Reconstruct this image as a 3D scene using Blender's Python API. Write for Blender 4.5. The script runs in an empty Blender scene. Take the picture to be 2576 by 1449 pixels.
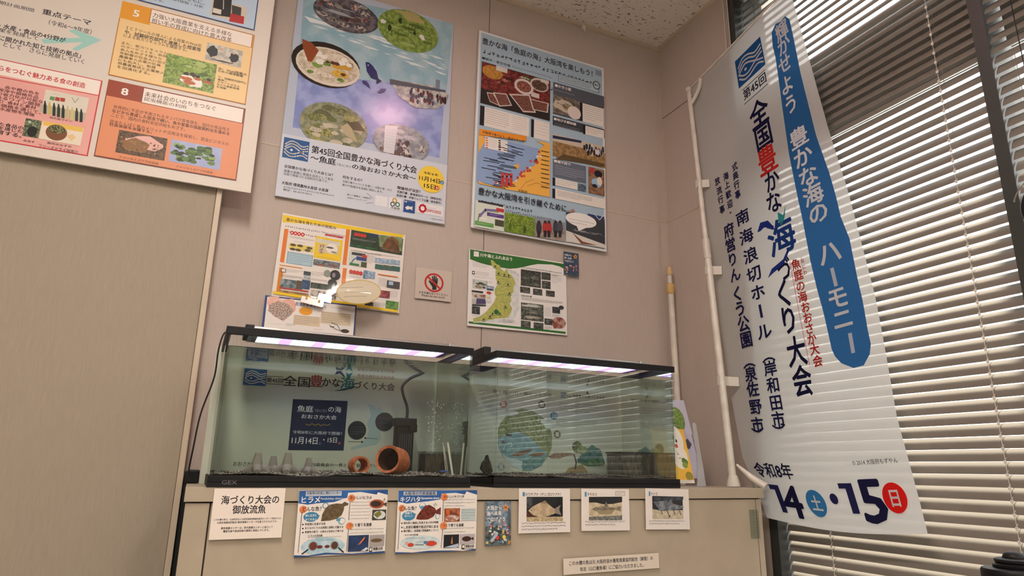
import bpy, bmesh, math, random
from mathutils import Matrix, Vector

# ------------------------------------------------------------------ camera, sky, exposure, lamps
scene = bpy.context.scene
COL = scene.collection
R = math.radians
FLOOR, CEILING, EYE = 0.0, 2.862, 0.95
WALL_BACK, WALL_RIGHT, WALL_LEFT, WALL_REAR = 2.2, 1.747, -2.6, -7.0
FRONT = 1.684                                    # cabinet front panel
TOP = 0.903                                      # cabinet top

cam_data = bpy.data.cameras.new('camera')
cam = bpy.data.objects.new('camera', cam_data)
COL.objects.link(cam)
cam_data.sensor_width = 36.0
cam_data.lens = 1679.297 / 2576 * 36.0
cam_data.clip_start = 0.02
def camera_axes(yaw, pitch, roll):
    cy, sy, cp, sp = math.cos(yaw), math.sin(yaw), math.cos(pitch), math.sin(pitch)
    fwd = Vector((sy*cp, cy*cp, sp)); right = Vector((cy, -sy, 0)); up = right.cross(fwd)
    c, s = math.cos(roll), math.sin(roll)
    return c*right + s*up, -s*right + c*up, fwd
cr, cu, cf = camera_axes(R(24.63016), R(15.19208), R(0.790355))
cam.matrix_world = Matrix(((cr.x, cu.x, -cf.x, 0), (cr.y, cu.y, -cf.y, 0), (cr.z, cu.z, -cf.z, EYE), (0, 0, 0, 1)))
scene.camera = cam

world = bpy.data.worlds.new('overcast_sky'); scene.world = world; world.use_nodes = True
wn = world.node_tree.nodes; wl = world.node_tree.links
bgn = next(n for n in wn if n.type == 'BACKGROUND')
SKY = 4.5
bgn.inputs['Color'].default_value = (1.0, 0.97, 0.93, 1); bgn.inputs['Strength'].default_value = SKY

scene.view_settings.view_transform = 'Standard'
scene.view_settings.look = 'None'
scene.view_settings.exposure = 0.0
scene.view_settings.gamma = 1.0
scene.view_settings.use_curve_mapping = False
scene.cycles.max_bounces = 10
scene.cycles.transparent_max_bounces = 24
scene.cycles.sample_clamp_indirect = 6.0
scene.cycles.caustics_reflective = False
scene.cycles.caustics_refractive = False

# ceiling lamps: (x, y, size x, size y, watts, colour)
LAMPS = [(1.22, -3.0, 0.22, 1.2, 46, (1.0, 0.90, 0.80)),
         (-0.50, -3.0, 0.22, 1.2, 26, (1.0, 0.90, 0.80)),
         (-0.15, 0.40, 0.22, 1.0, 22, (1.0, 0.90, 0.80)),
         (0.74, 1.12, 0.19, 0.19, 2.4, (1.0, 0.50, 0.56))]
sun_data = bpy.data.lights.new('sun', 'SUN'); sun_data.energy = 55.0; sun_data.angle = R(5); sun_data.color = (1.0, 0.90, 0.76)
sun = bpy.data.objects.new('sun', sun_data); COL.objects.link(sun)
sun.rotation_euler = Vector((-math.cos(R(78)), 0.10, -math.sin(R(78)))).to_track_quat('-Z', 'Y').to_euler()
lamp_lights = []
for lx, ly, sx, sy, power, colour in LAMPS:
    ld = bpy.data.lights.new('ceiling_lamp_light', 'AREA'); ld.shape = 'RECTANGLE'
    ld.size, ld.size_y, ld.energy, ld.color = sx, sy, power, colour
    lo = bpy.data.objects.new('lamp_light', ld); COL.objects.link(lo)
    lo.location = (lx, ly, CEILING - 0.062)
    lamp_lights.append(lo)

# ------------------------------------------------------------------ helpers
def srgb(h):
    h = {'k': '#26222a', 'w': '#f4efe8'}.get(h, h).lstrip('#')
    if len(h) == 3: h = ''.join(c*2 for c in h)
    v = [int(h[i:i+2], 16)/255 for i in (0, 2, 4)]
    return tuple(c/12.92 if c <= 0.04045 else ((c+0.055)/1.055)**2.4 for c in v)

def material(name, colour, rough=0.5, metal=0.0, spec=0.5, **kw):
    m = bpy.data.materials.new(name); m.use_nodes = True
    b = m.node_tree.nodes['Principled BSDF']
    b.inputs['Base Color'].default_value = (*(srgb(colour) if isinstance(colour, str) else colour), 1)
    b.inputs['Roughness'].default_value = rough; b.inputs['Metallic'].default_value = metal
    b.inputs['Specular IOR Level'].default_value = spec
    for k, v in kw.items(): b.inputs[k].default_value = v
    return m

def nodes_of(m): return m.node_tree.nodes, m.node_tree.links, m.node_tree.nodes['Principled BSDF']

def noise_colour(m, c1, c2, scale, stretch=(1, 1, 1), detail=4, lo=0.35, hi=0.65, bump=0.0, bump_scale=None):
    n, l, b = nodes_of(m)
    tc = n.new('ShaderNodeTexCoord'); mp = n.new('ShaderNodeMapping'); mp.inputs['Scale'].default_value = stretch
    nz = n.new('ShaderNodeTexNoise'); nz.inputs['Scale'].default_value = scale; nz.inputs['Detail'].default_value = detail
    rp = n.new('ShaderNodeValToRGB'); rp.color_ramp.elements[0].position = lo; rp.color_ramp.elements[1].position = hi
    rp.color_ramp.elements[0].color = (*srgb(c1), 1); rp.color_ramp.elements[1].color = (*srgb(c2), 1)
    l.new(tc.outputs['Object'], mp.inputs['Vector']); l.new(mp.outputs['Vector'], nz.inputs['Vector'])
    l.new(nz.outputs['Fac'], rp.inputs['Fac']); l.new(rp.outputs['Color'], b.inputs['Base Color'])
    if bump:
        bp = n.new('ShaderNodeBump'); bp.inputs['Strength'].default_value = bump; bp.inputs['Distance'].default_value = 0.002
        l.new(nz.outputs['Fac'], bp.inputs['Height']); l.new(bp.outputs['Normal'], b.inputs['Normal'])
    return m

def emission(name, colour, strength):
    m = bpy.data.materials.new(name); m.use_nodes = True
    n = m.node_tree.nodes; n.clear()
    e = n.new('ShaderNodeEmission'); o = n.new('ShaderNodeOutputMaterial')
    e.inputs['Color'].default_value = (*colour, 1); e.inputs['Strength'].default_value = strength
    m.node_tree.links.new(e.outputs[0], o.inputs[0]); return m

def clear_sheet(name, tint=(1, 1, 1), rough=0.0, ior=1.5, bump=0.0, bump_scale=40, gain=1.0):
    """thin clear sheet: straight-through light plus a Fresnel reflection"""
    m = bpy.data.materials.new(name); m.use_nodes = True
    n, l = m.node_tree.nodes, m.node_tree.links; n.clear()
    t = n.new('ShaderNodeBsdfTransparent'); t.inputs[0].default_value = (*tint, 1)
    g = n.new('ShaderNodeBsdfGlossy'); g.inputs['Roughness'].default_value = rough
    f = n.new('ShaderNodeFresnel'); f.inputs['IOR'].default_value = ior
    mx = n.new('ShaderNodeMixShader'); o = n.new('ShaderNodeOutputMaterial')
    geo = n.new('ShaderNodeNewGeometry')
    # Fresnel of a two-sided sheet: use the same index from both sides
    dot = n.new('ShaderNodeVectorMath'); dot.operation = 'DOT_PRODUCT'
    ab = n.new('ShaderNodeMath'); ab.operation = 'ABSOLUTE'
    l.new(geo.outputs['Normal'], dot.inputs[0]); l.new(geo.outputs['Incoming'], dot.inputs[1]); l.new(dot.outputs['Value'], ab.inputs[0])
    inv = n.new('ShaderNodeMath'); inv.operation = 'SUBTRACT'; inv.inputs[0].default_value = 1.0; l.new(ab.outputs[0], inv.inputs[1])
    pw = n.new('ShaderNodeMath'); pw.operation = 'POWER'; pw.inputs[1].default_value = 5.0; l.new(inv.outputs[0], pw.inputs[0])
    r0 = ((ior-1)/(ior+1))**2
    ma = n.new('ShaderNodeMath'); ma.operation = 'MULTIPLY_ADD'; ma.inputs[1].default_value = (1-r0)*gain; ma.inputs[2].default_value = r0*gain
    l.new(pw.outputs[0], ma.inputs[0]); l.new(ma.outputs[0], mx.inputs[0])
    n.remove(f)
    if bump:
        tc = n.new('ShaderNodeTexCoord'); nz = n.new('ShaderNodeTexNoise'); nz.inputs['Scale'].default_value = bump_scale; nz.inputs['Detail'].default_value = 2
        bp = n.new('ShaderNodeBump'); bp.inputs['Strength'].default_value = bump; bp.inputs['Distance'].default_value = 0.004
        l.new(tc.outputs['Object'], nz.inputs['Vector']); l.new(nz.outputs['Fac'], bp.inputs['Height']); l.new(bp.outputs['Normal'], g.inputs['Normal'])
    l.new(t.outputs[0], mx.inputs[1]); l.new(g.outputs[0], mx.inputs[2]); l.new(mx.outputs[0], o.inputs[0])
    return m

def obj(name, bm, mats, parent=None, smooth=False, at=None):
    me = bpy.data.meshes.new(name); bm.to_mesh(me); bm.free()
    for m in (mats if isinstance(mats, (list, tuple)) else [mats]): me.materials.append(m)
    if smooth:
        for p in me.polygons: p.use_smooth = True
        me.set_sharp_from_angle(angle=R(40))
    o = bpy.data.objects.new(name, me); COL.objects.link(o)
    if parent: o.parent = parent
    if at is not None: o.location = at
    return o

def tag(o, label, category, group=None, kind=None):
    o['label'] = label; o['category'] = category
    if group: o['group'] = group
    if kind: o['kind'] = kind
    return o

def thing(name, label, category, loc=(0, 0, 0), group=None, rot=(0, 0, 0)):
    o = bpy.data.objects.new(name, None); COL.objects.link(o)
    o.location = loc; o.rotation_euler = rot; o.empty_display_size = 0.05
    return tag(o, label, category, group)

def structure(o, label=None):
    o['kind'] = 'structure'
    if label: o['label'] = label
    return o

def box(bm, x0, x1, y0, y1, z0, z1, mi=0, bevel=0.0):
    v = [bm.verts.new((x, y, z)) for z in (z0, z1) for y in (y0, y1) for x in (x0, x1)]
    fs = [bm.faces.new([v[i] for i in f]) for f in ((0, 2, 3, 1), (4, 5, 7, 6), (0, 1, 5, 4), (2, 6, 7, 3), (0, 4, 6, 2), (1, 3, 7, 5))]
    for f in fs: f.material_index = mi
    if bevel:
        es = list({e for f in fs for e in f.edges})
        r = bmesh.ops.bevel(bm, geom=es, offset=bevel, segments=2, profile=0.6, affect='EDGES')
        for f in r['faces']: f.material_index = mi
    return fs

def boxobj(name, dims, mat, parent=None, bevel=0.0):
    bm = bmesh.new(); box(bm, *dims, bevel=bevel); return obj(name, bm, mat, parent)

def tube(bm, pts, rad, seg=10, mi=0, caps=True):
    pts = [Vector(p) for p in pts]; rings = []
    rads = rad if isinstance(rad, (list, tuple)) else [rad]*len(pts)
    prev = None
    for i, p in enumerate(pts):
        d = (pts[min(i+1, len(pts)-1)] - pts[max(i-1, 0)]).normalized()
        ref = prev if prev is not None else (Vector((1, 0, 0)) if abs(d.x) < 0.8 else Vector((0, 1, 0)))
        a = (ref - d*ref.dot(d)).normalized(); b = d.cross(a); prev = a
        rings.append([bm.verts.new(p + (a*math.cos(t*2*math.pi/seg) + b*math.sin(t*2*math.pi/seg))*rads[i]) for t in range(seg)])
    for i in range(len(rings)-1):
        for t in range(seg):
            f = bm.faces.new((rings[i][t], rings[i][(t+1) % seg], rings[i+1][(t+1) % seg], rings[i+1][t])); f.material_index = mi
    if caps:
        bm.faces.new(rings[0][::-1]).material_index = mi; bm.faces.new(rings[-1]).material_index = mi

def spline(pts, n=8):
    pts = [Vector(p) for p in pts]; out = []
    for i in range(len(pts)-1):
        p0, p1, p2, p3 = pts[max(i-1, 0)], pts[i], pts[i+1], pts[min(i+2, len(pts)-1)]
        for k in range(n):
            t = k/n
            out.append(0.5*((2*p1) + (p2-p0)*t + (2*p0-5*p1+4*p2-p3)*t*t + (3*p1-p0-3*p2+p3)*t**3))
    return out + [pts[-1]]

def lathe(bm, prof, seg=28, M=Matrix.Identity(4), mi=0):
    rings = []
    for r, z in prof:
        rings.append([bm.verts.new(M @ Vector((max(r, 1e-5)*math.cos(t*2*math.pi/seg), max(r, 1e-5)*math.sin(t*2*math.pi/seg), z))) for t in range(seg)])
    for i in range(len(rings)-1):
        for t in range(seg):
            f = bm.faces.new((rings[i][t], rings[i][(t+1) % seg], rings[i+1][(t+1) % seg], rings[i+1][t])); f.material_index = mi

def copy_tree(o, parent=None):
    c = o.copy(); COL.objects.link(c)
    if parent: c.parent = parent
    for ch in list(o.children): copy_tree(ch, c)
    return c

# ------------------------------------------------------------------ materials
M = {}
def wallpaper(name, c1, c2):
    m = material(name, c1, 0.75, spec=0.25)
    noise_colour(m, c1, c2, 130, (3.2, 3.2, 0.12), 5, 0.30, 0.72, bump=0.35)
    return m
M['wall'] = wallpaper('beige_wallpaper', '#bbaea4', '#c2b6ac')
M['pillar'] = wallpaper('tan_wallpaper', '#a29686', '#aa9e8d')
M['rear'] = wallpaper('darkened_wallpaper', '#675c54', '#70655c')  # unseen walls, coloured dark to weaken their reflection in the tank glass
M['trim'] = material('cream_trim', '#c9b9a4', 0.45)
M['groove'] = material('joint_shadow_gap', '#5a4c42', 0.9)
M['floor'] = noise_colour(material('grey_carpet_tile', '#c4c0b8', 0.7), '#bab6ae', '#cecac2', 120)
M['cabinet'] = noise_colour(material('cream_cabinet_paint', '#ada08c', 0.42), '#a99c88', '#b1a490', 9)
M['cabinet_in'] = material('cabinet_dark_gap', '#3a322c', 0.8)
M['black'] = noise_colour(material('black_plastic', '#0c0c0f', 0.5, spec=0.3), '#0a0a0c', '#0f0f12', 30)
M['rubber'] = material('black_rubber', '#0c0c0e', 0.6)
M['frame'] = material('dark_window_frame', '#3e403e', 0.45, metal=0.3)
M['transom'] = material('grey_transom_paint', '#b9b7b2', 0.6)
M['slat'] = material('cream_slat_paint', '#777169', 0.4, spec=0.4)
M['cord'] = material('white_cord', '#d6d0c6', 0.7)
M['pvc'] = noise_colour(material('white_pvc', '#d8d2c6', 0.35), '#cfc9bd', '#ddd7cb', 20)
M['old_cap'] = material('yellowed_plastic', '#c9ab84', 0.5)
M['old_tape'] = material('yellowed_tape', '#c8a868', 0.5)
M['concrete'] = noise_colour(material('grey_concrete', '#8e8a84', 0.85), '#7a766f', '#a09b93', 90, bump=0.4)
M['clay'] = noise_colour(material('terracotta', '#b4623c', 0.7), '#a4532f', '#c4754c', 70, bump=0.3)
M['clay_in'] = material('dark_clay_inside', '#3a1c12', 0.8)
M['alu'] = material('brushed_aluminium', '#b9b4b2', 0.28, metal=0.85)
M['glass'] = clear_sheet('tank_glass', (0.96, 0.98, 0.962), gain=1.0)
M['pane'] = clear_sheet('window_glass', (0.97, 0.98, 0.98))
M['film'] = clear_sheet('laminate_film', (1, 1, 1), 0.06, 1.5, bump=0.10, bump_scale=20, gain=0.55)
M['acrylic'] = clear_sheet('clear_acrylic', (0.90, 0.92, 0.94), 0.08, 1.5)
M['frosted'] = material('frosted_acrylic', '#c9ccd0', 0.25, Alpha=0.42)
M['white_led'] = emission('led_white', (0.80, 0.91, 1.0), 5.0)
M['violet_led'] = emission('led_violet', (0.45, 0.25, 1.0), 5.0)
M['silver'] = material('silver_edge', '#c8c6c2', 0.25, metal=0.9)
M['paper_back'] = material('paper_back', '#e2dcd4', 0.7)

# ceiling board with worm-shaped pits
m = material('rockwool_ceiling_board', '#a79c92', 0.9, spec=0.1); n, l, b = nodes_of(m)
tc = n.new('ShaderNodeTexCoord'); mp = n.new('ShaderNodeMapping'); mp.inputs['Scale'].default_value = (1, 2.1, 1); mp.inputs['Rotation'].default_value = (0, 0, R(25))
nz = n.new('ShaderNodeTexNoise'); nz.inputs['Scale'].default_value = 55; nz.inputs['Detail'].default_value = 3; nz.inputs['Roughness'].default_value = 0.6
nz2 = n.new('ShaderNodeTexNoise'); nz2.inputs['Scale'].default_value = 6
rp = n.new('ShaderNodeValToRGB'); rp.color_ramp.elements[0].position = 0.34; rp.color_ramp.elements[1].position = 0.40
rp.color_ramp.elements[0].color = (*srgb('#6e635a'), 1); rp.color_ramp.elements[1].color = (*srgb('#e6ded4'), 1)
l.new(tc.outputs['Object'], mp.inputs['Vector']); l.new(mp.outputs['Vector'], nz.inputs['Vector']); l.new(nz.outputs['Fac'], rp.inputs['Fac']); l.new(rp.outputs['Color'], b.inputs['Base Color'])
M['ceiling'] = m

# water seen from below: mirrors at flat angles (total reflection), lets steep light through
m = bpy.data.materials.new('water_surface'); m.use_nodes = True; n, l = m.node_tree.nodes, m.node_tree.links; n.clear()
geo = n.new('ShaderNodeNewGeometry'); dot = n.new('ShaderNodeVectorMath'); dot.operation = 'DOT_PRODUCT'
ab = n.new('ShaderNodeMath'); ab.operation = 'ABSOLUTE'; mr = n.new('ShaderNodeMapRange')
mr.inputs['From Min'].default_value = 0.70; mr.inputs['From Max'].default_value = 0.60; mr.inputs['To Min'].default_value = 0.03; mr.inputs['To Max'].default_value = 0.92
tr = n.new('ShaderNodeBsdfTransparent'); gl = n.new('ShaderNodeBsdfGlossy'); gl.inputs['Roughness'].default_value = 0.02; gl.inputs[0].default_value = (0.93, 0.97, 0.95, 1)
tc = n.new('ShaderNodeTexCoord'); mp = n.new('ShaderNodeMapping'); mp.inputs['Scale'].default_value = (1, 2.2, 1)
nz = n.new('ShaderNodeTexNoise'); nz.inputs['Scale'].default_value = 22; nz.inputs['Detail'].default_value = 2
bp = n.new('ShaderNodeBump'); bp.inputs['Strength'].default_value = 0.25; bp.inputs['Distance'].default_value = 0.003
mx = n.new('ShaderNodeMixShader'); o_ = n.new('ShaderNodeOutputMaterial')
l.new(geo.outputs['Normal'], dot.inputs[0]); l.new(geo.outputs['Incoming'], dot.inputs[1]); l.new(dot.outputs['Value'], ab.inputs[0]); l.new(ab.outputs[0], mr.inputs['Value'])
l.new(tc.outputs['Object'], mp.inputs[0]); l.new(mp.outputs[0], nz.inputs['Vector']); l.new(nz.outputs['Fac'], bp.inputs['Height']); l.new(bp.outputs['Normal'], gl.inputs['Normal'])
l.new(mr.outputs[0], mx.inputs[0]); l.new(tr.outputs[0], mx.inputs[1]); l.new(gl.outputs[0], mx.inputs[2]); l.new(mx.outputs[0], o_.inputs[0])
M['water'] = m

# inner face of a tank's end pane: from inside the water every flat view is totally reflected; from outside one sees in
m = bpy.data.materials.new('wet_end_glass'); m.use_nodes = True; n, l = m.node_tree.nodes, m.node_tree.links; n.clear()
geo = n.new('ShaderNodeNewGeometry'); dot = n.new('ShaderNodeVectorMath'); dot.operation = 'DOT_PRODUCT'
mr = n.new('ShaderNodeMapRange'); mr.inputs['From Min'].default_value = 0.93; mr.inputs['From Max'].default_value = 0.86; mr.inputs['To Min'].default_value = 0.04; mr.inputs['To Max'].default_value = 0.86
fr = n.new('ShaderNodeMath'); fr.operation = 'SUBTRACT'; fr.inputs[0].default_value = 1.0
ml = n.new('ShaderNodeMath'); ml.operation = 'MULTIPLY'
tr = n.new('ShaderNodeBsdfTransparent'); tr.inputs[0].default_value = (0.95, 0.98, 0.96, 1); gl = n.new('ShaderNodeBsdfGlossy'); gl.inputs['Roughness'].default_value = 0.06; gl.inputs[0].default_value = (0.80, 0.86, 0.80, 1)
mx = n.new('ShaderNodeMixShader'); o_ = n.new('ShaderNodeOutputMaterial')
l.new(geo.outputs['Normal'], dot.inputs[0]); l.new(geo.outputs['Incoming'], dot.inputs[1]); l.new(dot.outputs['Value'], mr.inputs['Value']); l.new(geo.outputs['Backfacing'], fr.inputs[1])
l.new(mr.outputs[0], ml.inputs[0]); l.new(fr.outputs[0], ml.inputs[1]); l.new(ml.outputs[0], mx.inputs[0]); l.new(tr.outputs[0], mx.inputs[1]); l.new(gl.outputs[0], mx.inputs[2]); l.new(mx.outputs[0], o_.inputs[0])
M['wet_glass'] = m

def print_material(name, rough, spec, translucent=0.0, bump=0.0):
    """printed sheet: two inks per printed shape, mottled together where the print shows a picture"""
    m = material(name, '#ffffff', rough, spec=spec); n, l, b = nodes_of(m)
    a1 = n.new('ShaderNodeAttribute'); a1.attribute_name = 'ink'; a2 = n.new('ShaderNodeAttribute'); a2.attribute_name = 'ink_two'
    tc = n.new('ShaderNodeTexCoord'); nz = n.new('ShaderNodeTexNoise'); nz.inputs['Detail'].default_value = 3
    sc = n.new('ShaderNodeMath'); sc.operation = 'MULTIPLY'; sc.inputs[1].default_value = 1000
    mr = n.new('ShaderNodeMapRange'); mr.inputs['From Min'].default_value = 0.42; mr.inputs['From Max'].default_value = 0.58
    mx = n.new('ShaderNodeMix'); mx.data_type = 'RGBA'
    l.new(a2.outputs['Alpha'], sc.inputs[0]); l.new(sc.outputs[0], nz.inputs['Scale']); l.new(tc.outputs['Object'], nz.inputs['Vector'])
    l.new(nz.outputs['Fac'], mr.inputs['Value']); l.new(mr.outputs[0], mx.inputs['Factor'])
    l.new(a1.outputs['Color'], mx.inputs['A']); l.new(a2.outputs['Color'], mx.inputs['B'])
    l.new(mx.outputs['Result'], b.inputs['Base Color'])
    if translucent:
        tl = n.new('ShaderNodeBsdfTranslucent'); ms = n.new('ShaderNodeMixShader'); ms.inputs[0].default_value = translucent
        l.new(mx.outputs['Result'], tl.inputs['Color'])
        o = n['Material Output']; l.new(b.outputs[0], ms.inputs[1]); l.new(tl.outputs[0], ms.inputs[2]); ts = n.new('ShaderNodeBsdfTransparent'); mt = n.new('ShaderNodeMixShader'); mt.inputs[0].default_value = 0.11     # open weave
        l.new(mx.outputs['Result'], ts.inputs['Color']); l.new(ms.outputs[0], mt.inputs[1]); l.new(ts.outputs[0], mt.inputs[2]); l.new(mt.outputs[0], o.inputs[0])
    return m
M['print'] = print_material('printed_paper', 0.45, 0.35)
M['gloss_print'] = print_material('glossy_printed_panel', 0.20, 0.45)
M['tank_print'] = print_material('printed_backdrop', 0.6, 0.2)
M['cloth_print'] = print_material('printed_cloth', 0.8, 0.1, translucent=0.5)

# ------------------------------------------------------------------ the room
bm = bmesh.new(); box(bm, WALL_LEFT-.1, 2.0, WALL_REAR-.1, 2.3, -0.1, 0.0); structure(obj('floor', bm, M['floor']))
bm = bmesh.new(); box(bm, WALL_LEFT-.1, 2.0, WALL_REAR-.1, 2.3, CEILING, CEILING+.1); structure(obj('ceiling', bm, M['ceiling']))
bm = bmesh.new(); box(bm, WALL_LEFT-.1, WALL_RIGHT+.2, WALL_BACK, WALL_BACK+.1, 0, CEILING)
box(bm, -0.02, WALL_RIGHT, WALL_BACK-.0015, WALL_BACK+.01, 1.9925, 1.9965, 1)      # joint strip across the wall panels
box(bm, 0.888, 0.8905, WALL_BACK-.0006, WALL_BACK+.01, 0.0, CEILING, 2)            # upright joint
structure(obj('wall_back', bm, [M['wall'], M['trim'], M['groove']]))
bm = bmesh.new(); box(bm, WALL_LEFT-.1, WALL_LEFT, WALL_REAR, WALL_BACK, 0, CEILING); structure(obj('wall_left', bm, M['wall']))
bm = bmesh.new(); box(bm, WALL_LEFT-.1, WALL_RIGHT+.2, WALL_REAR-.1, WALL_REAR, 0, CEILING); structure(obj('wall_rear', bm, M['rear']))
# right wall with the window band
W_TOP, W_SILL = 2.835, 0.42
W_EDGE = [1.749, 0.889, 0.856, -0.004, -0.037, -0.90]       # window openings, pairs (from, to) along y
bm = bmesh.new(); X0, X1 = WALL_RIGHT, WALL_RIGHT+.2
box(bm, X0, X1, W_EDGE[0], WALL_BACK, 0, CEILING)
box(bm, X0, X1, WALL_REAR, W_EDGE[-1], 0, CEILING, 3)
box(bm, X0, X1, W_EDGE[-1], W_EDGE[0], 0, W_SILL); box(bm, X0, X1, W_EDGE[-1], W_EDGE[0], W_TOP, CEILING)
box(bm, X0-.0015, X0+.01, W_EDGE[0], WALL_BACK, 1.9925, 1.9965, 1); box(bm, X0-.0006, X0+.01, W_EDGE[0], WALL_BACK, 2.494, 2.497, 2)
box(bm, X0-.0015, X0+.01, WALL_BACK-.006, WALL_BACK, 0, CEILING, 1)
structure(obj('wall_right', bm, [M['wall'], M['trim'], M['groove'], M['rear']]))
# pillar at the left with its edge trim
bm = bmesh.new(); box(bm, WALL_LEFT, -0.036, 2.12, WALL_BACK, 0, CEILING); structure(obj('wall_pillar', bm, M['pillar']))
bm = bmesh.new(); box(bm, -0.0345, -0.0185, 2.114, WALL_BACK, 0, CEILING, bevel=.002); box(bm, -0.037, -0.0345, 2.122, WALL_BACK, 0, CEILING, 1)
structure(obj('trim_1', bm, [M['trim'], M['groove']]))
bm = bmesh.new(); box(bm, WALL_LEFT, WALL_RIGHT, WALL_BACK-.012, WALL_BACK, CEILING-.014, CEILING)
box(bm, WALL_LEFT, WALL_RIGHT, WALL_BACK-.016, WALL_BACK, CEILING-.019, CEILING-.014)
structure(obj('trim_2', bm, M['trim']))
bm = bmesh.new(); box(bm, WALL_RIGHT-.012, WALL_RIGHT, WALL_REAR, WALL_BACK-.016, CEILING-.014, CEILING)
structure(obj('trim_3', bm, M['trim']))
bm = bmesh.new(); box(bm, 0.0, WALL_RIGHT, WALL_BACK-.01, WALL_BACK, 0, .07); structure(obj('baseboard_back', bm, M['groove']))

# windows: dark frames, a deep transom, panes
FX0, FX1 = WALL_RIGHT-.004, WALL_RIGHT+.15
for i in range(3):
    a, b_ = W_EDGE[2*i], W_EDGE[2*i+1]
    bm = bmesh.new()
    if i == 0: box(bm, FX0, FX1, a-.036, a, W_SILL, W_TOP)
    if i < 2: box(bm, WALL_RIGHT+.029, FX1, W_EDGE[2*i+2]+.0145, b_+.0145, W_SILL, W_TOP)
    box(bm, FX0+.06, FX1, b_, a, W_SILL, W_SILL+.04); box(bm, FX0+.06, FX1, b_, a, W_TOP-.03, W_TOP)
    w = structure(obj('window_%d' % (i+1), bm, M['frame']))
    bm = bmesh.new(); box(bm, FX1-.06, FX1-.02, b_, a-(.036 if i == 0 else 0), 2.06, 2.375); obj('transom', bm, M['transom'], w)
    bm = bmesh.new(); box(bm, FX1-.045, FX1-.040, b_, a-(.036 if i == 0 else 0), W_SILL+.04, 2.06); box(bm, FX1-.045, FX1-.040, b_, a-(.036 if i == 0 else 0), 2.375, W_TOP-.03)
    obj('glass_pane', bm, M['pane'], w)

# ------------------------------------------------------------------ ceiling lamps (fixtures carry the area lights)
for k, ((lx, ly, sx, sy, power, colour), lo) in enumerate(zip(LAMPS, lamp_lights)):
    small = sx < 0.2
    t = thing('ceiling_lamp', 'small round pinkish ceiling lamp near the back wall' if small else
              ['long ceiling lamp far back at the window side', 'long ceiling lamp far back at the room middle', 'long ceiling lamp above the camera before the tanks'][k],
              'lamp', (lx, ly, CEILING), 'long ceiling lamps' if not small else None)
    bm = bmesh.new()
    if small:
        lathe(bm, [(0, 0), (sx*.62, 0), (sx*.62, -.03), (sx*.55, -.035), (0, -.035)]); obj('housing', bm, M['cord'], t, True)
        bm = bmesh.new(); lathe(bm, [(0, -.036), (sx*.5, -.036), (sx*.48, -.05), (0, -.056)]); obj('diffuser', bm, emission('pink_lamp_glow', colour, power/(math.pi*sx*sy)*1.0), t, True)
    else:
        box(bm, -sx/2-.02, sx/2+.02, -sy/2-.02, sy/2+.02, -.04, 0, bevel=.004); obj('housing', bm, M['cord'], t)
        bm = bmesh.new(); box(bm, -sx/2, sx/2, -sy/2, sy/2, -.055, -.04, bevel=.004); obj('diffuser', bm, emission('lamp_glow', colour, power/(math.pi*sx*sy)), t)
    lo.parent = t; lo.location = (0, 0, -0.062)

# ------------------------------------------------------------------ venetian blinds
SL_X, SL_PITCH, SL_W, SL_TILT = 1.790, 0.03052, 0.0350, R(60)
def make_blind(y0, y1, label, lift=False):
    t = thing('venetian_blind', label, 'blind', (SL_X, (y0+y1)/2, 0), 'venetian blinds along the window wall')
    hw = (y0-y1)/2
    bm = bmesh.new(); k = 0; z = 1.8385 + 0.01526 - SL_PITCH*46
    ax, az = math.cos(SL_TILT), math.sin(SL_TILT); zs = []
    while z < W_TOP-.05:
        rows = []
        for s in range(7):
            q = -1 + 2*s/6; crown = 0.0026*(1-q*q)
            x = ax*q*SL_W/2 - az*crown; zz = z + az*q*SL_W/2 + ax*crown
            rows.append([bm.verts.new((x, yy, zz)) for yy in (-hw, hw)])
        for s in range(6): bm.faces.new((rows[s][0], rows[s][1], rows[s+1][1], rows[s+1][0]))
        zs.append(z); z += SL_PITCH
    obj('slats', bm, M['slat'], t, True)
    bm = bmesh.new(); box(bm, -.02, .02, -hw, hw, W_TOP-.045, W_TOP-.002, bevel=.002); obj('head_rail', bm, M['slat'], t)
    bm = bmesh.new(); box(bm, -.012, .012, -hw, hw, zs[0]-.04, zs[0]-.022, bevel=.002); obj('bottom_rail', bm, M['slat'], t)
    span = 2*hw
    for fy in (0.21, 0.87):
        bm = bmesh.new(); yy = hw - fy*span
        for sx in (-.0115, .0115): tube(bm, [(sx, yy, zs[0]-.03), (sx, yy, W_TOP-.03)], .0007, 6)
        for z in zs:
            box(bm, -.0135, -.0105, yy-.003, yy+.003, z-.020, z-.012)  # white tabs stand in for daylight showing through the cord holes
            tube(bm, [(-.0115, yy, z-.012), (.0115, yy, z+.012)], .0006, 5)
        obj('ladder_cord', bm, M['cord'], t)
    if lift:
        bm = bmesh.new()
        for y_, z_ in ((1.762, 1.0), (1.740, 1.02)): tube(bm, [(1.7385-SL_X, y_-(y0+y1)/2, z_), (1.7385-SL_X, y_-(y0+y1)/2, W_TOP)], .0022, 8)
        obj('lift_cord', bm, M['cord'], t, True)
    return t
make_blind(1.711, 0.9055, 'wide cream venetian blind behind the hanging banner', True)
make_blind(0.8685, -0.002, 'narrow strip of cream venetian blind at the right edge beyond the window post')
make_blind(-0.039, -0.898, 'cream venetian blind over the last window, beyond the right edge of the photo')

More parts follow.
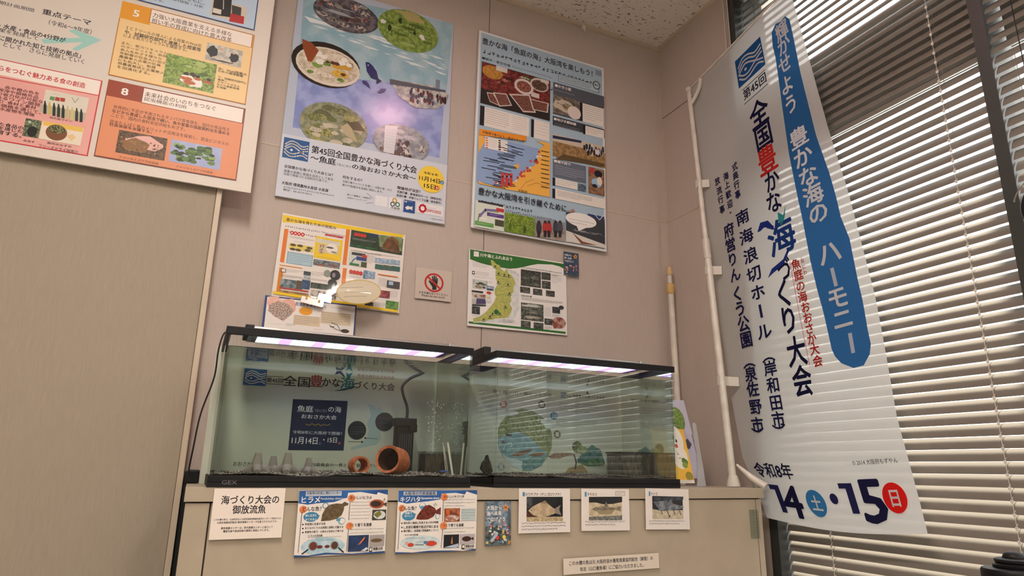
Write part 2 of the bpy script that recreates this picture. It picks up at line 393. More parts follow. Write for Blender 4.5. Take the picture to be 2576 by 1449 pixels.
# ------------------------------------------------------------------ what is printed on each sheet
# R box, E ellipse, P shape, L line, T lettering, S small print, H picture, G emblem; millimetres on the sheet
SHEETS = {
 'plan': dict(origin=[-0.7787, 2.095, 2.9585], size=[0.84, 1.19], tilt=0.0, prints=[
  ['R',[0,0,840,1190],'#dcd2c8'],['T',[118.1,736,82.7,10.6],'期計画期間','k',0],['T',[221.2,728.5,121.3,15.4],'重点テーマ','k',1],['T',[241.4,759.1,107.7,42.1],'（令和6～9年度）','k',0],
  ['P',[[232.7,827.9],[325.8,794],[292.7,781.2],[304.9,771.2],[377.9,785.7],[322.7,840.1],[310.2,837.4],[333.1,807.2],[241.4,840.2]],'#9fd0c8'],['T',[130.5,806.1,159.9,52],'・水産・食品の4分野が','k',1],
  ['T',[133.3,822.3,92.3,13.2],'果を発揮して','k',0],['T',[137.2,844.4,197.8,65.8],'に開かれた知と技術の拠点」','k',1],['T',[150.5,861.7,195.3,66.6],'として\u3000さらに発展していく','k',0],
  ['R',[100.7,917.5,299.4,244.4],'#c2202c'],['R',[101.1,919.5,295.9,239.1],'#e6a9a1'],['R',[101.2,920.4,294.8,45.1],'#f3e8df'],['L',[[160.5,972.6],[397,967.4]],2.18,'#c2202c'],
  ['T',[153.5,936.7,207.2,65.4],'らをつむぐ魅力ある食の創造','#c0202a',1],['T',[163.1,994.8,93.7,8.9],'、赤や橙の色を','#5a2a2a',1],['T',[163.1,1006,93.7,8.9],'搾滓や規格外品','#5a2a2a',1],
  ['T',[163.1,1017.1,107.1,8.9],'の省力化が可能な','#5a2a2a',1],['T',[163.1,1028.3,107.1,8.9],'あるワイン開発、','#5a2a2a',1],['T',[163.1,1039.5,93.7,8.9],'成）食材と素材','#5a2a2a',1],
  ['T',[163.1,1050.7,107.1,8.9],'低価格を通じて、','#5a2a2a',1],['T',[163.1,1061.8,93.7,8.9],'農水産物を増強','#5a2a2a',1],['T',[183.4,1106.3,55.2,9.3],'た食品の','k',1],['T',[183.4,1117.9,55.2,9.3],'を通じた','k',1],
  ['T',[183.4,1129.6,55.2,9.3],'育する。','k',1],['R',[269.8,981.7,106,72.9],'#ddd6c6'],['R',[266.3,1029.9,109.4,24.7],'#b9b09c'],['P',[[272.6,1032.6],[272.4,1017.4],[274.6,1016.8],[279.7,1032],[283.2,1057.2],[276.1,1057.7]],'#1d2419'],
  ['P',[[283.5,1033],[283.3,1017.8],[285.5,1017.2],[290.6,1032.5],[294.1,1057.7],[287,1058.2]],'#c9b36a'],['P',[[294.4,1033.5],[294.2,1018.2],[296.4,1017.6],[301.6,1032.9],[305,1058.2],[297.9,1058.7]],'#1f2b1c'],
  ['P',[[305.4,1033.9],[305.2,1018.6],[307.4,1018.1],[312.6,1033.4],[316,1058.7],[308.8,1059.2]],'#273321'],['P',[[316.4,1034.4],[316.3,1019.1],[318.5,1018.5],[323.6,1033.8],[327,1059.2],[319.8,1059.7]],'#20281d'],
  ['P',[[327.5,1034.8],[327.3,1019.5],[329.6,1018.9],[334.7,1034.3],[338.1,1059.7],[330.9,1060.2]],'#c8b78a'],['P',[[338.6,1035.3],[338.5,1019.9],[340.8,1019.3],[345.9,1034.8],[349.3,1060.2],[342,1060.7]],'#d0c07a'],
  ['P',[[349.8,1035.8],[349.7,1020.3],[352,1019.7],[357.1,1035.2],[360.4,1060.8],[353.1,1061.2]],'#2a3524'],['P',[[361,1036.2],[360.9,1020.8],[363.2,1020.2],[368.4,1035.7],[371.7,1061.3],[364.3,1061.8]],'#1e2220'],
  ['R',[283.3,1000,11.1,11.5],'#5e8f5e'],['R',[295.7,998.9,11.2,11.6],'#b0402e'],['R',[308.2,997.8,11.2,11.6],'#b0402e'],['L',[[334.5,990.8],[343.6,1005.3],[351.1,988.2]],1.68,'#8a8a80'],
  ['S',[285.9,989.7,32,2.5],1,'#6a6a6a'],['T',[292.7,1061.3,53.8,4.9],'◎大阪ワイン','k',0],['H',[239.4,1080.6,37.3,53.8],'forest',0],['E',[259.9,1117.3,11.4,16.5],'#1c1a1e'],
  ['T',[244.4,1143.7,26.7,7.3],'水なす','k',0],['R',[278.4,1079.5,99,55.2],'#e9dcc8'],['P',[[278.6,1080.3],[375.4,1076.6],[375.7,1091.8],[282.6,1092.6]],'#e6bf5a'],
  ['E',[315.7,1107.4,25.4,24.3],'#7a4a2a'],['E',[315.1,1097.6,21.5,12.6],'#2c2a16','#8a8658',300],['P',[[340.3,1111],[354.1,1103.4],[363.8,1111.9],[354.2,1125]],'#e5c48f'],
  ['T',[298.9,1138.6,58.3,5.4],'泉州水なすの','k',0],['T',[281.5,1150.2,94.1,25.5],'フリーズドライ味噌汁','k',0],['R',[410.7,637.6,382.1,257.6],'#b9741c'],['R',[413.2,639.7,376.8,252.3],'#edcb92'],
  ['R',[410.7,637.6,81.9,59.8],'#e29a1f'],['R',[489,638.6,300.2,49.6],'#b9741c'],['R',[491.6,640.8,294.1,45.5],'#f1e6dc'],['T',[444.7,657.6,15.9,17.4],'5','w',1],
  ['T',[496.7,650,228,77],'力強い大阪農業を支える多様な','#5a3010',0],['T',[496.4,670,230.2,80.5],'担い手の育成に向けた農大改革','#5a3010',0],['T',[433.2,719.2,210.3,68.8],'ＩＣＴツールの導入による授業のWeb化','k',0],
  ['T',[431.5,733.3,211.6,68.1],'や、試験研究部門と連携した授業等','k',1],['T',[430.9,746.6,174.8,59.1],'による新カリキュラムを構築する。','k',0],['T',[429.5,774.8,124,9.3],'また、新カリキュラム','#3a2a1a',0],
  ['T',[429.5,786.4,124,9.3],'のターゲットを、新規','#3a2a1a',0],['T',[429.5,798.1,111.6,9.3],'参入をめざす様々な','#3a2a1a',0],['T',[429.5,809.7,124,9.3],'年齢層の社会人に加え','#3a2a1a',0],
  ['T',[429.5,821.4,111.6,9.3],'農業参入企業の社員','#3a2a1a',0],['T',[429.5,833,99.2,9.3],'にも拡大し、新規','#3a2a1a',0],['T',[429.5,844.6,124,9.3],'就農者育成と企業参入','#3a2a1a',0],
  ['T',[429.5,856.3,86.8,9.3],'を加速化する。','#3a2a1a',0],['H',[658.2,708.2,106.2,61.4],'suits',0],['H',[552.8,778.1,142.5,102.4],'grape',0],['T',[699.5,784.9,85.1,7.3],'左：Web授業の','k',0],
  ['T',[699.5,794,74.5,7.3],'ための環境整備','k',0],['T',[702.5,816.3,84.3,7],'下：試験研究部門と','k',0],['T',[702.5,825,28.1,7],'連携し','k',0],['T',[702.5,833.7,65.6,7],'スマートグラス','k',0],
  ['T',[702.5,842.4,65.6,7],'などの最新設備','k',0],['T',[702.5,851.1,28.1,7],'を体験','k',0],['R',[414.6,909.3,380.1,248.5],'#7a2c14'],['R',[417,911.3,374.9,243.3],'#de8f66'],
  ['R',[414.6,909.3,93.8,53],'#963a1c'],['R',[506.3,910.8,285.5,52.9],'#7a2c14'],['R',[508.4,913,280.6,48.5],'#f1e6dc'],['T',[452.1,927.4,17.4,18.3],'8','w',1],
  ['T',[512.7,923,196.7,58.5],'未来社会のいのちをつなぐ','#4a1c10',0],['T',[513.5,941.4,113.8,11.9],'昆虫機能の利用','#4a1c10',0],['T',[439.3,987.5,316.5,78.5],'世界的に不足が予測されるタンパク質食源を、国内の食品残さ','#4a2414',0],
  ['T',[438.4,1000.9,318.9,78.6],'などから育成した昆虫で補い、魚や家畜の国産飼料化を進める','#4a2414',1],['T',[438,1014.9,196.1,52.5],'ことで、国内の食料安定供給をめざす。','#4a2414',0],['T',[437.7,1036.1,322,75.8],'昆虫たんぱく質のメリットや活用法を探索し、昆虫ビジネスの','#4a2414',0],
  ['T',[437.6,1047.3,110,8.9],'社会実装を支援する。','#4a2414',1],['H',[464.4,1062.6,127.6,72.7],'larva',0],['H',[602.5,1061.5,141.5,72.2],'leaves',0],['T',[476.3,1143.8,102.6,7.7],'アメリカミズアブの幼虫','#4a2414',0],
  ['T',[625.4,1142.4,101,5.9],'アメリカミズアブの成虫','#4a2414',0],['R',[402.1,470.3,388,151.5],'#23407a'],['R',[405,469.2,381.9,150],'#b9cde2'],['R',[653.7,544.2,105.2,64.1],'#cfc3b4'],
  ['P',[[658.3,547.9],[710.1,529.9],[713.7,597.1],[659,604.9]],'#1d1c20'],['P',[[712.5,550.3],[742,550.8],[743.4,582],[716.5,585.7]],'#3a3634'],['P',[[711.9,582],[753.8,581.1],[754.9,609.7],[711.4,613.5]],'#b3232a'],
  ['R',[659.9,578.6,24.7,17.7],'#d8d2c6'],['L',[[686,538.2],[689.4,573.9]],2.54,'#c9c2b8'],['T',[567.5,563.9,65.9,14.4],'とともに、','k',0],['T',[534.5,581.6,96.5,9.9],'試料採取・分析','k',0],
  ['T',[492.4,599.3,28.1,9],'する。','k',0],]),
 'event': dict(origin=[0.1409, 2.19, 2.6628], size=[0.5904, 0.8525], tilt=-0.0023, prints=[
  ['R',[0,0,590.4,852.5],'#bcc6d8'],['P',[[17.2,46.9],[589.3,0],[571.6,353.4],[28.7,381.5]],'#8fb4c4','#a8c4cf',14],['P',[[28.7,381.5],[569.2,298.9],[558.2,591.9],[30.8,594.3]],'#8593cc','#a2aede',16],
  ['P',[[148.1,142],[172.2,140.9],[196.9,144.7],[170.3,147.2]],'#dfe8ec'],['P',[[106.8,136.6],[130.7,135.4],[155.3,139.3],[128.8,141.8]],'#dfe8ec'],['P',[[519.5,231.2],[546.2,230.4],[573.4,234.8],[543.8,236.9]],'#dfe8ec'],
  ['P',[[143.1,167.3],[163.3,166.4],[184,169.8],[161.7,171.7]],'#dfe8ec'],['P',[[115.9,139.6],[134,138.7],[152.6,141.7],[132.6,143.5]],'#dfe8ec'],['P',[[525,234.3],[549.2,233.7],[573.7,237.6],[547,239.5]],'#dfe8ec'],
  ['P',[[450.5,173.4],[474,172.5],[497.9,176.2],[472,178.3]],'#dfe8ec'],['P',[[357.3,205.3],[398.5,203.9],[440.8,210.7],[395,214.2]],'#dfe8ec'],['P',[[494.9,168.2],[529.3,166.8],[564.4,172.2],[526.2,175.3]],'#dfe8ec'],
  ['P',[[380.6,191.1],[399.1,190.4],[417.8,193.4],[397.5,195.1]],'#dfe8ec'],['P',[[271.8,150.9],[314.8,149],[359,155.9],[311.2,160]],'#dfe8ec'],['P',[[488.6,206.3],[512,205.5],[535.8,209.3],[509.9,211.2]],'#dfe8ec'],
  ['P',[[513.4,211.1],[542.5,210.2],[572.2,214.9],[539.9,217.3]],'#dfe8ec'],['P',[[478.6,201.9],[505.9,201],[533.7,205.4],[503.5,207.7]],'#dfe8ec'],['P',[[340.6,181.3],[358.3,180.7],[376.3,183.5],[356.8,185.1]],'#dfe8ec'],
  ['P',[[187.1,189.2],[200.1,188.7],[213.4,190.9],[199.1,192]],'#dfe8ec'],['P',[[55.1,162.3],[74.9,161.4],[95.2,164.7],[73.4,166.7]],'#dfe8ec'],['P',[[306.2,180.6],[329.7,179.7],[353.7,183.6],[327.7,185.7]],'#dfe8ec'],
  ['P',[[562.6,183.2],[569.1,183],[575.7,184],[568.5,184.6]],'#dfe8ec'],['P',[[133.7,171.8],[153.9,171],[174.5,174.3],[152.3,176.3]],'#dfe8ec'],['P',[[213.1,188.4],[235.2,187.5],[257.8,191.2],[233.4,193.2]],'#dfe8ec'],
  ['P',[[321.1,213],[336.6,212.5],[352.3,215.1],[335.3,216.4]],'#dfe8ec'],['P',[[60.8,141.8],[95.7,140.1],[131.6,145.8],[93,149.4]],'#dfe8ec'],['P',[[348.7,167.9],[372.1,166.9],[396.1,170.7],[370.2,172.8]],'#dfe8ec'],
  ['P',[[120.1,160.3],[132.8,159.7],[145.9,161.8],[131.8,163.1]],'#dfe8ec'],['P',[[396.5,222.7],[441.6,221.3],[487.9,228.8],[437.7,232.4]],'#dfe8ec'],['P',[[417.5,230.5],[430.6,230.1],[443.8,232.3],[429.4,233.3]],'#dfe8ec'],
  ['P',[[179.6,197.6],[216,196.2],[253.3,202.4],[213,205.6]],'#dfe8ec'],['P',[[242.6,204.9],[274.7,203.8],[307.5,209.2],[272,212]],'#dfe8ec'],['P',[[460.8,182.4],[480.2,181.7],[499.9,184.8],[478.5,186.5]],'#dfe8ec'],
  ['P',[[256.4,152.8],[280.9,151.8],[305.9,155.7],[278.9,158.1]],'#dfe8ec'],['P',[[542.7,193.4],[556,192.9],[569.5,195],[554.8,196.2]],'#dfe8ec'],['P',[[52.2,137.8],[87.5,136.2],[123.9,142],[84.8,145.6]],'#dfe8ec'],
  ['P',[[214.4,159.3],[229.3,158.7],[244.5,161.1],[228.1,162.5]],'#dfe8ec'],['P',[[554.5,202.7],[564.1,202.4],[573.9,203.9],[563.3,204.7]],'#dfe8ec'],['P',[[58.8,132.3],[75.2,131.5],[92,134.2],[73.9,135.9]],'#dfe8ec'],
  ['P',[[381.8,164.1],[395.6,163.6],[409.6,165.7],[394.4,167]],'#dfe8ec'],['P',[[281.6,162.7],[326.8,160.8],[373.3,168.1],[323.1,172.4]],'#dfe8ec'],['P',[[92.6,161.3],[128,159.8],[164.5,165.6],[125.2,169.1]],'#dfe8ec'],
  ['P',[[242.3,207.8],[269.6,206.8],[297.6,211.5],[267.4,213.8]],'#dfe8ec'],['P',[[152.6,160.8],[165.3,160.2],[178.2,162.3],[164.3,163.5]],'#dfe8ec'],['P',[[244.9,159.4],[286,157.6],[328.2,164.3],[282.6,168.2]],'#dfe8ec'],
  ['P',[[469,200.1],[482.8,199.6],[496.8,201.8],[481.6,203]],'#dfe8ec'],['P',[[158.2,151.2],[176.4,150.4],[194.9,153.3],[174.9,155.1]],'#dfe8ec'],['P',[[149.6,187.7],[165.5,187.1],[181.8,189.8],[164.3,191.2]],'#dfe8ec'],
  ['P',[[59.1,178.7],[87.6,177.5],[116.9,182.4],[85.4,185.1]],'#dfe8ec'],['P',[[27,151.3],[116.1,155.2],[220.7,158.5],[117,165],[49.9,170.3]],'#e6edf0'],
  ['H',[54.6,27.8,240.7,140.9],'fishmarket',1],['H',[290.2,1.4,239.9,178.3],'grassfield',1],['E',[120.6,324.5,120.6,89],'#2a211c'],['E',[128.3,330.1,112.8,75],'#e0d6c8'],
  ['H',[22.6,260.7,210.9,132.3],'dish',1],['P',[[29.4,246.2],[62.9,252],[90.1,276.3],[69.9,327.9],[56.3,328.7],[35.3,280.1]],'#8f4a2a'],['P',[[351.2,316.8],[536.9,297.5],[583.2,322.8],[578,351.7],[538.3,394.8],[454.6,411.2],[391.6,381.2]],'#c9c4be','#8f9296',40],
  ['E',[569.9,343.7,5.3,10.2],'#33262a'],['E',[499.7,334.7,5.2,10.1],'#6a3530'],['E',[561.7,353.1,5.3,10.2],'#6a3530'],['E',[479.5,365.1,5.1,10],'#ddd'],
  ['E',[545.4,352.4,5.2,10.1],'#ddd'],['E',[479,351.8,5.1,10],'#454a58'],['E',[444.7,384,5,9.9],'#6a3530'],['E',[440.4,380.8,5,9.9],'#6a3530'],['E',[538.1,339.9,5.2,10.1],'#33262a'],
  ['E',[553.5,359.7,5.2,10.1],'#454a58'],['E',[511.7,366.6,5.2,10],'#454a58'],['E',[461.6,333.9,5.1,10],'#6a3530'],['E',[436.1,380.1,5,9.9],'#33262a'],['E',[487.9,370,5.1,10],'#454a58'],
  ['E',[554.3,352.7,5.3,10.1],'#6a3530'],['E',[455.5,364.9,5.1,10],'#454a58'],['E',[559.3,346.5,5.3,10.2],'#33262a'],['E',[438.2,365.8,5,9.9],'#454a58'],
  ['E',[509.3,342.1,5.2,10.1],'#6a3530'],['E',[437.7,340.1,5.1,10],'#33262a'],['E',[473.2,350.1,5.1,10],'#33262a'],['E',[444.9,362.6,5.1,10],'#454a58'],['E',[462.4,382.7,5.1,9.9],'#454a58'],
  ['E',[465,357.9,5.1,10],'#454a58'],['E',[445.1,341.1,5.1,10],'#ddd'],['E',[503.1,351.6,5.2,10.1],'#454a58'],['E',[443.4,379.6,5,9.9],'#6a3530'],['E',[521.6,374.9,5.2,10],'#454a58'],
  ['E',[491.6,371.1,5.1,10],'#6a3530'],['E',[483,339.9,5.1,10.1],'#6a3530'],['E',[478.6,375.3,5.1,10],'#ddd'],['E',[508.3,374.8,5.2,10],'#6a3530'],['E',[433.5,352.1,5,10],'#33262a'],
  ['E',[500.2,366.1,5.1,10],'#454a58'],['E',[505.2,355.8,5.2,10.1],'#454a58'],['E',[549.6,343.3,5.3,10.2],'#6a3530'],['E',[569.7,355.1,5.3,10.2],'#33262a'],
  ['E',[516.2,344.2,5.2,10.1],'#454a58'],['E',[541,354.8,5.2,10.1],'#454a58'],['E',[517,350.7,5.2,10.1],'#6a3530'],['R',[529.1,268.5,16.5,50.7],'#7d8797'],
  ['P',[[351.2,316.8],[569.5,305.8],[569.9,314],[352.6,338.5]],'#4d545e'],['H',[49.1,467.5,236.2,180.6],'rocks',1],['P',[[189.2,555.5],[225.7,521.4],[275.1,534.5],[263.3,568.9],[228.1,552.3],[254.5,602.2],[208,582.1]],'#b9ac8c'],
  ['P',[[209.6,531.7],[248.2,518.9],[279.3,552.5],[234.1,557.1]],'#5d5638'],['H',[305.8,492.7,212.2,145.7],'crowd',1],['P',[[346.1,510.7],[393.1,502.4],[385.3,616.3],[347.2,615.4]],'#d9dbe0'],
  ['S',[352.7,521.9,35.9,81],7,'#7a7f8c'],['P',[[257.6,273.5],[269.3,271.4],[284.2,281.1],[301,300.9],[308.8,328.1],[322.4,334.9],[302.2,352.5],[302.2,334.6],[281.9,331.7],[265,310]],'#2a2c66'],
  ['E',[267.8,283.9,2.4,3.3],'#aab2d8'],['P',[[250,352.6],[264.4,349.9],[275.7,359.9],[282.8,377.7],[268.7,368.4],[254.8,362.4]],'#3a3a70'],['P',[[309.2,384.9],[321.6,367],[340.9,361.7],[334.1,375.5],[319.9,385.9]],'#3a3a70'],
  ['P',[[0.2,625.7],[590.4,615.6],[588.6,851.3],[0,852.5]],'#d3d9e4'],['G',[7.5,637.1,83.9,74.8]],['T',[100.3,647.1,373.4,98.9],'第45回全国豊かな海づくり大会','k',1],
  ['T',[99.6,680.3,84.4,24.7],'～魚庭','k',1],['T',[188.5,693.7,48.6,8.9],'（なにわ）','k',0],['T',[241.3,685.3,230.5,14.6],'の海おおさか大会～','k',1],['T',[18.1,736.6,160.9,11.3],'全国豊かな海づくり大会とは？','k',1],
  ['T',[18.2,753.5,163.5,41.1],'漁業の振興と発展を目的として毎年','k',0],['T',[18.4,765.6,146.6,8.9],'全国で開催される国民的行事です。','k',0],['T',[16,796.7,152.2,36.8],'大阪府 環境農林水産部 水産課','k',1],
  ['S',[23.8,808.9,178.8,42.9],1,'k'],['T',[23.6,822.1,92.2,5.5],'電話：06-6210-9612','k',0],['T',[212.2,735.7,67.4,12.1],'何をするの？','k',1],['T',[212.5,753.6,173.4,10],'式典行事やイベントを通じ、大阪の海・川の','k',0],
  ['T',[213.1,766.6,142.1,9.1],'魅力や取組みを全国に発信します。','k',0],['T',[406.4,736.8,84.9,12.4],'開催地が決定！','k',1],['T',[405.7,753.6,168.4,38.4],'式典行事：南海浪切ホール（岸和田市）','k',1],
  ['T',[404.8,767.9,168.1,38.8],'放流行事：府営りんくう公園（泉佐野市）','k',1],['T',[232.2,800.3,82.6,6.8],'詳しい情報は、大阪府の','k',0],['T',[233.1,812,68.4,6],'公式ホームページ！','k',0],
  ['L',[[299.1,785.4],[321.1,801.1]],1.13,'k'],['L',[[299.2,824.4],[322.2,817.1]],1.12,'k'],['R',[330.3,787.2,43.6,38.2],'#e8eaee'],['R',[379.8,785,43.9,43.5],'#e8eaee'],
  ['E',[399.5,794.6,8.8,9.6],'#c99a2e'],['E',[399.5,794.6,4.7,5.4],'#e8eaee'],['E',[393,809.8,8.7,9.6],'#5c6470'],['E',[393,809.8,4.6,5.4],'#e8eaee'],['E',[410.8,808.3,8.8,9.6],'#3c7a6a'],
  ['E',[410.8,808.3,4.7,5.4],'#e8eaee'],['T',[386.6,818.9,33.5,8.4],'大阪府','k',1],['R',[432.7,784,42.2,47.3],'#2d5590'],['T',[435.2,786.6,8.3,10.7],'14','w',1],
  ['S',[444.6,786.1,22.4,9.9],1,'w'],['P',[[438.6,813.5],[448.1,806.2],[458.9,808.5],[465.7,804.2],[465.5,820.8],[458.2,816.6],[444.9,821.5]],'w'],['R',[481.3,785.3,100.6,40.5],'#e8e6e8'],
  ['E',[513.4,804,5.5,5.5],'#c02838'],['E',[511.5,812.3,5.4,5.5],'#c02838'],['E',[505.7,817.6,5.4,5.5],'#c02838'],['E',[498.9,817.4,5.4,5.5],'#c02838'],['E',[494.1,811.8,5.4,5.5],'#c02838'],
  ['E',[493.6,803.5,5.4,5.5],'#c02838'],['E',[497.7,796.2,5.4,5.5],'#c02838'],['E',[504.4,793.5,5.4,5.5],'#c02838'],['E',[510.7,796.6,5.5,5.5],'#c02838'],
  ['E',[503.3,805.9,7.3,8.6],'#e8e6e8'],['T',[518.3,805,55.3,12.9],'EXPO2025','#c02838',1],['S',[520.9,797.1,51.8,11.7],1,'#777'],['T',[537.9,835.4,42.9,6.1],'©Expo 2025','#667',0],
  ['E',[529.4,686.8,50.8,52.9],'#f3d24c'],['T',[499.9,659.9,55.8,10],'令和 8 年','k',1],['T',[484.6,679.6,78.6,18.2],'11月14日','k',1],['E',[572.1,690.8,7.5,8.2],'#2a7fae'],
  ['T',[567.6,686,9.1,9],'土','w',1],['T',[504.1,706.5,43.5,14.7],'15日','k',1],['E',[554.7,716,8.1,8.8],'#d2342e'],['T',[550.2,711.8,9,9],'日','w',1],]),
 'bay': dict(origin=[0.8383, 2.18, 2.6614], size=[0.5893, 0.8485], tilt=-0.0105, prints=[
  ['R',[0,0,589.3,848.5],'#e6e8ea'],['R',[9,9,571.3,830.5],'#a9c1d2'],['T',[15.5,29.3,516.1,180.2],'豊かな海「魚庭の海」大阪湾を楽しもう！','k',1],['S',[20.6,73.6,555.1,164.2],2,'k'],
  ['T',[17.4,117.3,123.1,11.7],'■朝市・青空市場','k',1],['S',[148.8,116,187.8,64.2],2,'k'],['R',[548.1,18.7,29.7,26],'#8c97ad'],['R',[16.2,139.5,309.4,187.4],'#2a2220'],
  ['H',[17.6,142.7,305.8,117.3],'market',0],['E',[63.7,176.1,44.5,30.2],'#a9793a','#c98f3c',80],['E',[204.6,200.9,43.4,35.1],'#d9cfc8'],['E',[204.6,200.9,32.9,24.9],'#5a2a22','#a86a5a',150],
  ['E',[275,173.3,42.2,31.2],'#c9bfb4'],['E',[275.1,175.6,35.3,23.8],'#3a2a24','#7a5a48',150],['P',[[41.6,272.4],[68.9,268.3],[105,318.9],[56.6,310.8]],'#d8ccc4'],
  ['P',[[45.5,275.5],[68.7,272],[99.5,315],[58.3,308.1]],'#5c3a32','#8c5a4c',200],['P',[[68.8,264.8],[127.6,255.5],[153.4,302.3],[98.2,320.8]],'#d8ccc4'],
  ['P',[[75.2,267.9],[125.2,260],[147.2,299.8],[100.2,315.6]],'#5c3a32','#8c5a4c',200],['P',[[138.1,252.5],[230.5,230.3],[260.8,306],[203.4,317.6]],'#d8ccc4'],
  ['P',[[148.5,256.1],[227.1,237.3],[252.8,301.6],[204.1,311.5]],'#5c3a32','#8c5a4c',200],['P',[[230.8,248.5],[318.9,246.5],[315.6,291.5],[246.1,295.4]],'#d8ccc4'],
  ['P',[[237.8,251.8],[312.6,250.1],[309.9,288.4],[250.8,291.7]],'#5c3a32','#8c5a4c',200],['R',[78.6,140.2,50,21.7],'#d8d4cc'],['R',[280.6,141.8,37.5,15.4],'#d8d4cc'],
  ['R',[237.5,215.9,36.9,20.7],'#d8ccc8'],['R',[33.8,338.1,196.6,83.1],'#ece6de'],['S',[38.7,343.8,103.6,67.7],7,'k'],['S',[155.9,344.5,65,65],7,'k'],['R',[16.9,337.1,18.7,85.4],'#1c1c22'],
  ['R',[252.6,335.7,70.1,84.3],'#ece6de'],['S',[257.7,340.1,61.2,70.1],5,'k'],['R',[239.6,339,12.8,80.3],'#1c1c22'],['R',[363,93.3,200.6,37.8],'#5d6b7c'],
  ['R',[365.3,95.7,195.1,33.2],'#b5c9d6'],['S',[370.7,100.2,156.2,24.2],3,'k'],['E',[551.2,95.6,18.5,20.4],'#2c3038'],['E',[551.2,95.6,14.3,16.5],'#b5c9d6'],
  ['T',[541.6,89,19.1,15.6],'朝市','k',1],['R',[339,139.9,247.1,148.6],'#4c4a50'],['H',[339.4,196.2,127.4,85.3],'oyster',0],['R',[339,139.9,249.8,56.6],'#565a64'],
  ['T',[348.1,146.3,76.5,13.9],'■かき小屋','w',1],['S',[346.7,170.1,116.7,24],1,'#c8ccd4'],['R',[480.4,201,104.1,87.9],'#ece6de'],['S',[486.6,206.9,95.7,71.2],7,'k'],
  ['R',[467.1,202.3,12,84.9],'#17171c'],['E',[439.9,258.6,31.9,29.9],'#e4d8d0'],['R',[337.9,298.8,249.8,42],'#3a3d46'],['R',[338.5,380.2,248.8,39.6],'#cdbfae'],
  ['R',[338.8,412.5,250.5,68.5],'#86663f','#a88758',60],['P',[[338.6,387.4],[473.9,379.7],[473.9,390.7],[338.7,401.8]],'#2c2e4a'],['T',[343.9,304.6,105,12.7],'■地びき網体験','w',1],
  ['S',[345.5,327.6,120.9,20.8],3,'#b8bcc6'],['R',[493.7,304.4,91.5,40.7],'#ece6de'],['S',[498.4,310.7,83,27.9],3,'k'],['R',[482.1,305.1,10.6,41.2],'#17171c'],
  ['E',[509.4,417.4,4.8,13.2],'#2a2c3a'],['E',[498.1,402.2,4.8,13.2],'#e2ddd8'],['E',[550.6,413.2,4.8,13.3],'#2a2c3a'],['E',[573,402.3,4.9,13.4],'#2a2c3a'],
  ['E',[550.5,421.7,4.8,13.3],'#1d1d24'],['E',[523.9,426.6,4.8,13.2],'#e2ddd8'],['E',[517.1,409.2,4.8,13.2],'#e2ddd8'],['E',[514.3,398.2,4.8,13.3],'#1d1d24'],
  ['E',[535.8,419.3,4.8,13.2],'#1d1d24'],['E',[562.9,417.7,4.9,13.3],'#1d1d24'],['E',[500.4,418.1,4.8,13.2],'#4a3a34'],['E',[549.1,425.4,4.8,13.2],'#1d1d24'],
  ['E',[558.8,423.4,4.8,13.3],'#1d1d24'],['E',[501.8,414.5,4.8,13.2],'#e2ddd8'],['E',[544.9,420.7,4.8,13.3],'#2a2c3a'],['E',[568,413.2,4.9,13.3],'#e2ddd8'],
  ['E',[572.4,413.2,4.9,13.3],'#2a2c3a'],['E',[520.6,420.8,4.8,13.2],'#4a3a34'],['E',[572.7,403.3,4.9,13.4],'#4a3a34'],['E',[579.7,399.6,4.9,13.4],'#4a3a34'],
  ['E',[525.1,396.6,4.8,13.3],'#e2ddd8'],['E',[572.5,405.2,4.9,13.3],'#2a2c3a'],['E',[524.3,408.8,4.8,13.2],'#1d1d24'],['E',[500.3,401.4,4.8,13.2],'#2a2c3a'],
  ['E',[543.8,404,4.8,13.3],'#1d1d24'],['E',[558.6,407.7,4.9,13.3],'#4a3a34'],['E',[571.9,415.7,4.9,13.3],'#e2ddd8'],['E',[575.3,392.1,4.9,13.4],'#e2ddd8'],
  ['E',[577.7,394.9,4.9,13.4],'#2a2c3a'],['E',[487.1,408.8,4.8,13.2],'#1d1d24'],['E',[504.9,429.3,4.8,13.2],'#1d1d24'],['E',[497,401.6,4.8,13.2],'#2a2c3a'],
  ['E',[544.2,414.3,4.8,13.3],'#e2ddd8'],['E',[556.1,413.6,4.8,13.3],'#e2ddd8'],['E',[570.5,413.9,4.9,13.3],'#2a2c3a'],['E',[552.4,416.3,4.8,13.3],'#e2ddd8'],
  ['P',[[350.3,491.7],[585.5,474.5],[581.8,460.7],[387,461.9]],'#5e4a30'],['R',[339.4,492.8,154.7,77.1],'#656c7c'],['T',[345.2,495,75.4,12],'■潮干狩り','w',1],
  ['S',[349,516.7,141.3,43.4],5,'#d4d8e0'],['R',[505.4,490.2,77.9,118.2],'#7a5840','#96755a',60],['P',[[511.5,491],[534.6,489.5],[530.4,519.3],[513.5,519.4]],'#b23a3a'],
  ['E',[553.7,514.2,19.9,15.9],'#1f1c24'],['E',[545.4,555.6,25.3,20.1],'#9ec0dc'],['E',[559.4,545.4,12.7,18.7],'#e8dccc'],['E',[536,571.8,12.6,8.6],'#2a2430'],
  ['R',[350.9,574.4,101.6,32.4],'#ece6de'],['S',[356,578.9,92.1,23.9],3,'k'],['R',[338.5,575,11.8,35.6],'#17171c'],['R',[456.3,576.5,37.4,31],'#3c4c5c','#6a7a8a',120],
  ['R',[351.2,620.8,233.5,44],'#ece6de'],['S',[359.9,626.6,165.3,25.2],4,'k'],['R',[338.2,623.5,12.5,40.7],'#17171c'],['R',[13.8,464.3,314.7,198.8],'#8ea8d0'],
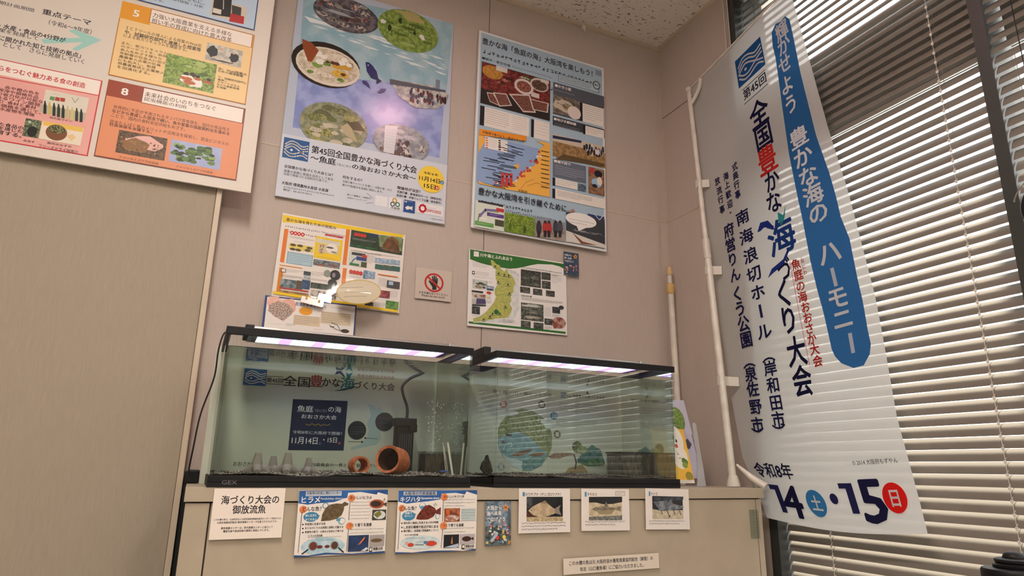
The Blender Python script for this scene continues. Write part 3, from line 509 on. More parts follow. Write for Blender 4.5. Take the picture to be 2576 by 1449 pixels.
  ['P',[[262.7,431],[326.4,427.7],[326.3,663.6],[207.1,667.4],[112.2,670.3],[23.1,669.2],[21.3,656.5],[39.2,664.5],[102,665.8],[178.6,622.9],[198.7,594.9],[215.6,574.2],[257.2,540.8],[270.9,503],[277.5,466.3],[298.9,443.6]],'#efb550'],
  ['P',[[13.8,464.3],[35,462.5],[42.6,487.9],[24.1,526.2],[16.9,544.7]],'#efb550'],['P',[[166.8,561.1],[187.3,549.7],[191.1,565.9],[170.7,579.3]],'#e3b25a'],
  ['R',[41.8,464.2,95,50.4],'#f0ebe4'],['R',[44,469.8,8.9,5.3],'#d8604a'],['R',[97.9,467.6,9.7,5.9],'#2a2a34'],['R',[44.3,480,8.9,5.3],'#d8604a'],['R',[98.2,477.2,9.7,5.9],'#2a2a34'],
  ['R',[44.7,490.1,8.9,5.3],'#d8604a'],['R',[98.5,486.7,9.7,5.9],'#2a2a34'],['R',[45.1,500.2,8.9,5.3],'#d8604a'],['R',[98.8,496.3,9.7,5.9],'#2a2a34'],['R',[45.4,510.3,8.9,5.4],'#d8604a'],
  ['R',[99.1,505.8,9.7,5.9],'#2a2a34'],['S',[55.2,465.7,36.5,44.5],5,'k'],['S',[109.4,466.2,23.2,45.3],5,'k'],['L',[[128.8,480.7],[169.8,483.4]],3.2,'#23252e'],
  ['L',[[153.7,484.9],[208.7,484.4]],3.2,'#23252e'],['L',[[98.2,496.1],[139.2,498.7]],3.1,'#23252e'],['L',[[156.2,497.5],[201.7,499.3]],3.2,'#23252e'],['L',[[121.6,506.8],[184.2,504.5]],3.1,'#23252e'],
  ['L',[[155.6,510.3],[204,511.5]],3.2,'#23252e'],['L',[[121.6,519.5],[173.4,519.8]],3.1,'#23252e'],['L',[[96.3,527.9],[166.3,523.9]],3.1,'#23252e'],['L',[[95.9,534.2],[169.2,529.6]],3.1,'#23252e'],
  ['L',[[105.5,539.7],[146.1,542.7]],3.1,'#23252e'],['L',[[97.7,546.6],[165.4,543.4]],3.1,'#23252e'],['L',[[41.2,557.3],[96.7,556.7]],3.0,'#23252e'],['L',[[63.8,561.7],[126.4,559.7]],3.1,'#23252e'],
  ['L',[[37.4,570],[103.7,567]],3.0,'#23252e'],['L',[[112.2,570.6],[175.2,568.7]],3.1,'#23252e'],['L',[[105.4,577.3],[177.7,573.4]],3.1,'#23252e'],['L',[[55.7,587.1],[123.2,584.2]],3.0,'#23252e'],
  ['L',[[97.7,590.3],[155.4,589.7]],3.1,'#23252e'],['L',[[31.5,601.2],[89.2,600.4]],3.0,'#23252e'],['L',[[105.3,602.2],[151.6,604.2]],3.1,'#23252e'],['L',[[81.1,610.1],[150.9,606.9]],3.0,'#23252e'],
  ['L',[[77,616.5],[112.1,620.9]],3.0,'#23252e'],['L',[[80.1,622.5],[124,625]],3.0,'#23252e'],['L',[[101.1,627.3],[161.7,626.3]],3.1,'#23252e'],['L',[[50.9,636.7],[119.9,633.8]],3.0,'#23252e'],
  ['L',[[80.1,640.9],[127.2,642.9]],3.0,'#23252e'],['L',[[99.5,645.8],[169.3,643.1]],3.1,'#23252e'],['L',[[105.1,651.6],[174.6,649.1]],3.1,'#23252e'],['L',[[83.7,659.1],[145.3,658.1]],3.0,'#23252e'],
  ['L',[[79,665.5],[133.6,666]],3.0,'#23252e'],['R',[271.2,473.8,9.4,9],'#c83a32'],['R',[179,606.2,9.1,8.9],'#c83a32'],['R',[93.2,647.9,8.9,8.7],'#e8d8d0'],
  ['R',[264,496.5,9.4,9],'#e8d8d0'],['R',[234.2,523,9.3,9],'#d0483c'],['R',[190.3,590.1,9.2,8.9],'#c83a32'],['R',[88.1,645.4,8.9,8.7],'#c83a32'],['R',[262,523.8,9.4,9],'#d0483c'],
  ['R',[252.3,520.2,9.4,9],'#c83a32'],['R',[172.9,622.4,9.1,8.8],'#e8d8d0'],['R',[144,639.9,9,8.8],'#2a2a30'],['R',[136.6,630.1,9,8.8],'#2a2a30'],['R',[258.3,512.7,9.4,9],'#2a2a30'],
  ['R',[278.5,492.4,9.4,9],'#e8d8d0'],['R',[116.3,629.9,9,8.8],'#2a2a30'],['R',[127.5,649.8,9,8.8],'#c83a32'],['R',[196,596.6,9.2,8.9],'#c83a32'],['R',[207,593.1,9.2,8.9],'#d0483c'],
  ['R',[221.1,568.2,9.3,8.9],'#c83a32'],['R',[194.5,580.2,9.2,8.9],'#c83a32'],['R',[107.8,657,9,8.7],'#c83a32'],['R',[232.5,552.7,9.3,8.9],'#e8d8d0'],['R',[219.6,556.5,9.3,8.9],'#c83a32'],
  ['R',[263.7,519.4,9.4,9],'#c83a32'],['R',[207,572.9,9.2,8.9],'#d0483c'],['R',[231.6,564.4,9.3,8.9],'#c83a32'],['R',[113.5,603.4,12.3,50.8],'#c83a32'],['R',[115.9,616.3,6.3,8.7],'#2a2a34'],
  ['R',[131,601.3,12.3,52.7],'#c83a32'],['R',[133.4,612.5,6.3,8.7],'#2a2a34'],['R',[149.3,599.1,12.3,54.7],'#c83a32'],['R',[151.6,608.5,6.4,8.7],'#2a2a34'],
  ['L',[[284.8,471.6],[319.5,470.6]],2.95,'#3a3022'],['L',[[285,491.3],[319.7,490.3]],2.94,'#3a3022'],['L',[[285.3,510.8],[319.9,510]],2.94,'#3a3022'],['L',[[285.5,530.3],[320.1,529.6]],2.93,'#3a3022'],
  ['L',[[285.8,549.7],[320.2,549.1]],2.92,'#3a3022'],['L',[[286,569.1],[320.4,568.5]],2.91,'#3a3022'],['L',[[286.3,588.3],[320.6,587.9]],2.91,'#3a3022'],
  ['L',[[286.5,607.5],[320.8,607.1]],2.9,'#3a3022'],['L',[[286.8,626.6],[321,626.4]],2.89,'#3a3022'],['L',[[223.8,637],[265.4,614.7],[300.9,620.9],[325.8,608.8]],1.42,'#c08a3a'],
  ['L',[[196.6,656.2],[216.6,625],[251.2,604.1]],1.4,'#c08a3a'],['T',[186.3,658.3,39.5,10.7],'大阪湾','k',0],['P',[[15.5,441.3],[218.3,422.8],[217.3,445.6],[16.5,467]],'#e8932c'],
  ['T',[29,444.8,178.4,42.1],'大阪湾で食べよう・遊ぼうマップ','k',1],['T',[21.8,684.5,406.1,90.5],'豊かな大阪湾を引き継ぐために…','k',1],['S',[22.1,725.9,373,74.4],1,'k'],['R',[11.7,739.6,119.6,104.7],'#d5dccf'],
  ['R',[22.5,737.5,103.2,9],'#2c2a34'],['S',[27.2,741.7,93.7,17.3],1,'w'],['L',[[22.9,826.8],[29.3,793.9],[59.5,772.1],[105.3,769.9]],5.8,'#7ba06a'],['L',[[29.6,803.3],[52.9,770.2],[95.2,765.3]],7.8,'#7a68a8'],
  ['R',[59.7,778.5,69.4,14.7],'#5a3a8a'],['S',[69.6,781.1,42.9,8.7],2,'w'],['R',[96.8,754,32.2,14.6],'#c03a36'],['R',[13.1,821,74.7,16.3],'#5a9a4a'],['S',[19.6,824.9,61.5,7.3],2,'w'],
  ['R',[93.1,801.2,37,25.4],'#4a4a34'],['R',[29.7,805.2,31.1,5.1],'#efece6'],['S',[134.5,748,260.6,48.7],1,'k'],['H',[133,764.6,126.9,76.7],'seaweed',0],
  ['R',[260.6,760.3,133.2,80.5],'#a8998c','#8a7c70',60],['R',[260.6,760.3,133,23.1],'#8a929c'],['E',[278.6,803.3,12,29.5],'#33333a'],['E',[278.3,778.9,6.4,6.6],'#3a2c28'],
  ['R',[271.8,814.3,12.8,27.2],'#23232a'],['E',[306.5,798.3,12.1,29.7],'#b03430'],['E',[306.2,773.8,6.4,6.6],'#3a2c28'],['R',[299.6,809.4,12.9,27.4],'#23232a'],
  ['E',[322.6,795.4,12.2,29.8],'#b03430'],['E',[322.3,770.9,6.5,6.7],'#3a2c28'],['R',[315.7,806.6,12.9,27.5],'#23232a'],['E',[352.2,790.1,12.3,30],'#3a4250'],
  ['E',[352.1,765.4,6.5,6.7],'#3a2c28'],['R',[345.2,801.4,12.9,27.6],'#23232a'],['E',[372.2,786.6,12.4,30.1],'#504a54'],['E',[372.1,761.8,6.6,6.7],'#3a2c28'],
  ['R',[365.1,797.9,13,27.7],'#23232a'],['R',[398.7,714.2,180.9,122.6],'#3a3c42'],['R',[431.4,779.4,148.9,8],'#8a8c90','#33353a',90],['P',[[398.8,791.9],[579.8,821.8],[579.5,836.8],[398.9,838.6]],'#d8d2ca'],
  ['P',[[424.1,794.2],[475.2,825.8],[541.9,831.5],[467.8,837.1]],'#7a4a34'],['R',[498.3,702.2,79.4,13],'#2c3a6a'],['L',[[528.5,696.5],[554.7,719.4],[578.1,690.7]],3.1,'#d8dce8'],
  ['E',[468.3,736.7,71.6,30.1],'#efece8'],['P',[[446.1,763.2],[490.3,765.5],[457,785]],'#efece8'],['S',[411,737,120.7,24.4],2,'k'],['P',[[405.9,712.8],[431.5,694.2],[442.5,705.9]],'#a88070'],
  ]),
 'grow': dict(origin=[0.1694, 2.192, 1.7562], size=[0.4177, 0.2852], tilt=-0.0248, prints=[
  ['R',[0,0,417.7,285.2],'#ece4de'],['P',[[1,6.3],[410.4,0],[410.7,10.3],[227.6,16.6],[91.1,21.2],[3.4,32.8]],'#f0cc1c'],['T',[13.8,14.3,162.6,11.1],'豊かな海を育むための取組み','k',1],
  ['S',[13.7,38,197,37.1],2,'k'],['R',[11.8,53.1,13,115.4],'#e07c1e'],['R',[210.1,16.9,13,127.3],'#e07c1e'],['R',[213.4,154.7,13,54.6],'#e07c1e'],['R',[12,176.9,71.2,3.5],'#d8861e'],
  ['R',[12.6,186.3,13.4,88.7],'#d8861e'],['E',[36.9,63,5.9,7.1],'#c8302a'],['E',[36.9,63,2.4,2.9],'#f0d8d0'],['E',[47.9,63,5.9,7.1],'#c8302a'],['E',[47.9,63,2.4,2.9],'#f0d8d0'],
  ['E',[59.2,63,6,7.1],'#c8302a'],['E',[59.2,63,2.4,2.9],'#f0d8d0'],['E',[70.9,62.9,6,7.1],'#c8302a'],['E',[70.9,62.9,2.4,2.9],'#f0d8d0'],['S',[31.5,74.5,77.9,6.2],3,'k'],
  ['S',[45.1,89.2,53.8,9.6],1,'k'],['R',[33.8,98.8,77,20.7],'#e2cf62'],['E',[45.4,103.8,9.4,4.5],'#5a4a2c'],['E',[67.5,103,9.5,4.5],'#5a4a2c'],['E',[45.6,118.3,9.4,4.5],'#5a4a2c'],
  ['E',[63.4,118.4,9.5,4.5],'#5a4a2c'],['E',[97.8,105.7,9.6,4.5],'#5a4a2c'],['E',[92.8,114.8,9.6,4.5],'#5a4a2c'],['R',[31.6,128.9,80.8,39.3],'#6f97a8'],['R',[33.6,130.4,76.9,36.1],'#aecbd8'],
  ['S',[36.1,131.9,72.9,32.6],5,'k'],['R',[113.8,60,89.8,74.9],'#f2cc1a'],['R',[117,67,77.9,14.4],'#ddd8c8'],['S',[134.2,65.2,59,11.8],2,'k'],['R',[125.6,84.3,67.9,29.2],'#d8c89a'],
  ['E',[169.8,94.5,19.1,18],'#efe8de'],['E',[163.3,92.4,12.3,3.3],'#5a5650'],['E',[177.2,106.4,9.3,2.6],'#7a7468'],['R',[130.3,85.1,14.4,33.6],'#8a7458','#d8c0a0',200],
  ['S',[125.9,126.9,70.5,11.3],1,'k'],['R',[142.3,46.3,60.5,6.1],'#c02a2e'],['S',[147.8,48.6,53,9.9],1,'w'],['H',[115.3,140.2,86.9,20.7],'crab',0],['R',[227.5,15.9,182.6,60.6],'#20301f','#2e4a34',40],
  ['P',[[321.5,15.9],[406.3,10.4],[408.9,62.2],[328.8,59.3]],'#6a7a52','#8a9a74',40],['P',[[338.2,54.1],[352.1,24],[371.2,13.5],[392.5,26.9],[402.9,70.2],[343,70.4]],'#54381e','#7a5028',60],
  ['R',[231.1,66.8,92.5,7.1],'#1c4a2a','#2c6a34',60],['R',[285.5,15.8,34.2,15.9],'#1e3448'],['E',[243.3,29.6,5.8,6.7],'#c8302a'],['E',[253.5,29.5,5.8,6.7],'#c8302a'],
  ['E',[264.1,29.4,5.8,6.7],'#c8302a'],['E',[274.5,29.4,5.8,6.8],'#c8302a'],['S',[235,42.4,79.8,7.4],4,'#c8ccc8'],['S',[332.3,62,70.2,4.7],3,'#b8b8b0'],['S',[232.7,83.3,171,26.5],1,'k'],
  ['R',[229,93.3,63.7,48.3],'#cfd8cc'],['R',[237,94.2,46.5,9.9],'#33333c'],['L',[[238.1,135.7],[244.5,121.3],[259.1,108.8]],3.8,'#4a6a8a'],['R',[254.1,106.3,34.9,14.1],'#34407c'],
  ['R',[272.4,98.1,17.1,10.5],'#b8322e'],['R',[233.1,133.3,32.4,7.9],'#34703a'],['R',[271.7,123.4,19.4,18.5],'#4a5230'],['S',[291.4,94.8,25.6,31],7,'k'],
  ['R',[317.9,100.4,29.7,17.3],'#8aa6c8','#bccbd6',120],['R',[346.5,98.8,29.9,17.4],'#86a4bc','#bccbd6',120],['R',[375.4,97.3,30.2,17.5],'#7f9fb6','#bccbd6',120],
  ['R',[320,123,29.6,17.3],'#2c6a5a','#3f5a52',120],['R',[348.5,121.5,29.9,17.4],'#5a6a60','#3f5a52',120],['R',[377.4,120.1,30.1,17.5],'#30706c','#3f5a52',120],
  ['S',[318.1,85,86.5,5.5],2,'k'],['R',[18.6,188.5,15.2,12.7],'#33302c'],['R',[20.6,190.1,11.3,9.5],'#ece4de'],['S',[36.4,187.1,51.2,10.8],2,'k'],['S',[20.1,207.2,66.8,9.9],4,'k'],
  ['R',[89.2,186.5,22.3,12.4],'#3a4650'],['R',[90.5,202.2,22.5,9.8],'#c0ccd2','#8a9aa6',150],['R',[22,222.6,54.2,27.8],'#8fa4a8','#4a5a60',60],['R',[71.2,221.2,19.5,28.6],'#5a4a3a'],
  ['R',[87.3,215.5,26.7,30.8],'#3a587c','#2c4468',80],['R',[20.7,250.9,90.8,4.5],'#b83832'],['R',[21.8,260.1,91.7,13],'#b08c58','#8a6438',60],['S',[113.2,182.5,43.3,15.6],3,'k'],
  ['S',[115.3,206.3,51.9,6.3],2,'k'],['R',[115.5,220.6,69.8,18.1],'#4c5850','#2c3430',60],['E',[190.2,184.7,17.2,17.4],'#14141a'],['E',[185.7,185.4,5.5,8.4],'#8a7a80'],
  ['E',[163.9,182.4,10.9,11.5],'#8c9488'],['E',[184.1,213.2,15.2,13.4],'#3a443e','#1f2622',100],['R',[118.4,245.6,82.7,26],'#c9bfb8','#6a625c',60],['E',[132.9,256.1,8.9,9.4],'#c8c0b8'],
  ['E',[241,164.4,6.3,7.2],'#c8302a'],['E',[252,164.5,6.3,7.2],'#c8302a'],['E',[263.1,164.7,6.3,7.2],'#c8302a'],['E',[274.2,164.9,6.3,7.2],'#c8302a'],['S',[237.5,177.1,41.6,6.6],2,'k'],
  ['R',[282.4,151.6,17.1,28.8],'#4a6c8c','#9ab4cc',150],['R',[296.9,152.6,26.4,24.1],'#a8bccc','#7a98b4',150],['R',[331.8,156.3,70.3,3.6],'#e07c1e'],['S',[341.1,158.1,52.5,8],1,'k'],
  ['S',[335.8,171.4,41.8,30.2],6,'k'],['R',[366.1,175,45.3,24.9],'#4c4a4a'],['R',[372.2,177.4,15.9,12.6],'#a8c0d8'],['R',[336.3,212.8,43.5,25],'#7a2c34','#a8505a',90],
  ['S',[379.9,209.6,26.7,24.4],5,'k'],['R',[297.6,259.5,28.6,17.1],'#3c3a38'],['S',[327.6,256.8,39.9,14],4,'k'],['R',[368.5,246.1,44.3,28.4],'#3c6a30','#6a9a4a',90],
  ['P',[[3.3,267.5],[413.5,275.1],[412.8,283.4],[3.4,276.8]],'#f0cc1c'],]),
 'river': dict(origin=[0.8287, 2.192, 1.7329], size=[0.4086, 0.2897], tilt=0.0075, prints=[
  ['R',[0,0,408.6,289.7],'#ebe8e4'],['P',[[4,1.6],[400.5,5],[400.2,24.9],[378,17.7],[346.4,14.6],[284.2,21],[253.5,30],[229.2,38.9],[193.3,50.2],[163.6,56.1],[105.1,55.4],[47.5,49.3],[4.9,40]],'#2f6b2b'],
  ['R',[19.1,7.1,20,19.3],'w'],['S',[20.6,10.3,17.3,12.8],3,'#2f6b2b'],['T',[43.9,10.3,131.3,14.2],'川や海とふれあおう','w',1],['S',[211.1,20.1,24.2,3.8],1,'k'],['P',[[5.1,273],[402.4,275.9],[402.3,284.2],[5.3,280.8]],'#2f6b2b'],
  ['P',[[90.7,58.7],[105.2,65.1],[114.9,138.3],[104.1,188.4],[68.1,237.8],[21.7,276.6],[176.9,261.8],[205.8,204.7],[205.3,71.7],[172.5,59.1]],'#dfe0de','#cfd2d2',60],
  ['P',[[87.4,32.8],[94.6,30.4],[109.3,43.8],[122.4,47.6],[131.4,61.7],[143.2,71.3],[151.8,56.2],[157.7,61],[159.3,72],[172.6,78.7],[184.6,96.7],[190.6,108.5],[180.4,127.8],[183.4,141.2],[170.3,159.2],[173.4,175.4],[166.2,192.5],[176.5,207.8],[170.8,227.3],[159.4,244.7],[107.9,253.8],[74.2,263.7],[23,275.2],[21.3,260.9],[51.6,250],[73.6,229.2],[84.6,214.7],[101.4,194.1],[111,171.4],[103.7,158.7],[106.3,139.3],[117.6,121.5],[108.7,103.4],[106.9,84.3],[108.1,64.8],[90.6,53.2]],'#b9bb6a','#a9aa58',120],
  ['L',[[106.4,144.7],[129.3,133.8],[143.7,118.4],[164,104.8]],2.02,'#8fa06a'],['L',[[120.2,99.2],[143.4,99],[175.9,114.4]],2.04,'#8fa06a'],['L',[[109.5,166.1],[135.4,157.8],[170.3,162]],2.02,'#8fa06a'],
  ['L',[[111.3,89.2],[125.7,76.3],[119.7,66]],2.04,'#8fa06a'],['L',[[132.7,174.4],[144.4,189.4],[173.4,180.8]],2.03,'#8fa06a'],['L',[[140.4,85.6],[149.3,95.5],[155.3,111.4]],2.06,'#8fa06a'],
  ['E',[105.1,54.1,3.8,3.9],'#3c4a34'],['L',[[97.1,61.2],[113.9,60.4]],2.04,'#4a4f3c'],['E',[119.9,79.9,3.8,3.9],'#3c4a34'],['L',[[111.9,87],[128.7,86.2]],2.04,'#4a4f3c'],
  ['E',[143.3,82.4,3.8,3.9],'#3c4a34'],['L',[[135.2,89.5],[152.1,88.8]],2.06,'#4a4f3c'],['E',[160.9,83,3.9,3.9],'#3c4a34'],['L',[[152.7,90.1],[169.8,89.4]],2.07,'#4a4f3c'],
  ['E',[118.9,113.1,3.8,3.8],'#3c4a34'],['L',[[110.9,120.1],[127.7,119.5]],2.03,'#4a4f3c'],['E',[158.3,118,3.8,3.9],'#3c4a34'],['L',[[150.1,125],[167.1,124.4]],2.06,'#4a4f3c'],
  ['E',[164.4,151.7,3.8,3.8],'#3c4a34'],['L',[[156.3,158.6],[173.2,158.1]],2.05,'#4a4f3c'],['E',[148.9,205.2,3.8,3.8],'#3c4a34'],['L',[[140.9,212],[157.6,211.6]],2.03,'#4a4f3c'],
  ['E',[126.2,231.9,3.7,3.8],'#3c4a34'],['L',[[118.2,238.6],[134.8,238.3]],2.01,'#4a4f3c'],['E',[97.7,236.1,3.7,3.7],'#3c4a34'],['L',[[89.9,242.8],[106.3,242.4]],1.99,'#4a4f3c'],
  ['E',[88,247.7,3.7,3.7],'#3c4a34'],['L',[[80.2,254.4],[96.6,254.1]],1.98,'#4a4f3c'],['E',[63,260.8,3.6,3.7],'#3c4a34'],['L',[[55.3,267.4],[71.5,267.1]],1.96,'#4a4f3c'],
  ['E',[112.4,227.9,9.5,9.4],'#1f6a2c'],['H',[16.5,114.8,59.1,33.5],'town',0],['H',[72.4,132.4,28.8,17.8],'sea',0],['H',[16.1,216.1,31.2,27.7],'dark',0],
  ['H',[211.2,51.2,85.4,64.1],'stream',0],['H',[299.4,51.1,39.2,29.4],'stream',0],['H',[300.8,85.1,37.5,30.1],'stream',0],['H',[208.5,119.4,41.9,22.9],'stream',0],
  ['H',[262.5,120.8,39.5,23.5],'stream',0],['H',[318.1,121.3,37.9,22.5],'stream',0],['H',[212.3,180.7,94.6,65.4],'river',0],['H',[211.9,250.3,40.5,23.8],'stream',0],
  ['H',[265.3,252,40.5,23.6],'stream',0],['H',[310.6,232.5,34.9,22.9],'stream',0],['H',[344.7,183.1,33.8,24.5],'dark',0],['R',[13.3,156.5,45,6.9],'#3a342c'],
  ['R',[15,168.3,53.5,13.8],'#c8c2b4','#8a5a50',90],['E',[80.9,159.1,9.7,4.9],'#c03a32'],['R',[71.9,167.7,17.8,11.5],'#d8d4b8'],['R',[15.7,187.5,54.7,23.4],'#b8b4b0'],
  ['P',[[33.5,185.5],[67.1,184.4],[70.3,202.9],[31.2,207.1]],'#4a4266'],['P',[[16.2,208.7],[70.4,205.5],[70.4,210.9],[16.4,215.3]],'#3a3a3e'],['S',[14.9,46.3,64.4,22.7],4,'k'],
  ['R',[13.8,84,9.8,12.3],'#2c2c2c'],['E',[18.7,90.1,3.1,3.5],'w'],['S',[28.4,83.4,52.8,15.1],3,'k'],['S',[17.6,102.5,79.5,3.7],2,'k'],['S',[77.3,114.9,18.7,7.8],2,'k'],
  ['S',[166.6,61.3,25.3,13.5],3,'k'],['S',[212.7,39.7,176,27.4],2,'k'],['S',[343.5,55.5,43.6,35.7],5,'k'],['T',[212.2,151.2,44.9,6],'大和川河川敷','k',1],['S',[213.1,159.9,175.4,11.5],4,'k'],
  ['S',[310.9,189.5,27.3,34.8],6,'k'],['S',[344.4,212.5,33.9,10.6],3,'k'],['E',[383.6,183.2,11,7.9],'#3a3a3a'],['S',[311.9,261.3,28.8,15.2],4,'k'],['S',[18.3,248.6,38.9,3.4],1,'k'],
  ['S',[137.9,252.2,50.7,15.3],4,'k'],['E',[373.4,243,28.7,21.7],'#b89084','#7a3c30',60],['E',[356.3,257.1,9.9,10.5],'#8a4a3c'],['S',[72.8,186.5,20.1,12.6],4,'k'],
  ]),
 'starcard': dict(origin=[1.2245, 2.188, 1.7814], size=[0.0677, 0.096], tilt=0.0012, prints=[
  ['R',[0,0,67.7,96],'#344458','#3f5268',60],['T',[2.8,8.7,33.2,9.8],'大阪から','#e8e6e0',1],['T',[2.8,21,33.2,9.8],'海へ未来','#e8e6e0',1],['T',[2.8,33.2,41.5,9.8],'つなげよう','#e8e6e0',1],
  ['P',[[52.9,2.8],[55.9,9.9],[64,9.3],[57.8,15.6],[59.5,23.3],[52.7,20],[45.7,25.3],[47.7,17.1],[41.7,12.6],[49.7,10.8]],'#d89a3a'],['E',[52.8,14.7,3,3],'#5a4630'],
  ['E',[15.3,64.2,4.1,3.7],'#566a58'],['E',[59.5,87.4,3.4,2.1],'#566a58'],['E',[44.1,71.7,3.8,3.3],'#7a8a98'],['E',[32.9,75.4,3,2.3],'#566a58'],['E',[28.9,55,4,1.9],'#e8dcc0'],
  ['E',[18.1,64.8,3.1,1.9],'#c87a9a'],['E',[44.6,67.1,3,1.7],'#d8604a'],['E',[16.4,69.5,4.2,2],'#e0a03a'],['E',[12.2,68,3.4,2.2],'#c87a9a'],['E',[34.3,54.5,2.4,3.2],'#7a8a98'],
  ['E',[14.5,96.2,3.2,2.3],'#e0a03a'],['E',[31.3,58.8,1.7,3.3],'#566a58'],['E',[46.9,59.7,2.5,2.9],'#e0a03a'],['E',[57.2,69.4,4.2,2.7],'#d8604a'],['E',[53.8,60,2.5,1.5],'#566a58'],
  ['E',[6.7,74.5,3.7,1.8],'#e0a03a'],['E',[13,80.5,2.2,3.2],'#c87a9a'],['E',[42.2,58.7,2.5,3.1],'#c87a9a'],['E',[43.4,75,2.5,2.9],'#c87a9a'],['E',[7.3,62.8,3.1,3.5],'#7a8a98'],
  ['E',[32.7,57.9,3.9,2.9],'#d8604a'],['E',[13.5,84.8,3.2,1.6],'#e8dcc0'],['E',[56.2,53,4.1,3.3],'#c87a9a'],['E',[14,62.8,3.2,2.2],'#e8dcc0'],['E',[17.4,74.5,2.3,3.1],'#e0a03a'],
  ['E',[56.9,61.5,2.7,1.5],'#c87a9a'],]),
 'hand': dict(origin=[0.6319, 2.193, 1.6345], size=[0.1337, 0.1123], tilt=0.006, prints=[
  ['R',[0,0,133.7,112.3],'#cdbfb2'],['E',[68.3,48.9,35.7,35.1],'#b8231f'],['E',[68.3,48.9,28.8,28.3],'#cdbfb2'],['P',[[62.2,75.9],[62.3,65.4],[47.8,46.2],[48.2,43],[53.4,42.9],[61.1,49.3],[59.7,26.8],[62.2,24.4],[64.4,26.2],[66.1,41.3],[66.1,22.8],[68.5,20.9],[70.7,22.8],[71.9,41.1],[72.6,24.6],[75,23.3],[76.9,25.1],[77.3,42.5],[78,31.9],[80,30.3],[81.7,31.9],[81.8,48.6],[78.1,63.5],[78,74.5]],'#221a18'],
  ['L',[[45.5,30.7],[91.1,68.5]],6.9,'#b8231f'],['T',[14.7,84.9,107.4,8.9],'お手を触れないでください','k',1],['T',[24.8,95.4,84.2,7.3],'Please do not touch','k',1],]),
 'insect': dict(origin=[0.1432, 2.178, 1.4695], size=[0.2884, 0.1326], tilt=0.0, prints=[
  ['R',[0,0,288.4,132.6],'#33467e'],['R',[6.9,4.5,277.1,107.7],'#efe9e4'],['P',[[6,22.3],[13,1.8],[39.6,0],[48.3,9.5],[84.4,1.2],[95.5,19.8],[95.5,39.7],[62.5,78.6],[28.2,62.7]],'#e6b0a0','#eec4b4',30],
  ['P',[[13.3,48.8],[15.8,29],[41.5,14.2],[71.5,20.6],[89.8,38.3],[82.4,56.9],[60.5,76.8],[33.8,64.1]],'#8a6f62','#cdbcb0',260],['T',[93.8,11.1,96,13.7],'昆虫が未来をひらく','#2c3f80',1],
  ['E',[127.2,38.1,21,13.1],'#eba328'],['S',[112,35.9,32.4,4.4],1,'#c07818'],['R',[92.2,52.9,82.7,32.3],'#dcc9ae'],['S',[94.2,54.6,76.7,28.6],5,'k'],['R',[176,32.3,96.7,40.2],'#dcc9ae'],
  ['S',[177.7,33.6,90.8,35.8],6,'k'],['S',[205.4,14.3,67.3,5.7],1,'k'],['S',[19.9,86.9,44.1,7.1],1,'#c9b070'],['S',[71.2,83.5,27.4,8],3,'k'],['S',[157.5,92.5,37.3,2.3],1,'k'],
  ['E',[256.4,90.7,13.7,6.4],'#43342e'],['L',[[241.8,92.2],[222.9,86],[204.6,75.4]],1.75,'#43342e'],['L',[[241.7,90.2],[230.6,73.2],[210.7,67.2]],1.75,'#43342e'],
  ['E',[214.7,80.8,7.7,1.6],'#43342e'],]),
 'notice': dict(origin=[0.051, 1.676, 0.9001], size=[0.1508, 0.1072], tilt=0.0071, prints=[
  ['R',[0,0,150.8,107.2],'#ece0d4'],['T',[16.7,15.4,121.7,18.5],'海づくり大会の','k',1],['T',[41.9,36.2,69.5,18.1],'御放流魚','k',1],['T',[6,63.5,140.7,8.2],'この水槽の魚は、公益財団法人大阪府漁業振興基金栽培センターで育成された','k',1],
  ['T',[12.9,69.6,125.8,8.1],'大阪府漁業協同組合 栽培漁業センターで生産されたものです。','k',1],['T',[22.2,81.3,108.1,7.7],'栽培漁業センターは、府内漁業センターと協力して','k',1],['T',[27.4,87.8,96,7.4],'種苗生産や放流技術の開発に取組んでいます。','k',1],
  ]),
 'flounder': dict(origin=[0.2323, 1.676, 0.8955], size=[0.2096, 0.1446], tilt=0.0108, prints=[
  ['R',[0,0,209.6,144.6],'#efe8e0'],['P',[[0.3,0.5],[209.6,0],[209.6,12.1],[185.4,5.6],[182.4,11.1],[142.5,4.5],[113.2,6.2],[111.8,17.2],[81.6,26.6],[41.3,28.9],[21.5,31.4],[0.6,28.1]],'#1f4a86','#2a66a8',12],
  ['R',[15.2,2,82.8,10.6],'#b9c4d4'],['T',[17.3,2.6,78.7,9.3],'大阪湾の砂底に潜むハンター','#20283a',1],['T',[7.3,14,41.5,13.4],'ヒラメ','w',1],['T',[50.3,16.2,56,6],'Paralichthys olivaceus','w',0],
  ['E',[11.9,41.9,8.3,8.2],'#e0814a'],['T',[11,35.7,42.6,10.5],'どんな魚？','k',1],['E',[31.6,58.4,17.5,10.9],'#3f86ac'],['P',[[43.3,55.2],[52.3,55.4],[45.7,60.1]],'#3f86ac'],
  ['T',[18.3,52.7,25.3,6.4],'砂にまぎれ','w',1],['T',[19,61.4,25.2,6.5],'かくれるよ','w',1],['E',[62.4,34.2,7.3,7.1],'#5f9ab8'],['E',[62.4,34.2,5.1,5.1],'#efe8e0'],
  ['E',[101.9,69.5,8.6,8.3],'#8fb4c8'],['E',[103.4,69.5,6.2,5.9],'#efe8e0'],['R',[89.8,62.7,9.1,6.7],'#5f9ab8'],['P',[[54.3,68.7],[56.2,53.6],[62.2,40.1],[71.8,32.4],[87.9,29.7],[100.3,30.9],[106.2,26.1],[115.2,30.2],[115,34.2],[105.9,36.6],[105.4,44.9],[101.1,56.7],[90.3,64.3],[74.3,67.7]],'#5a4a32','#6e5c40',120],
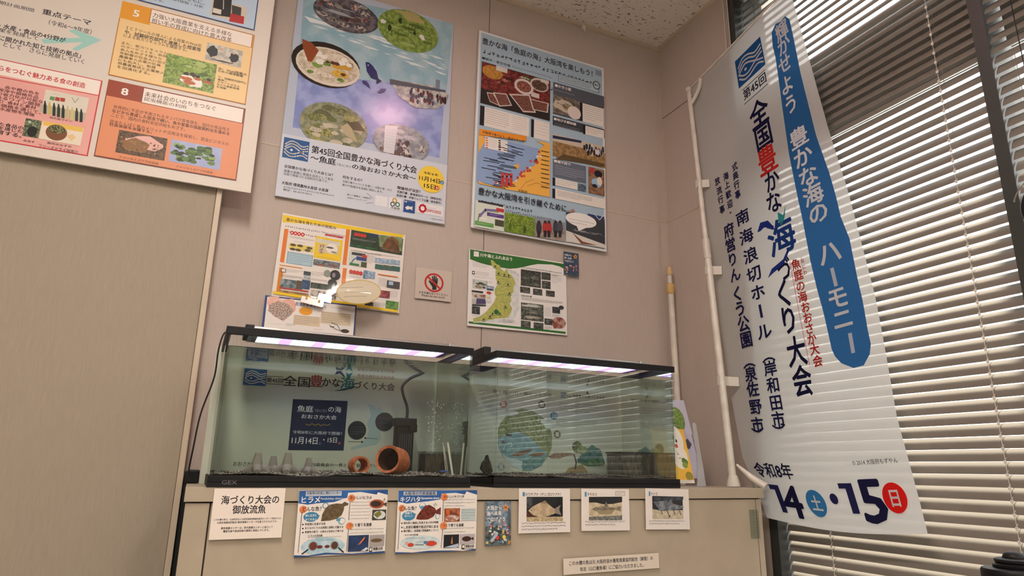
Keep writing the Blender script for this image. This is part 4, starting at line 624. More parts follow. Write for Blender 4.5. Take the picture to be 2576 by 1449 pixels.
  ['E',[14.2,74.8,1.8,1.7],'k'],['T',[18.9,71.5,46.2,7.2],'砂泥底に生息する魚','k',1],['E',[14.9,83.5,1.8,1.7],'k'],['T',[19.6,80.2,87.2,8.6],'おとなのヒラメは夜間に活発に行動する','k',1],
  ['E',[15.6,92.1,1.8,1.7],'k'],['T',[20.2,88.8,87.1,8.8],'肉食性の魚で、小魚などを好んで食べる','k',1],['T',[28.8,97.7,31.2,6.7],'ヒラメの豆知識','k',1],['E',[63.4,123.3,50,19.2],'#a9c8d4','#c4dae2',50],
  ['S',[27.2,101.8,76.8,12.6],2,'#5a7a8a'],['L',[[30.3,129.4],[17.4,138.2]],3.1,'#20283a'],['L',[[98.9,128.6],[110.8,138.8]],3.2,'#20283a'],['E',[40.6,122.3,11.1,10.7],'#8fa4b0'],
  ['E',[40.6,122.3,8.7,8.8],'#6a3024'],['E',[89.4,122.8,10.1,10],'#8fa4b0'],['E',[89.4,122.8,7.7,8.1],'#5a3420'],['E',[55.6,124.8,6.8,3.8],'#6a3020'],['E',[72.5,124.6,6,3.5],'#6a3020'],
  ['L',[[10,46.7],[8.5,135]],1.18,'#3a2c2c'],['E',[121.7,18.3,8.4,8],'#e0814a'],['T',[118.9,13.7,51.3,8.9],'おいしいヒラメ','k',1],['L',[[118.8,27.3],[118.5,68]],1.25,'#3a2c2c'],
  ['S',[121.8,25.8,47.6,44.7],6,'k'],['E',[183.6,32.5,17.7,10.2],'#a8502c'],['E',[181.5,32.5,12.9,6.9],'#33281e'],['P',[[197.7,32.8],[208.3,28.9],[207.8,40.1]],'#5a3a28'],
  ['L',[[200.5,24.7],[202.5,20.6]],1.74,'#333'],['R',[173.7,46,34,23.4],'#3c3a34'],['E',[191.5,58,14.7,9.7],'#d8dcd8'],['P',[[176.4,56.6],[192,46.9],[196.8,57.1],[186.5,64.9]],'#8a7a3a','#5a7a3a',150],
  ['E',[121.2,80.9,8.3,7.9],'#e0814a'],['T',[119.4,75.5,54.4,9.8],'つくり育てる漁業','k',1],['L',[[119.1,88.6],[117.7,136.2]],1.24,'#3a2c2c'],['S',[123.7,87.2,79.9,16.2],2,'k'],
  ['R',[120.6,102.4,47.9,36.1],'#1c3054','#243c66',60],['P',[[143.7,124.7],[155.3,109.5],[159.2,105.8],[158.5,111.6],[149.7,121.1]],'#d8763a'],['P',[[150.8,137.7],[164.9,129.5],[168.2,133.6],[161.2,138.2]],'#cfd8e0'],
  ['R',[170.7,103.2,35.9,26.1],'#a8a09c'],['E',[187.3,115.7,13.9,4.4],'#6a5238'],['R',[171.2,130.8,6.9,10.1],'#2a2a2a'],['E',[174.7,135.4,2.1,3.5],'w'],['T',[179.7,131.2,23.9,9.5],'環農水研','k',1],
  ['P',[[0,140.2],[30.4,142.2],[69.4,137.8],[130.4,142.6],[208.9,140.3],[209.1,144.6],[130.6,144.6],[69.7,141.6],[30.7,144.6],[0,144.6]],'#1f4a86'],]),
 'grouper': dict(origin=[0.4682, 1.676, 0.8958], size=[0.2088, 0.1456], tilt=0.0032, prints=[
  ['R',[0,0,208.8,145.6],'#efe8e0'],['P',[[0.5,0.2],[208.8,0],[208.8,11.3],[179.4,2.6],[175.4,10.1],[150.1,6.2],[112.8,7.9],[109.3,21.8],[77,26.2],[47.2,28.6],[23.6,31.1],[1,26.3]],'#1f4a86','#2a66a8',12],
  ['R',[13.3,2.5,86.4,9.1],'#b9c4d4'],['T',[16.2,2.8,80.4,8.1],'大阪湾の代表高級魚','#20283a',1],['T',[6.1,14.6,50.9,12.6],'キジハタ','w',1],['T',[59.5,15.9,47.4,6.3],'Epinephelus akaara','w',1],
  ['E',[10.9,41.8,8.2,7.9],'#e0814a'],['T',[7.4,37.2,40.7,10],'どんな魚？','k',1],['E',[29.1,60,16.8,10.8],'#3f86ac'],['P',[[42.5,54],[48.9,55.9],[42.8,59.4]],'#3f86ac'],
  ['T',[19.8,50.9,17.9,4.8],'高級で','w',1],['T',[19.2,57.2,19.8,4.9],'おいしい','w',1],['E',[63.5,37,9.2,8],'#8fb4c8'],['E',[63.4,35.2,6.4,5.5],'#efe8e0'],['R',[58.5,36.9,12.3,7.5],'#5f9ab8'],
  ['E',[103.2,62.3,6.1,7],'#8fb4c8'],['E',[104,62.3,4.1,5.1],'#efe8e0'],['P',[[48.1,67.6],[50.7,59.5],[60,47],[70.4,36.2],[81.4,34.5],[95.9,42],[99.2,47.6],[111.7,40.4],[111.8,58.8],[98.4,54.9],[92.7,63],[79,69.1],[59.1,69.6]],'#571f14','#7a3020',120],
  ['E',[58.4,55.1,1.4,1.3],'#1a1010'],['L',[[95.4,30.9],[100.7,35.6]],1.22,'k'],['L',[[91.9,33.1],[96.1,38.3]],1.22,'k'],['E',[12.9,76.7,1.7,1.8],'k'],['T',[17.1,73.2,88.9,8.1],'岩の多い海底に生息するハタの仲間','k',1],
  ['E',[13.4,86,1.7,1.8],'k'],['T',[17.6,82.5,88.8,8.3],'しま状の模様や斑点が体にある','k',1],['E',[13.9,95.2,1.7,1.8],'k'],['T',[18.1,91.8,88.7,8.4],'雌が雄に、成長後に性転換をしていく','k',1],
  ['T',[21.6,101.8,33.4,5.9],'キジハタの豆知識','k',1],['E',[61.6,121.7,50.3,16],'#d3e0e2','#c2d4da',50],['S',[23.9,109.8,77.2,7.7],1,'#4a5a60'],['E',[37.4,127,8.2,4.6],'#c8442c'],
  ['E',[27.5,123.2,4.3,3.9],'#d8a090'],['E',[89.4,125.3,14,6.3],'#c8442c'],['P',[[99.4,124.7],[104.3,122.2],[104,129.3]],'#c8442c'],['L',[[49.1,127.1],[69.7,127.8]],1.57,'k'],
  ['S',[49.7,119.5,18,6.8],2,'k'],['R',[70.3,119.3,9.2,6.5],'#4a78a0'],['L',[[7,48],[6.2,136.5]],1.16,'#3a2c2c'],['E',[119.7,16,9.3,8.6],'#e0814a'],['T',[118.1,11.7,54.4,7.3],'おいしいキジハタ','k',1],
  ['L',[[117.2,23.8],[117.1,74.5]],1.23,'#3a2c2c'],['S',[120.5,20.4,83.5,22.6],3,'k'],['R',[120.8,43.3,42,32.2],'#7a3a24','#b06a4a',60],['E',[141.8,66.7,18.6,7.4],'#d8ccc0','#a86a5a',80],
  ['P',[[124.6,46.1],[135,48.1],[135.4,61],[127.1,59]],'#c8602c'],['R',[166,44.8,39.9,29.1],'#bcc8c8'],['S',[167.7,46.3,36.6,26.2],4,'#3c6070'],['E',[120,84.6,9.2,8.4],'#e0814a'],
  ['T',[118.4,80.2,55.3,8.5],'つくり育てる漁業','k',1],['L',[[118.3,93.6],[115.5,136]],1.22,'#3a2c2c'],['S',[121.1,89.2,81.4,17.4],2,'k'],['R',[121.8,106.1,40.4,31],'#16191f'],
  ['P',[[140.9,127],[142.5,114.3],[144.4,110.7],[146.1,129]],'#c87a5a'],['P',[[123,135.7],[160.4,127.6],[161.9,134.9],[154.6,136.9]],'#b8c8dc'],['R',[164.5,106.2,40.4,22.9],'#b8b0b4'],
  ['E',[182.9,117.4,12.5,6.2],'#3c1c16'],['P',[[193.3,116.8],[201.7,113.4],[201.5,121.6]],'#3c1c16'],['R',[169.8,130.7,7.6,10.3],'#2a2a2a'],['E',[174.1,135.4,2.5,3.6],'w'],
  ['T',[179.2,131.9,24.2,7.8],'環農水研','k',1],['L',[[170.2,141.6],[202.4,141.5]],1.04,'k'],['P',[[0,141.8],[43.2,144.5],[82.2,141.9],[142.5,143.3],[175.5,145.6],[208.3,141.7],[208.4,145.4],[175.6,145.6],[142.6,145.6],[82.4,145.5],[43.4,145.6],[0,145.6]],'#1f4a86'],
  ]),
 'stars': dict(origin=[0.7012, 1.676, 0.8684], size=[0.0725, 0.1078], tilt=0.0136, prints=[
  ['R',[0,0,72.5,107.8],'#7f93a6','#4c5c6a',50],['R',[0.4,61,72.1,46.8],'#2c3a3c','#5c6c70',70],['T',[4.1,10.1,41.4,11.5],'大阪から','#eceae4',1],['T',[4.1,24.5,41.4,11.5],'海へ未来','#eceae4',1],
  ['T',[4.1,39,51.7,11.5],'つなげよう','#eceae4',1],['P',[[57.4,3.4],[60.8,11.5],[69.3,12.4],[62.8,18],[64.8,26.5],[57.5,21.8],[50.2,26.2],[52.2,17.7],[45.7,11.9],[54.2,11.4]],'#cf8f58'],
  ['E',[57.5,16.1,3.1,3.1],'#7a5430'],['E',[43.5,100.9,2.4,1.7],'#8fa4b4'],['E',[57.1,94,1.4,1.7],'#c85a50'],['E',[58.2,59.6,4.2,3.9],'#8fa4b4'],['E',[2.5,46.2,2.2,2.7],'#5a6a60'],
  ['E',[6.5,76.6,2.3,1.6],'#c85a50'],['E',[37,79.2,3.4,1.3],'#5a6a60'],['E',[68.5,100.5,4.3,2.7],'#c8853c'],['E',[25.1,62.9,3.1,1.5],'#8fa4b4'],['E',[43.1,47.6,1.5,2],'#5a6a60'],
  ['E',[55.2,82.5,4.3,1.6],'#39464a'],['E',[38.7,61.7,3.2,1.7],'#e0d8d0'],['E',[70.8,82.3,1.4,2.8],'#c85a50'],['E',[19.9,80.8,3,2.9],'#e0d8d0'],['E',[67,57.6,1.8,4.1],'#39464a'],
  ['E',[50.5,78.8,3.2,1.9],'#d8c070'],['E',[23.8,96.9,3.7,2.1],'#c85a50'],['E',[13.9,52,4.3,1.2],'#c9d2d8'],['E',[5.5,100.7,3.9,3.1],'#d8c070'],['E',[17.1,60.8,4.2,2.3],'#c85a50'],
  ['E',[45.5,102.8,2.6,2.6],'#39464a'],['E',[56.3,53.3,1.5,1.2],'#d8c070'],['E',[31.8,90,3,4],'#39464a'],['E',[37,98.4,1.7,2.2],'#8fa4b4'],['E',[54.2,81.3,2.8,4],'#5a6a60'],
  ['E',[39.7,52.5,1.8,2.5],'#c8853c'],['E',[16.2,48,2.2,1.5],'#e0d8d0'],['E',[31.9,67.4,4.1,2.4],'#5a6a60'],['E',[48.1,99.5,2.5,3.9],'#8fa4b4'],['E',[56.8,67.8,2.5,2.7],'#8fa4b4'],
  ['E',[50.8,73.1,3.5,3.8],'#d8c070'],['E',[65.6,64.8,2.4,1.2],'#c85a50'],['E',[44.2,92.7,2,2.7],'#5a6a60'],['E',[32.1,78,3.3,2.6],'#c9d2d8'],['E',[59.7,73.2,2.4,3.8],'#cf8f9a'],
  ['E',[15.4,65.8,1.8,2.8],'#e0d8d0'],['E',[55.2,94.1,4.3,3.9],'#e0d8d0'],['E',[25.8,76.4,3.6,3.5],'#c9d2d8'],['E',[53,86.8,2.1,3],'#d8c070'],['E',[62.8,79.4,3.9,2.5],'#cf8f9a'],
  ['E',[10.8,46.4,2,2.2],'#39464a'],['E',[58.3,96.9,3.1,2],'#c9d2d8'],['E',[47.7,49.5,1.7,3.4],'#c85a50'],['E',[17.6,92.9,1.5,2.9],'#d8c070'],['E',[15.6,96,2.8,1.7],'#c9d2d8'],
  ['E',[36.3,66.2,2.1,2.4],'#d8c070'],['E',[50.7,101.1,2.3,3],'#8fa4b4'],['E',[44.2,62.8,1.5,4.1],'#c9d2d8'],['E',[62.4,70.5,2,1.9],'#e0d8d0'],['E',[52.3,69.1,4.2,3.4],'#8fa4b4'],
  ['E',[60.2,90.4,3.9,3.3],'#5a6a60'],['E',[37.1,69.1,3.4,1.6],'#c9d2d8'],['E',[13.6,72.9,3.9,2.7],'#e0d8d0'],['E',[27.1,79.8,2.1,3],'#cf8f9a'],['E',[41,62.9,3.4,2.1],'#cf8f9a'],
  ['E',[56,89,1.7,2.7],'#c85a50'],['E',[66.5,104.5,3.5,2.3],'#c8853c'],['E',[10.7,57,3.7,2.8],'#8fa4b4'],['E',[38.9,51.3,2.3,1.4],'#e0d8d0'],['E',[48.3,85.4,1.3,1.9],'#c85a50'],
  ['E',[54.8,58.7,3.8,2.9],'#cf8f9a'],['E',[34.2,89.4,5.7,4.9],'#c83c3c'],['E',[52.7,88.3,4.8,4.5],'#e8d050'],['P',[[12.6,96.9],[29.7,77],[36.3,81],[19.1,100.9]],'#a8bcc4'],
  ]),
 'crucian': dict(origin=[0.7968, 1.676, 0.9011], size=[0.1557, 0.1131], tilt=-0.0022, prints=[
  ['R',[0,0,155.7,113.1],'#e8dfd8'],['R',[11.2,9.3,6.3,10.8],'#3a86b0'],['T',[19,10.9,107.4,8.8],'カワチブナ（ゲンゴロウブナ）','k',1],['R',[23.2,21.5,109.6,56.2],'#14161a'],
  ['P',[[23.2,24],[46.2,22.5],[37.2,49.6],[24.6,49.5]],'#4a5058','#23262c',80],['P',[[23.6,57.3],[48.9,73.2],[46.6,76.4],[23.8,76.1]],'#4c1f18'],['P',[[28.1,56.4],[41.8,45.7],[62.6,37],[78.9,31.1],[84.8,37.1],[97.8,47.1],[107.2,52.6],[126.3,42.3],[121.5,54.3],[128.6,69.3],[109.6,64.1],[86,71.3],[62.8,73.7],[42,68.2]],'#b29b7a','#c8b496',60],
  ['P',[[107.2,52.6],[126.3,42.3],[121.5,54.3],[128.6,69.3],[109.6,64.1]],'#8a8076'],['P',[[62.6,37],[78.9,30.7],[84.8,37.1],[86,40.1]],'#8a7a62'],['E',[37.3,55.9,1.8,1.6],'#2a2018'],
  ['L',[[53.3,45.8],[58,55.7],[54.6,67.4]],0.93,'#8a7454'],['R',[23.7,72.8,109,11.8],'#cdbb98','#a8946e',120],['S',[9.2,85.2,135.4,22.9],3,'k'],]),
 'gudgeon': dict(origin=[0.9888, 1.676, 0.9008], size=[0.1578, 0.1113], tilt=-0.0112, prints=[
  ['R',[0,0,157.8,111.3],'#e8dfd8'],['R',[10.9,8.6,5.8,12.8],'#3a86b0'],['T',[18.9,11,30.4,7.3],'タモロコ','k',1],['R',[111.4,5.6,32.7,12.4],'#5a544e'],['R',[112.3,6.4,30.9,10.9],'#ded4cc'],
  ['S',[114.4,7.3,27.5,9.2],2,'k'],['R',[24.1,21.8,108.5,62.3],'#b9a888','#d0c2a4',70],['P',[[24.1,21.8],[134.1,20.3],[133.7,35.1],[103,40.2],[72.8,41.5],[46.1,36.7],[23.9,36.8]],'#202024'],
  ['P',[[23.6,75.2],[132.9,70.8],[132.5,84.2],[23.5,84.2]],'#8a8a84','#5a5a58',150],['P',[[32.6,54.9],[45.9,48.3],[75.8,45.9],[112,49.9],[131,45.7],[127.1,53.6],[128.5,60.5],[108.8,56.1],[75.5,60.9],[45.8,59.7]],'#7a705e','#948a74',60],
  ['L',[[48.8,54.1],[108.9,53.1]],1.48,'#4a4238'],['P',[[72.8,45.9],[80.5,33.7],[84.9,41.5],[86.3,46.8]],'#6a6458'],['E',[38.5,54.1,1.8,1.4],'#201c18'],['P',[[48.8,59.7],[108.8,56.1],[96.4,68.2],[57.6,68.1]],'#9a8a6c'],
  ['S',[11.9,84.6,130.9,15.4],2,'k'],]),
 'minnow': dict(origin=[1.2033, 1.676, 0.9022], size=[0.1568, 0.1135], tilt=-0.0207, prints=[
  ['R',[0,0,156.8,113.5],'#e8dfd8'],['R',[12.4,8.8,5.1,12.6],'#3a86b0'],['T',[19.7,11.2,22.7,8.2],'モツゴ','k',1],['R',[23.9,21.3,109.8,63.4],'#23262c'],['P',[[23.8,25.6],[136.6,21.2],[136.2,30.2],[72.2,36.3],[23.6,31.9]],'#4a4e56','#2a2e36',60],
  ['P',[[26.7,36.9],[72.3,34.3],[104.9,43.5],[135.4,48.3],[135.1,54.7],[87.6,61.6],[48.5,60.7]],'#5a6068','#848a90',60],['P',[[76.8,45.2],[90.6,27.1],[99.8,46.2]],'#6a7076'],
  ['P',[[24.5,57.1],[54.9,62.4],[134.9,59.1],[133.7,84.7],[23.9,85.1]],'#b9ab90','#cfc4ac',80],['L',[[55,61.9],[59.1,71.9]],2.92,'#4a4a48'],['L',[[76.1,61.7],[80.3,71.8]],2.95,'#4a4a48'],
  ['L',[[99.2,61.5],[103.4,71.6]],2.98,'#4a4a48'],['L',[[120.7,61.3],[125,71.5]],3,'#4a4a48'],['E',[83.7,76.8,3.3,3],'#4a4436'],['S',[11.8,87.2,127.1,14.8],2,'k'],
  ]),
 'thanks': dict(origin=[0.9304, 1.676, 0.7208], size=[0.3109, 0.04], tilt=0.0116, prints=[
  ['R',[0,0,310.9,40],'#dcd0c0'],['T',[17.9,6.9,271.9,11.5],'この水槽の魚は元 大阪府淡水養殖漁業協同組合（解散）の','k',1],['T',[50.7,23.5,206,11.5],'有志（山口養魚場）にご協力いただきました。','k',1],
  ]),
 'backone': dict(origin=[0.0215, 1.985, 1.268], size=[0.655, 0.366], tilt=0.0, prints=[
  ['R',[0,0,655,366],'#c2c4b4'],['G',[77.2,57.7,59.6,45.9]],['L',[[135.5,75.8],[180.6,74.7]],1.59,'#3a3a3e'],['L',[[137.1,96.9],[181.4,95.7]],1.59,'#3a3a3e'],
  ['T',[137.8,79,44,13.3],'第45回','k',1],['T',[181.8,70.2,73.8,27.7],'全国','#2c2a30',1],['T',[255.2,63.4,35.8,33],'豊','#8a3438',1],['T',[290.4,69.7,50.2,23.7],'かな','#2c2a30',1],
  ['T',[341.8,64.4,41.1,30.9],'海','#24707a',1],['P',[[323.2,58.6],[328.2,47.7],[340.3,46.1],[349.9,56.8],[354.3,67.1],[346.7,60.5],[337.5,54.1]],'#2a3a4c'],
  ['P',[[354.6,49.3],[363.8,54],[375.8,47.8],[369.5,59],[366.8,69.8],[359.9,63.2]],'#24707a'],['P',[[324.3,105.9],[351.4,97.2],[382.2,86.5],[386.1,91.6],[355.3,102.3]],'#2a5a66'],
  ['T',[380.5,73.3,122.8,22.1],'づくり大会','#2c2a30',1],['T',[389,51.2,111.9,6.1],'魚庭の海おおさか大会','#8a3438',0],['L',[[389.9,63.8],[499.3,59.2]],0.68,'#8a3438'],
  ['P',[[422,130.6],[431.4,141.9],[441.4,138],[452.6,150.9],[462.5,143.7],[477.7,163.2],[475.9,190.2],[466.9,210.6],[473.8,236.9],[459.5,253.7],[409.8,264.8],[387.1,271.8],[386.5,263.8],[412.4,255],[429.4,234.9],[434.6,211.7],[426.6,195.5],[436.9,171.8],[432.1,151.9]],'#9fb6b4'],
  ['E',[399.8,214.9,26.7,26.9],'#242c36'],['E',[479.2,187.7,27.7,27.5],'#242c36'],['S',[380.3,203.9,40.4,26.4],4,'#7f8a92'],['S',[459.5,175.8,39.4,20.2],3,'#7f8a92'],
  ['L',[[377,247.2],[416.9,247.4]],1.32,'#2c3038'],['E',[416.8,247.1,3,2.9],'#2c3038'],['L',[[424.5,236.1],[461.8,237.2]],1.34,'#2c3038'],['E',[425.5,236,3,2.9],'#2c3038'],
  ['P',[[213.3,135.1],[366.7,132.4],[365.9,272.6],[213.8,274.8]],'#222c46'],['T',[228,151.2,43.4,18.2],'魚庭','w',0],['T',[276.1,159,32.8,8.7],'（なにわ）','#a8b0b4',0],
  ['T',[313.5,149.7,36.4,17.2],'の海','w',0],['T',[241,175.2,97.4,11],'おおさか大会','w',0],['L',[[255.2,203.1],[263.7,206.1],[271.5,200.7],[280.2,205.4],[288.2,201.1],[297,205.5],[305,201.1],[313.8,204.8],[321.8,199.8]],2.3,'#9a7a3a'],
  ['T',[221.5,220.9,135.2,8.8],'令和8年に大阪府で開催！','#cfd4d4',0],['T',[221,239,69.6,19.4],'11月14日','w',0],['T',[294.3,251.7,7.1,4.8],'土','#8fb0c4',0],['T',[306.4,237.4,37.8,20.3],'・15日','w',0],
  ['R',[349,249.5,6.7,6.5],'#b04a48'],['T',[77.2,308.1,55.8,11.1],'おおさかも','k',0],['T',[268.1,308.1,197.2,8.7],'実行委員会の一員として協力してい','k',0],]),
 'backtwo': dict(origin=[0.7, 1.985, 1.268], size=[0.636, 0.366], tilt=0.0, prints=[
  ['R',[0,0,636,366],'#d0d4c4'],['T',[147.2,71.1,212.5,9.8],'里・街・川・海のつながり','#33363a',0],['G',[396.3,65.2,20.4,18.2]],['T',[419.2,74.5,18.5,6.6],'第45回','k',1],
  ['T',[441.4,70.2,127.8,9.8],'全国豊かな海づくり大会','#2c3440',1],['P',[[494.9,64],[500.5,54.4],[504,63.5],[514.7,67.5]],'#2c4a66'],['P',[[362.7,209.4],[360.9,250],[345.9,279],[319.5,307.9],[286.9,322.3],[258,324],[216.5,309.3],[184.6,279.3],[168.2,243.6],[167.3,198.8],[182.4,167],[213.9,136.9],[252.7,126.4],[292.4,133.3],[329.1,152.1],[352.7,174.6]],'#8f9a6c','#7c8a5c',40],
  ['P',[[167.3,198.8],[176.3,175.8],[214.4,168.5],[263.2,189.6],[269.5,166.3],[299.1,147.6],[325.8,158.1],[345.9,186.6],[339.2,230.4],[309.4,239.8],[269.9,215.2],[227.7,202.3],[195.9,211.9]],'#9ba678','#6f7c54',120],
  ['P',[[169.4,224],[195.9,209.1],[234.1,200.7],[269.9,212.3],[296.2,228.7],[316,248.2],[345.9,267.6],[326,305],[286.9,322.3],[254.8,322.7],[219.6,307.9],[187.7,282.1],[171.6,254.6]],'#6f9aa4','#86aeb4',40],
  ['P',[[184.4,272.4],[212.9,284.4],[257.7,293.3],[251.4,306],[254.8,321.3],[216.5,307.9],[190.9,286.2]],'#bccfd2'],['P',[[254.5,292],[293.2,277.2],[339.2,279.2],[326,305],[286.9,322.3],[256.4,321.3]],'#4f7f86','#6a9a9a',120],
  ['P',[[212.8,277.4],[234.9,264.3],[267,258],[293,253.1],[270.4,269.2],[241.5,278.2]],'#6a5240','#84664e',120],['P',[[275.3,274.7],[299.6,264.3],[335.9,263.5],[332.6,272.2],[303,277.6]],'#7a6048'],
  ['L',[[188.8,257],[193.3,242.9],[212.2,236.8],[219.3,243.6],[212.4,249.4]],1.89,'#dfe8e6'],['P',[[194.3,207.7],[215,209.8],[216.7,216.3],[196,216.1]],'#5c5048'],
  ['P',[[186.1,227.4],[188.4,232],[194,232.2],[189.8,235.6],[191.2,240.5],[186.3,238],[181.5,240.7],[182.8,235.8],[178.4,232.7],[184,232.1]],'#7a4038'],['E',[204.4,146,19.9,6.3],'#dbe4d6'],
  ['E',[220.4,142.4,20,6.3],'#dbe4d6'],['E',[182.1,147,19.7,6.3],'#dbe4d6'],['E',[332.5,166.6,13.4,6.4],'#dbe4d6'],['E',[345.9,173.4,13.5,6.4],'#dbe4d6'],
  ['E',[347.6,181.3,13.5,6.4],'#dbe4d6'],['E',[184.7,115.3,12.8,12.7],'#b06a62'],['T',[177.5,108.7,14.3,13.7],'街','#e6ece2',1],['E',[324,109.6,13.5,13],'#40504a'],
  ['T',[316.6,102.9,14.8,14.1],'畑','#e6ece2',1],['E',[369,144.5,13.7,13],'#3a7890'],['T',[361.6,137.7,14.9,14.2],'川','#e6ece2',1],['E',[381.4,204.4,13.6,12.9],'#6a6a34'],
  ['T',[373.9,197.6,14.9,14.1],'里','#e6ece2',1],['E',[180.5,311.2,12.5,12.1],'#8fa4ac'],['T',[173.5,304.7,14,13.6],'海','#e6ece2',1],['L',[[192.9,126.4],[205.9,140.2]],0.64,'#6a5a54'],
  ['L',[[314,117.5],[299,130]],0.67,'#6a5a54'],['L',[[356.1,148],[335.8,148.9]],0.68,'#6a7a80'],['S',[390.5,98.7,148.1,33.7],4,'#6a706a'],['S',[378.4,120.3,15.4,8.2],1,'#6a706a'],
  ['S',[378.2,153,159.3,26.6],4,'#6a706a'],['P',[[345.9,276.2],[372.7,264.1],[427,263],[447.7,268.4],[413.3,273.4],[389.4,282.5],[359.2,281.6]],'#8a6e60','#a08878',80],
  ['E',[355.9,277.4,2.7,1.7],'#222'],['P',[[447.2,306.1],[474.9,299.9],[498.9,324.3],[409.4,326.7],[423.1,310.8]],'#a08a64'],['L',[[444.2,268.4],[452.5,291.5],[447.7,314.8]],5.5,'#5a4c3c'],
  ['H',[437.5,224.1,38.3,38.2],'leaves2',1],['P',[[456.1,282.8],[482.6,258.8],[514.8,234.4],[528.9,242.9],[546.7,248.4],[556.8,272],[565.2,294.1],[556.1,301.7],[499.3,305.4],[457.7,294.4]],'#3f7078','#5a8c8a',50],
  ['P',[[457.7,294.4],[499.7,282],[538.8,278.3],[565.2,294.1],[554.3,301.7],[499.3,305.4]],'#3c6a4c','#5a8a60',70],['E',[475.7,253.1,21,13.2],'#8a9a6a','#a0ae84',80],
  ]),
 'banner': dict(origin=[0, 0, 0.95], size=[0.57, 1.72], tilt=0.0, prints=[
  ['G',[255.8,71.8,141.8,121.7]],['R',[270,210.3,121.6,3],'#26243a'],['R',[270,271.1,121.6,3],'#26243a'],['T',[273,217.3,115.6,46.8],'第45回','#26243a',1],
  ['T',[285.9,295.5,90,114],'全','#26264e',2,1],['T',[289.7,391.7,84,106],'国','#26264e',2,1],['T',[284.9,483.8,86,112],'豊','#d83a34',2,1],['T',[297.1,582,64,84],'か','#26264e',2,1],
  ['T',[286.3,657.9,64,84],'な','#26264e',2,1],['T',[276,898.8,54,86],'づ','#26264e',2,1],['T',[261.6,762.8,110,130],'海','#2c52a0',2,1],['P',[[229.1,774.2],[248.5,746.2],[280.5,752.7],[294.3,778.9],[299.7,799.2],[281.8,780.3],[259.7,769.9],[241.4,776.1]],'#2c3c8c'],
  ['P',[[323.7,742.6],[342.2,762.4],[360.4,728.7],[346,771.3],[325.4,796.9],[319.8,773]],'#3a9a9c'],['P',[[235.8,947.3],[257.5,921.4],[307.5,906.4],[333.5,876.2],[334,889.9],[303.1,925],[261.9,936.8]],'#2c3c8c'],
  ['P',[[452.6,101.4],[477,84.3],[501.9,93.3],[523.8,90.7],[537.3,115.9],[535.4,179.6],[527.6,331.1],[526.8,451],[525.6,565.8],[531.8,709],[529.1,857.4],[538.9,930.7],[532.9,1053.6],[531.1,1200.6],[532.5,1240.6],[524.5,1266.9],[501.2,1293],[469.4,1294.4],[434,1274.5],[417.1,1250.6],[410.5,1228.3],[406.1,1138.5],[401.1,1041.1],[400.1,927.2],[400.6,942.5],[407.5,745.6],[417,570.9],[436.1,340.1],[446,203.8],[444.3,153]],'#3b74b0'],
  ['T',[466.7,92.4,58,74.4],'輝','#eef0f2',2,1],['T',[460.8,149.1,58,74.4],'か','#eef0f2',2,1],['T',[448.8,216,58,74.4],'せ','#eef0f2',2,1],['T',[437.9,294.4,58,74.4],'よ','#eef0f2',2,1],
  ['T',[437.4,371.2,58,74.4],'う','#eef0f2',2,1],['T',[427.9,502,74,72.5],'豊','#eef0f2',2,1],['T',[425.5,573.1,74,72.5],'か','#eef0f2',2,1],['T',[425.7,644.4,74,72.5],'な','#eef0f2',2,1],
  ['T',[424.4,710.8,74,72.5],'海','#eef0f2',2,1],['T',[425.1,775.7,74,72.5],'の','#eef0f2',2,1],['T',[427.3,905.4,80,82],'ハ','#eef0f2',2,1],['T',[147.3,660.8,64,58],'南','#2a2a5c',2,1],
  ['T',[148.8,738,64,58],'海','#2a2a5c',2,1],['T',[152.2,812.4,64,58],'浪','#2a2a5c',2,1],['T',[152.5,882.8,64,58],'切','#2a2a5c',2,1],['T',[169.2,465.8,28,34],'式','#2a2a5c',2,1],
  ['T',[166,502.3,28,34],'典','#2a2a5c',2,1],['T',[164.5,539.5,28,34],'行','#2a2a5c',2,1],['T',[162.5,578.4,28,34],'事','#2a2a5c',2,1],['T',[120.2,478.1,28,34],'海','#2a2a5c',2,1],
  ['T',[119.5,514.1,28,34],'上','#2a2a5c',2,1],['T',[119.8,555.2,28,34],'歓','#2a2a5c',2,1],['T',[118.9,595.2,28,34],'迎','#2a2a5c',2,1],['T',[75.4,473,28,34],'放','#2a2a5c',2,1],
  ['T',[78,515.7,28,34],'流','#2a2a5c',2,1],['T',[78,555.5,28,34],'行','#2a2a5c',2,1],['T',[78.3,596.8,28,34],'事','#2a2a5c',2,1],['T',[114.8,632.6,30,30],'・','#2a2a5c',2,1],
  ['T',[82.9,680.8,52,56],'府','#2a2a5c',2,1],['T',[79,739.4,52,56],'営','#2a2a5c',2,1],['T',[77.8,796.7,52,56],'り','#2a2a5c',2,1],['T',[77.8,857.2,52,56],'ん','#2a2a5c',2,1],
  ['R',[458.7,995.1,11.9,57.4],'#eef0f2'],['T',[425.6,1049.7,70,71.7],'モ','#eef0f2',2,1],['T',[428.2,1114.9,70,71.7],'ニ','#eef0f2',2,1],['R',[471.3,1196.6,11.9,57.4],'#eef0f2'],
  ['T',[249.4,966.6,72,100.7],'く','#26264e',2,1],['T',[247.4,1055.2,72,100.7],'り','#26264e',2,1],['T',[255.2,1158.9,72,100.7],'大','#26264e',2,1],['T',[258.4,1251.2,72,100.7],'会','#26264e',2,1],
  ['T',[332.5,921.6,34,36.9],'魚','#d03a30',2,1],['T',[333.5,958.5,34,36.9],'庭','#d03a30',2,1],['T',[332.3,994.9,34,36.9],'の','#d03a30',2,1],['T',[331.3,1030.2,34,36.9],'海','#d03a30',2,1],
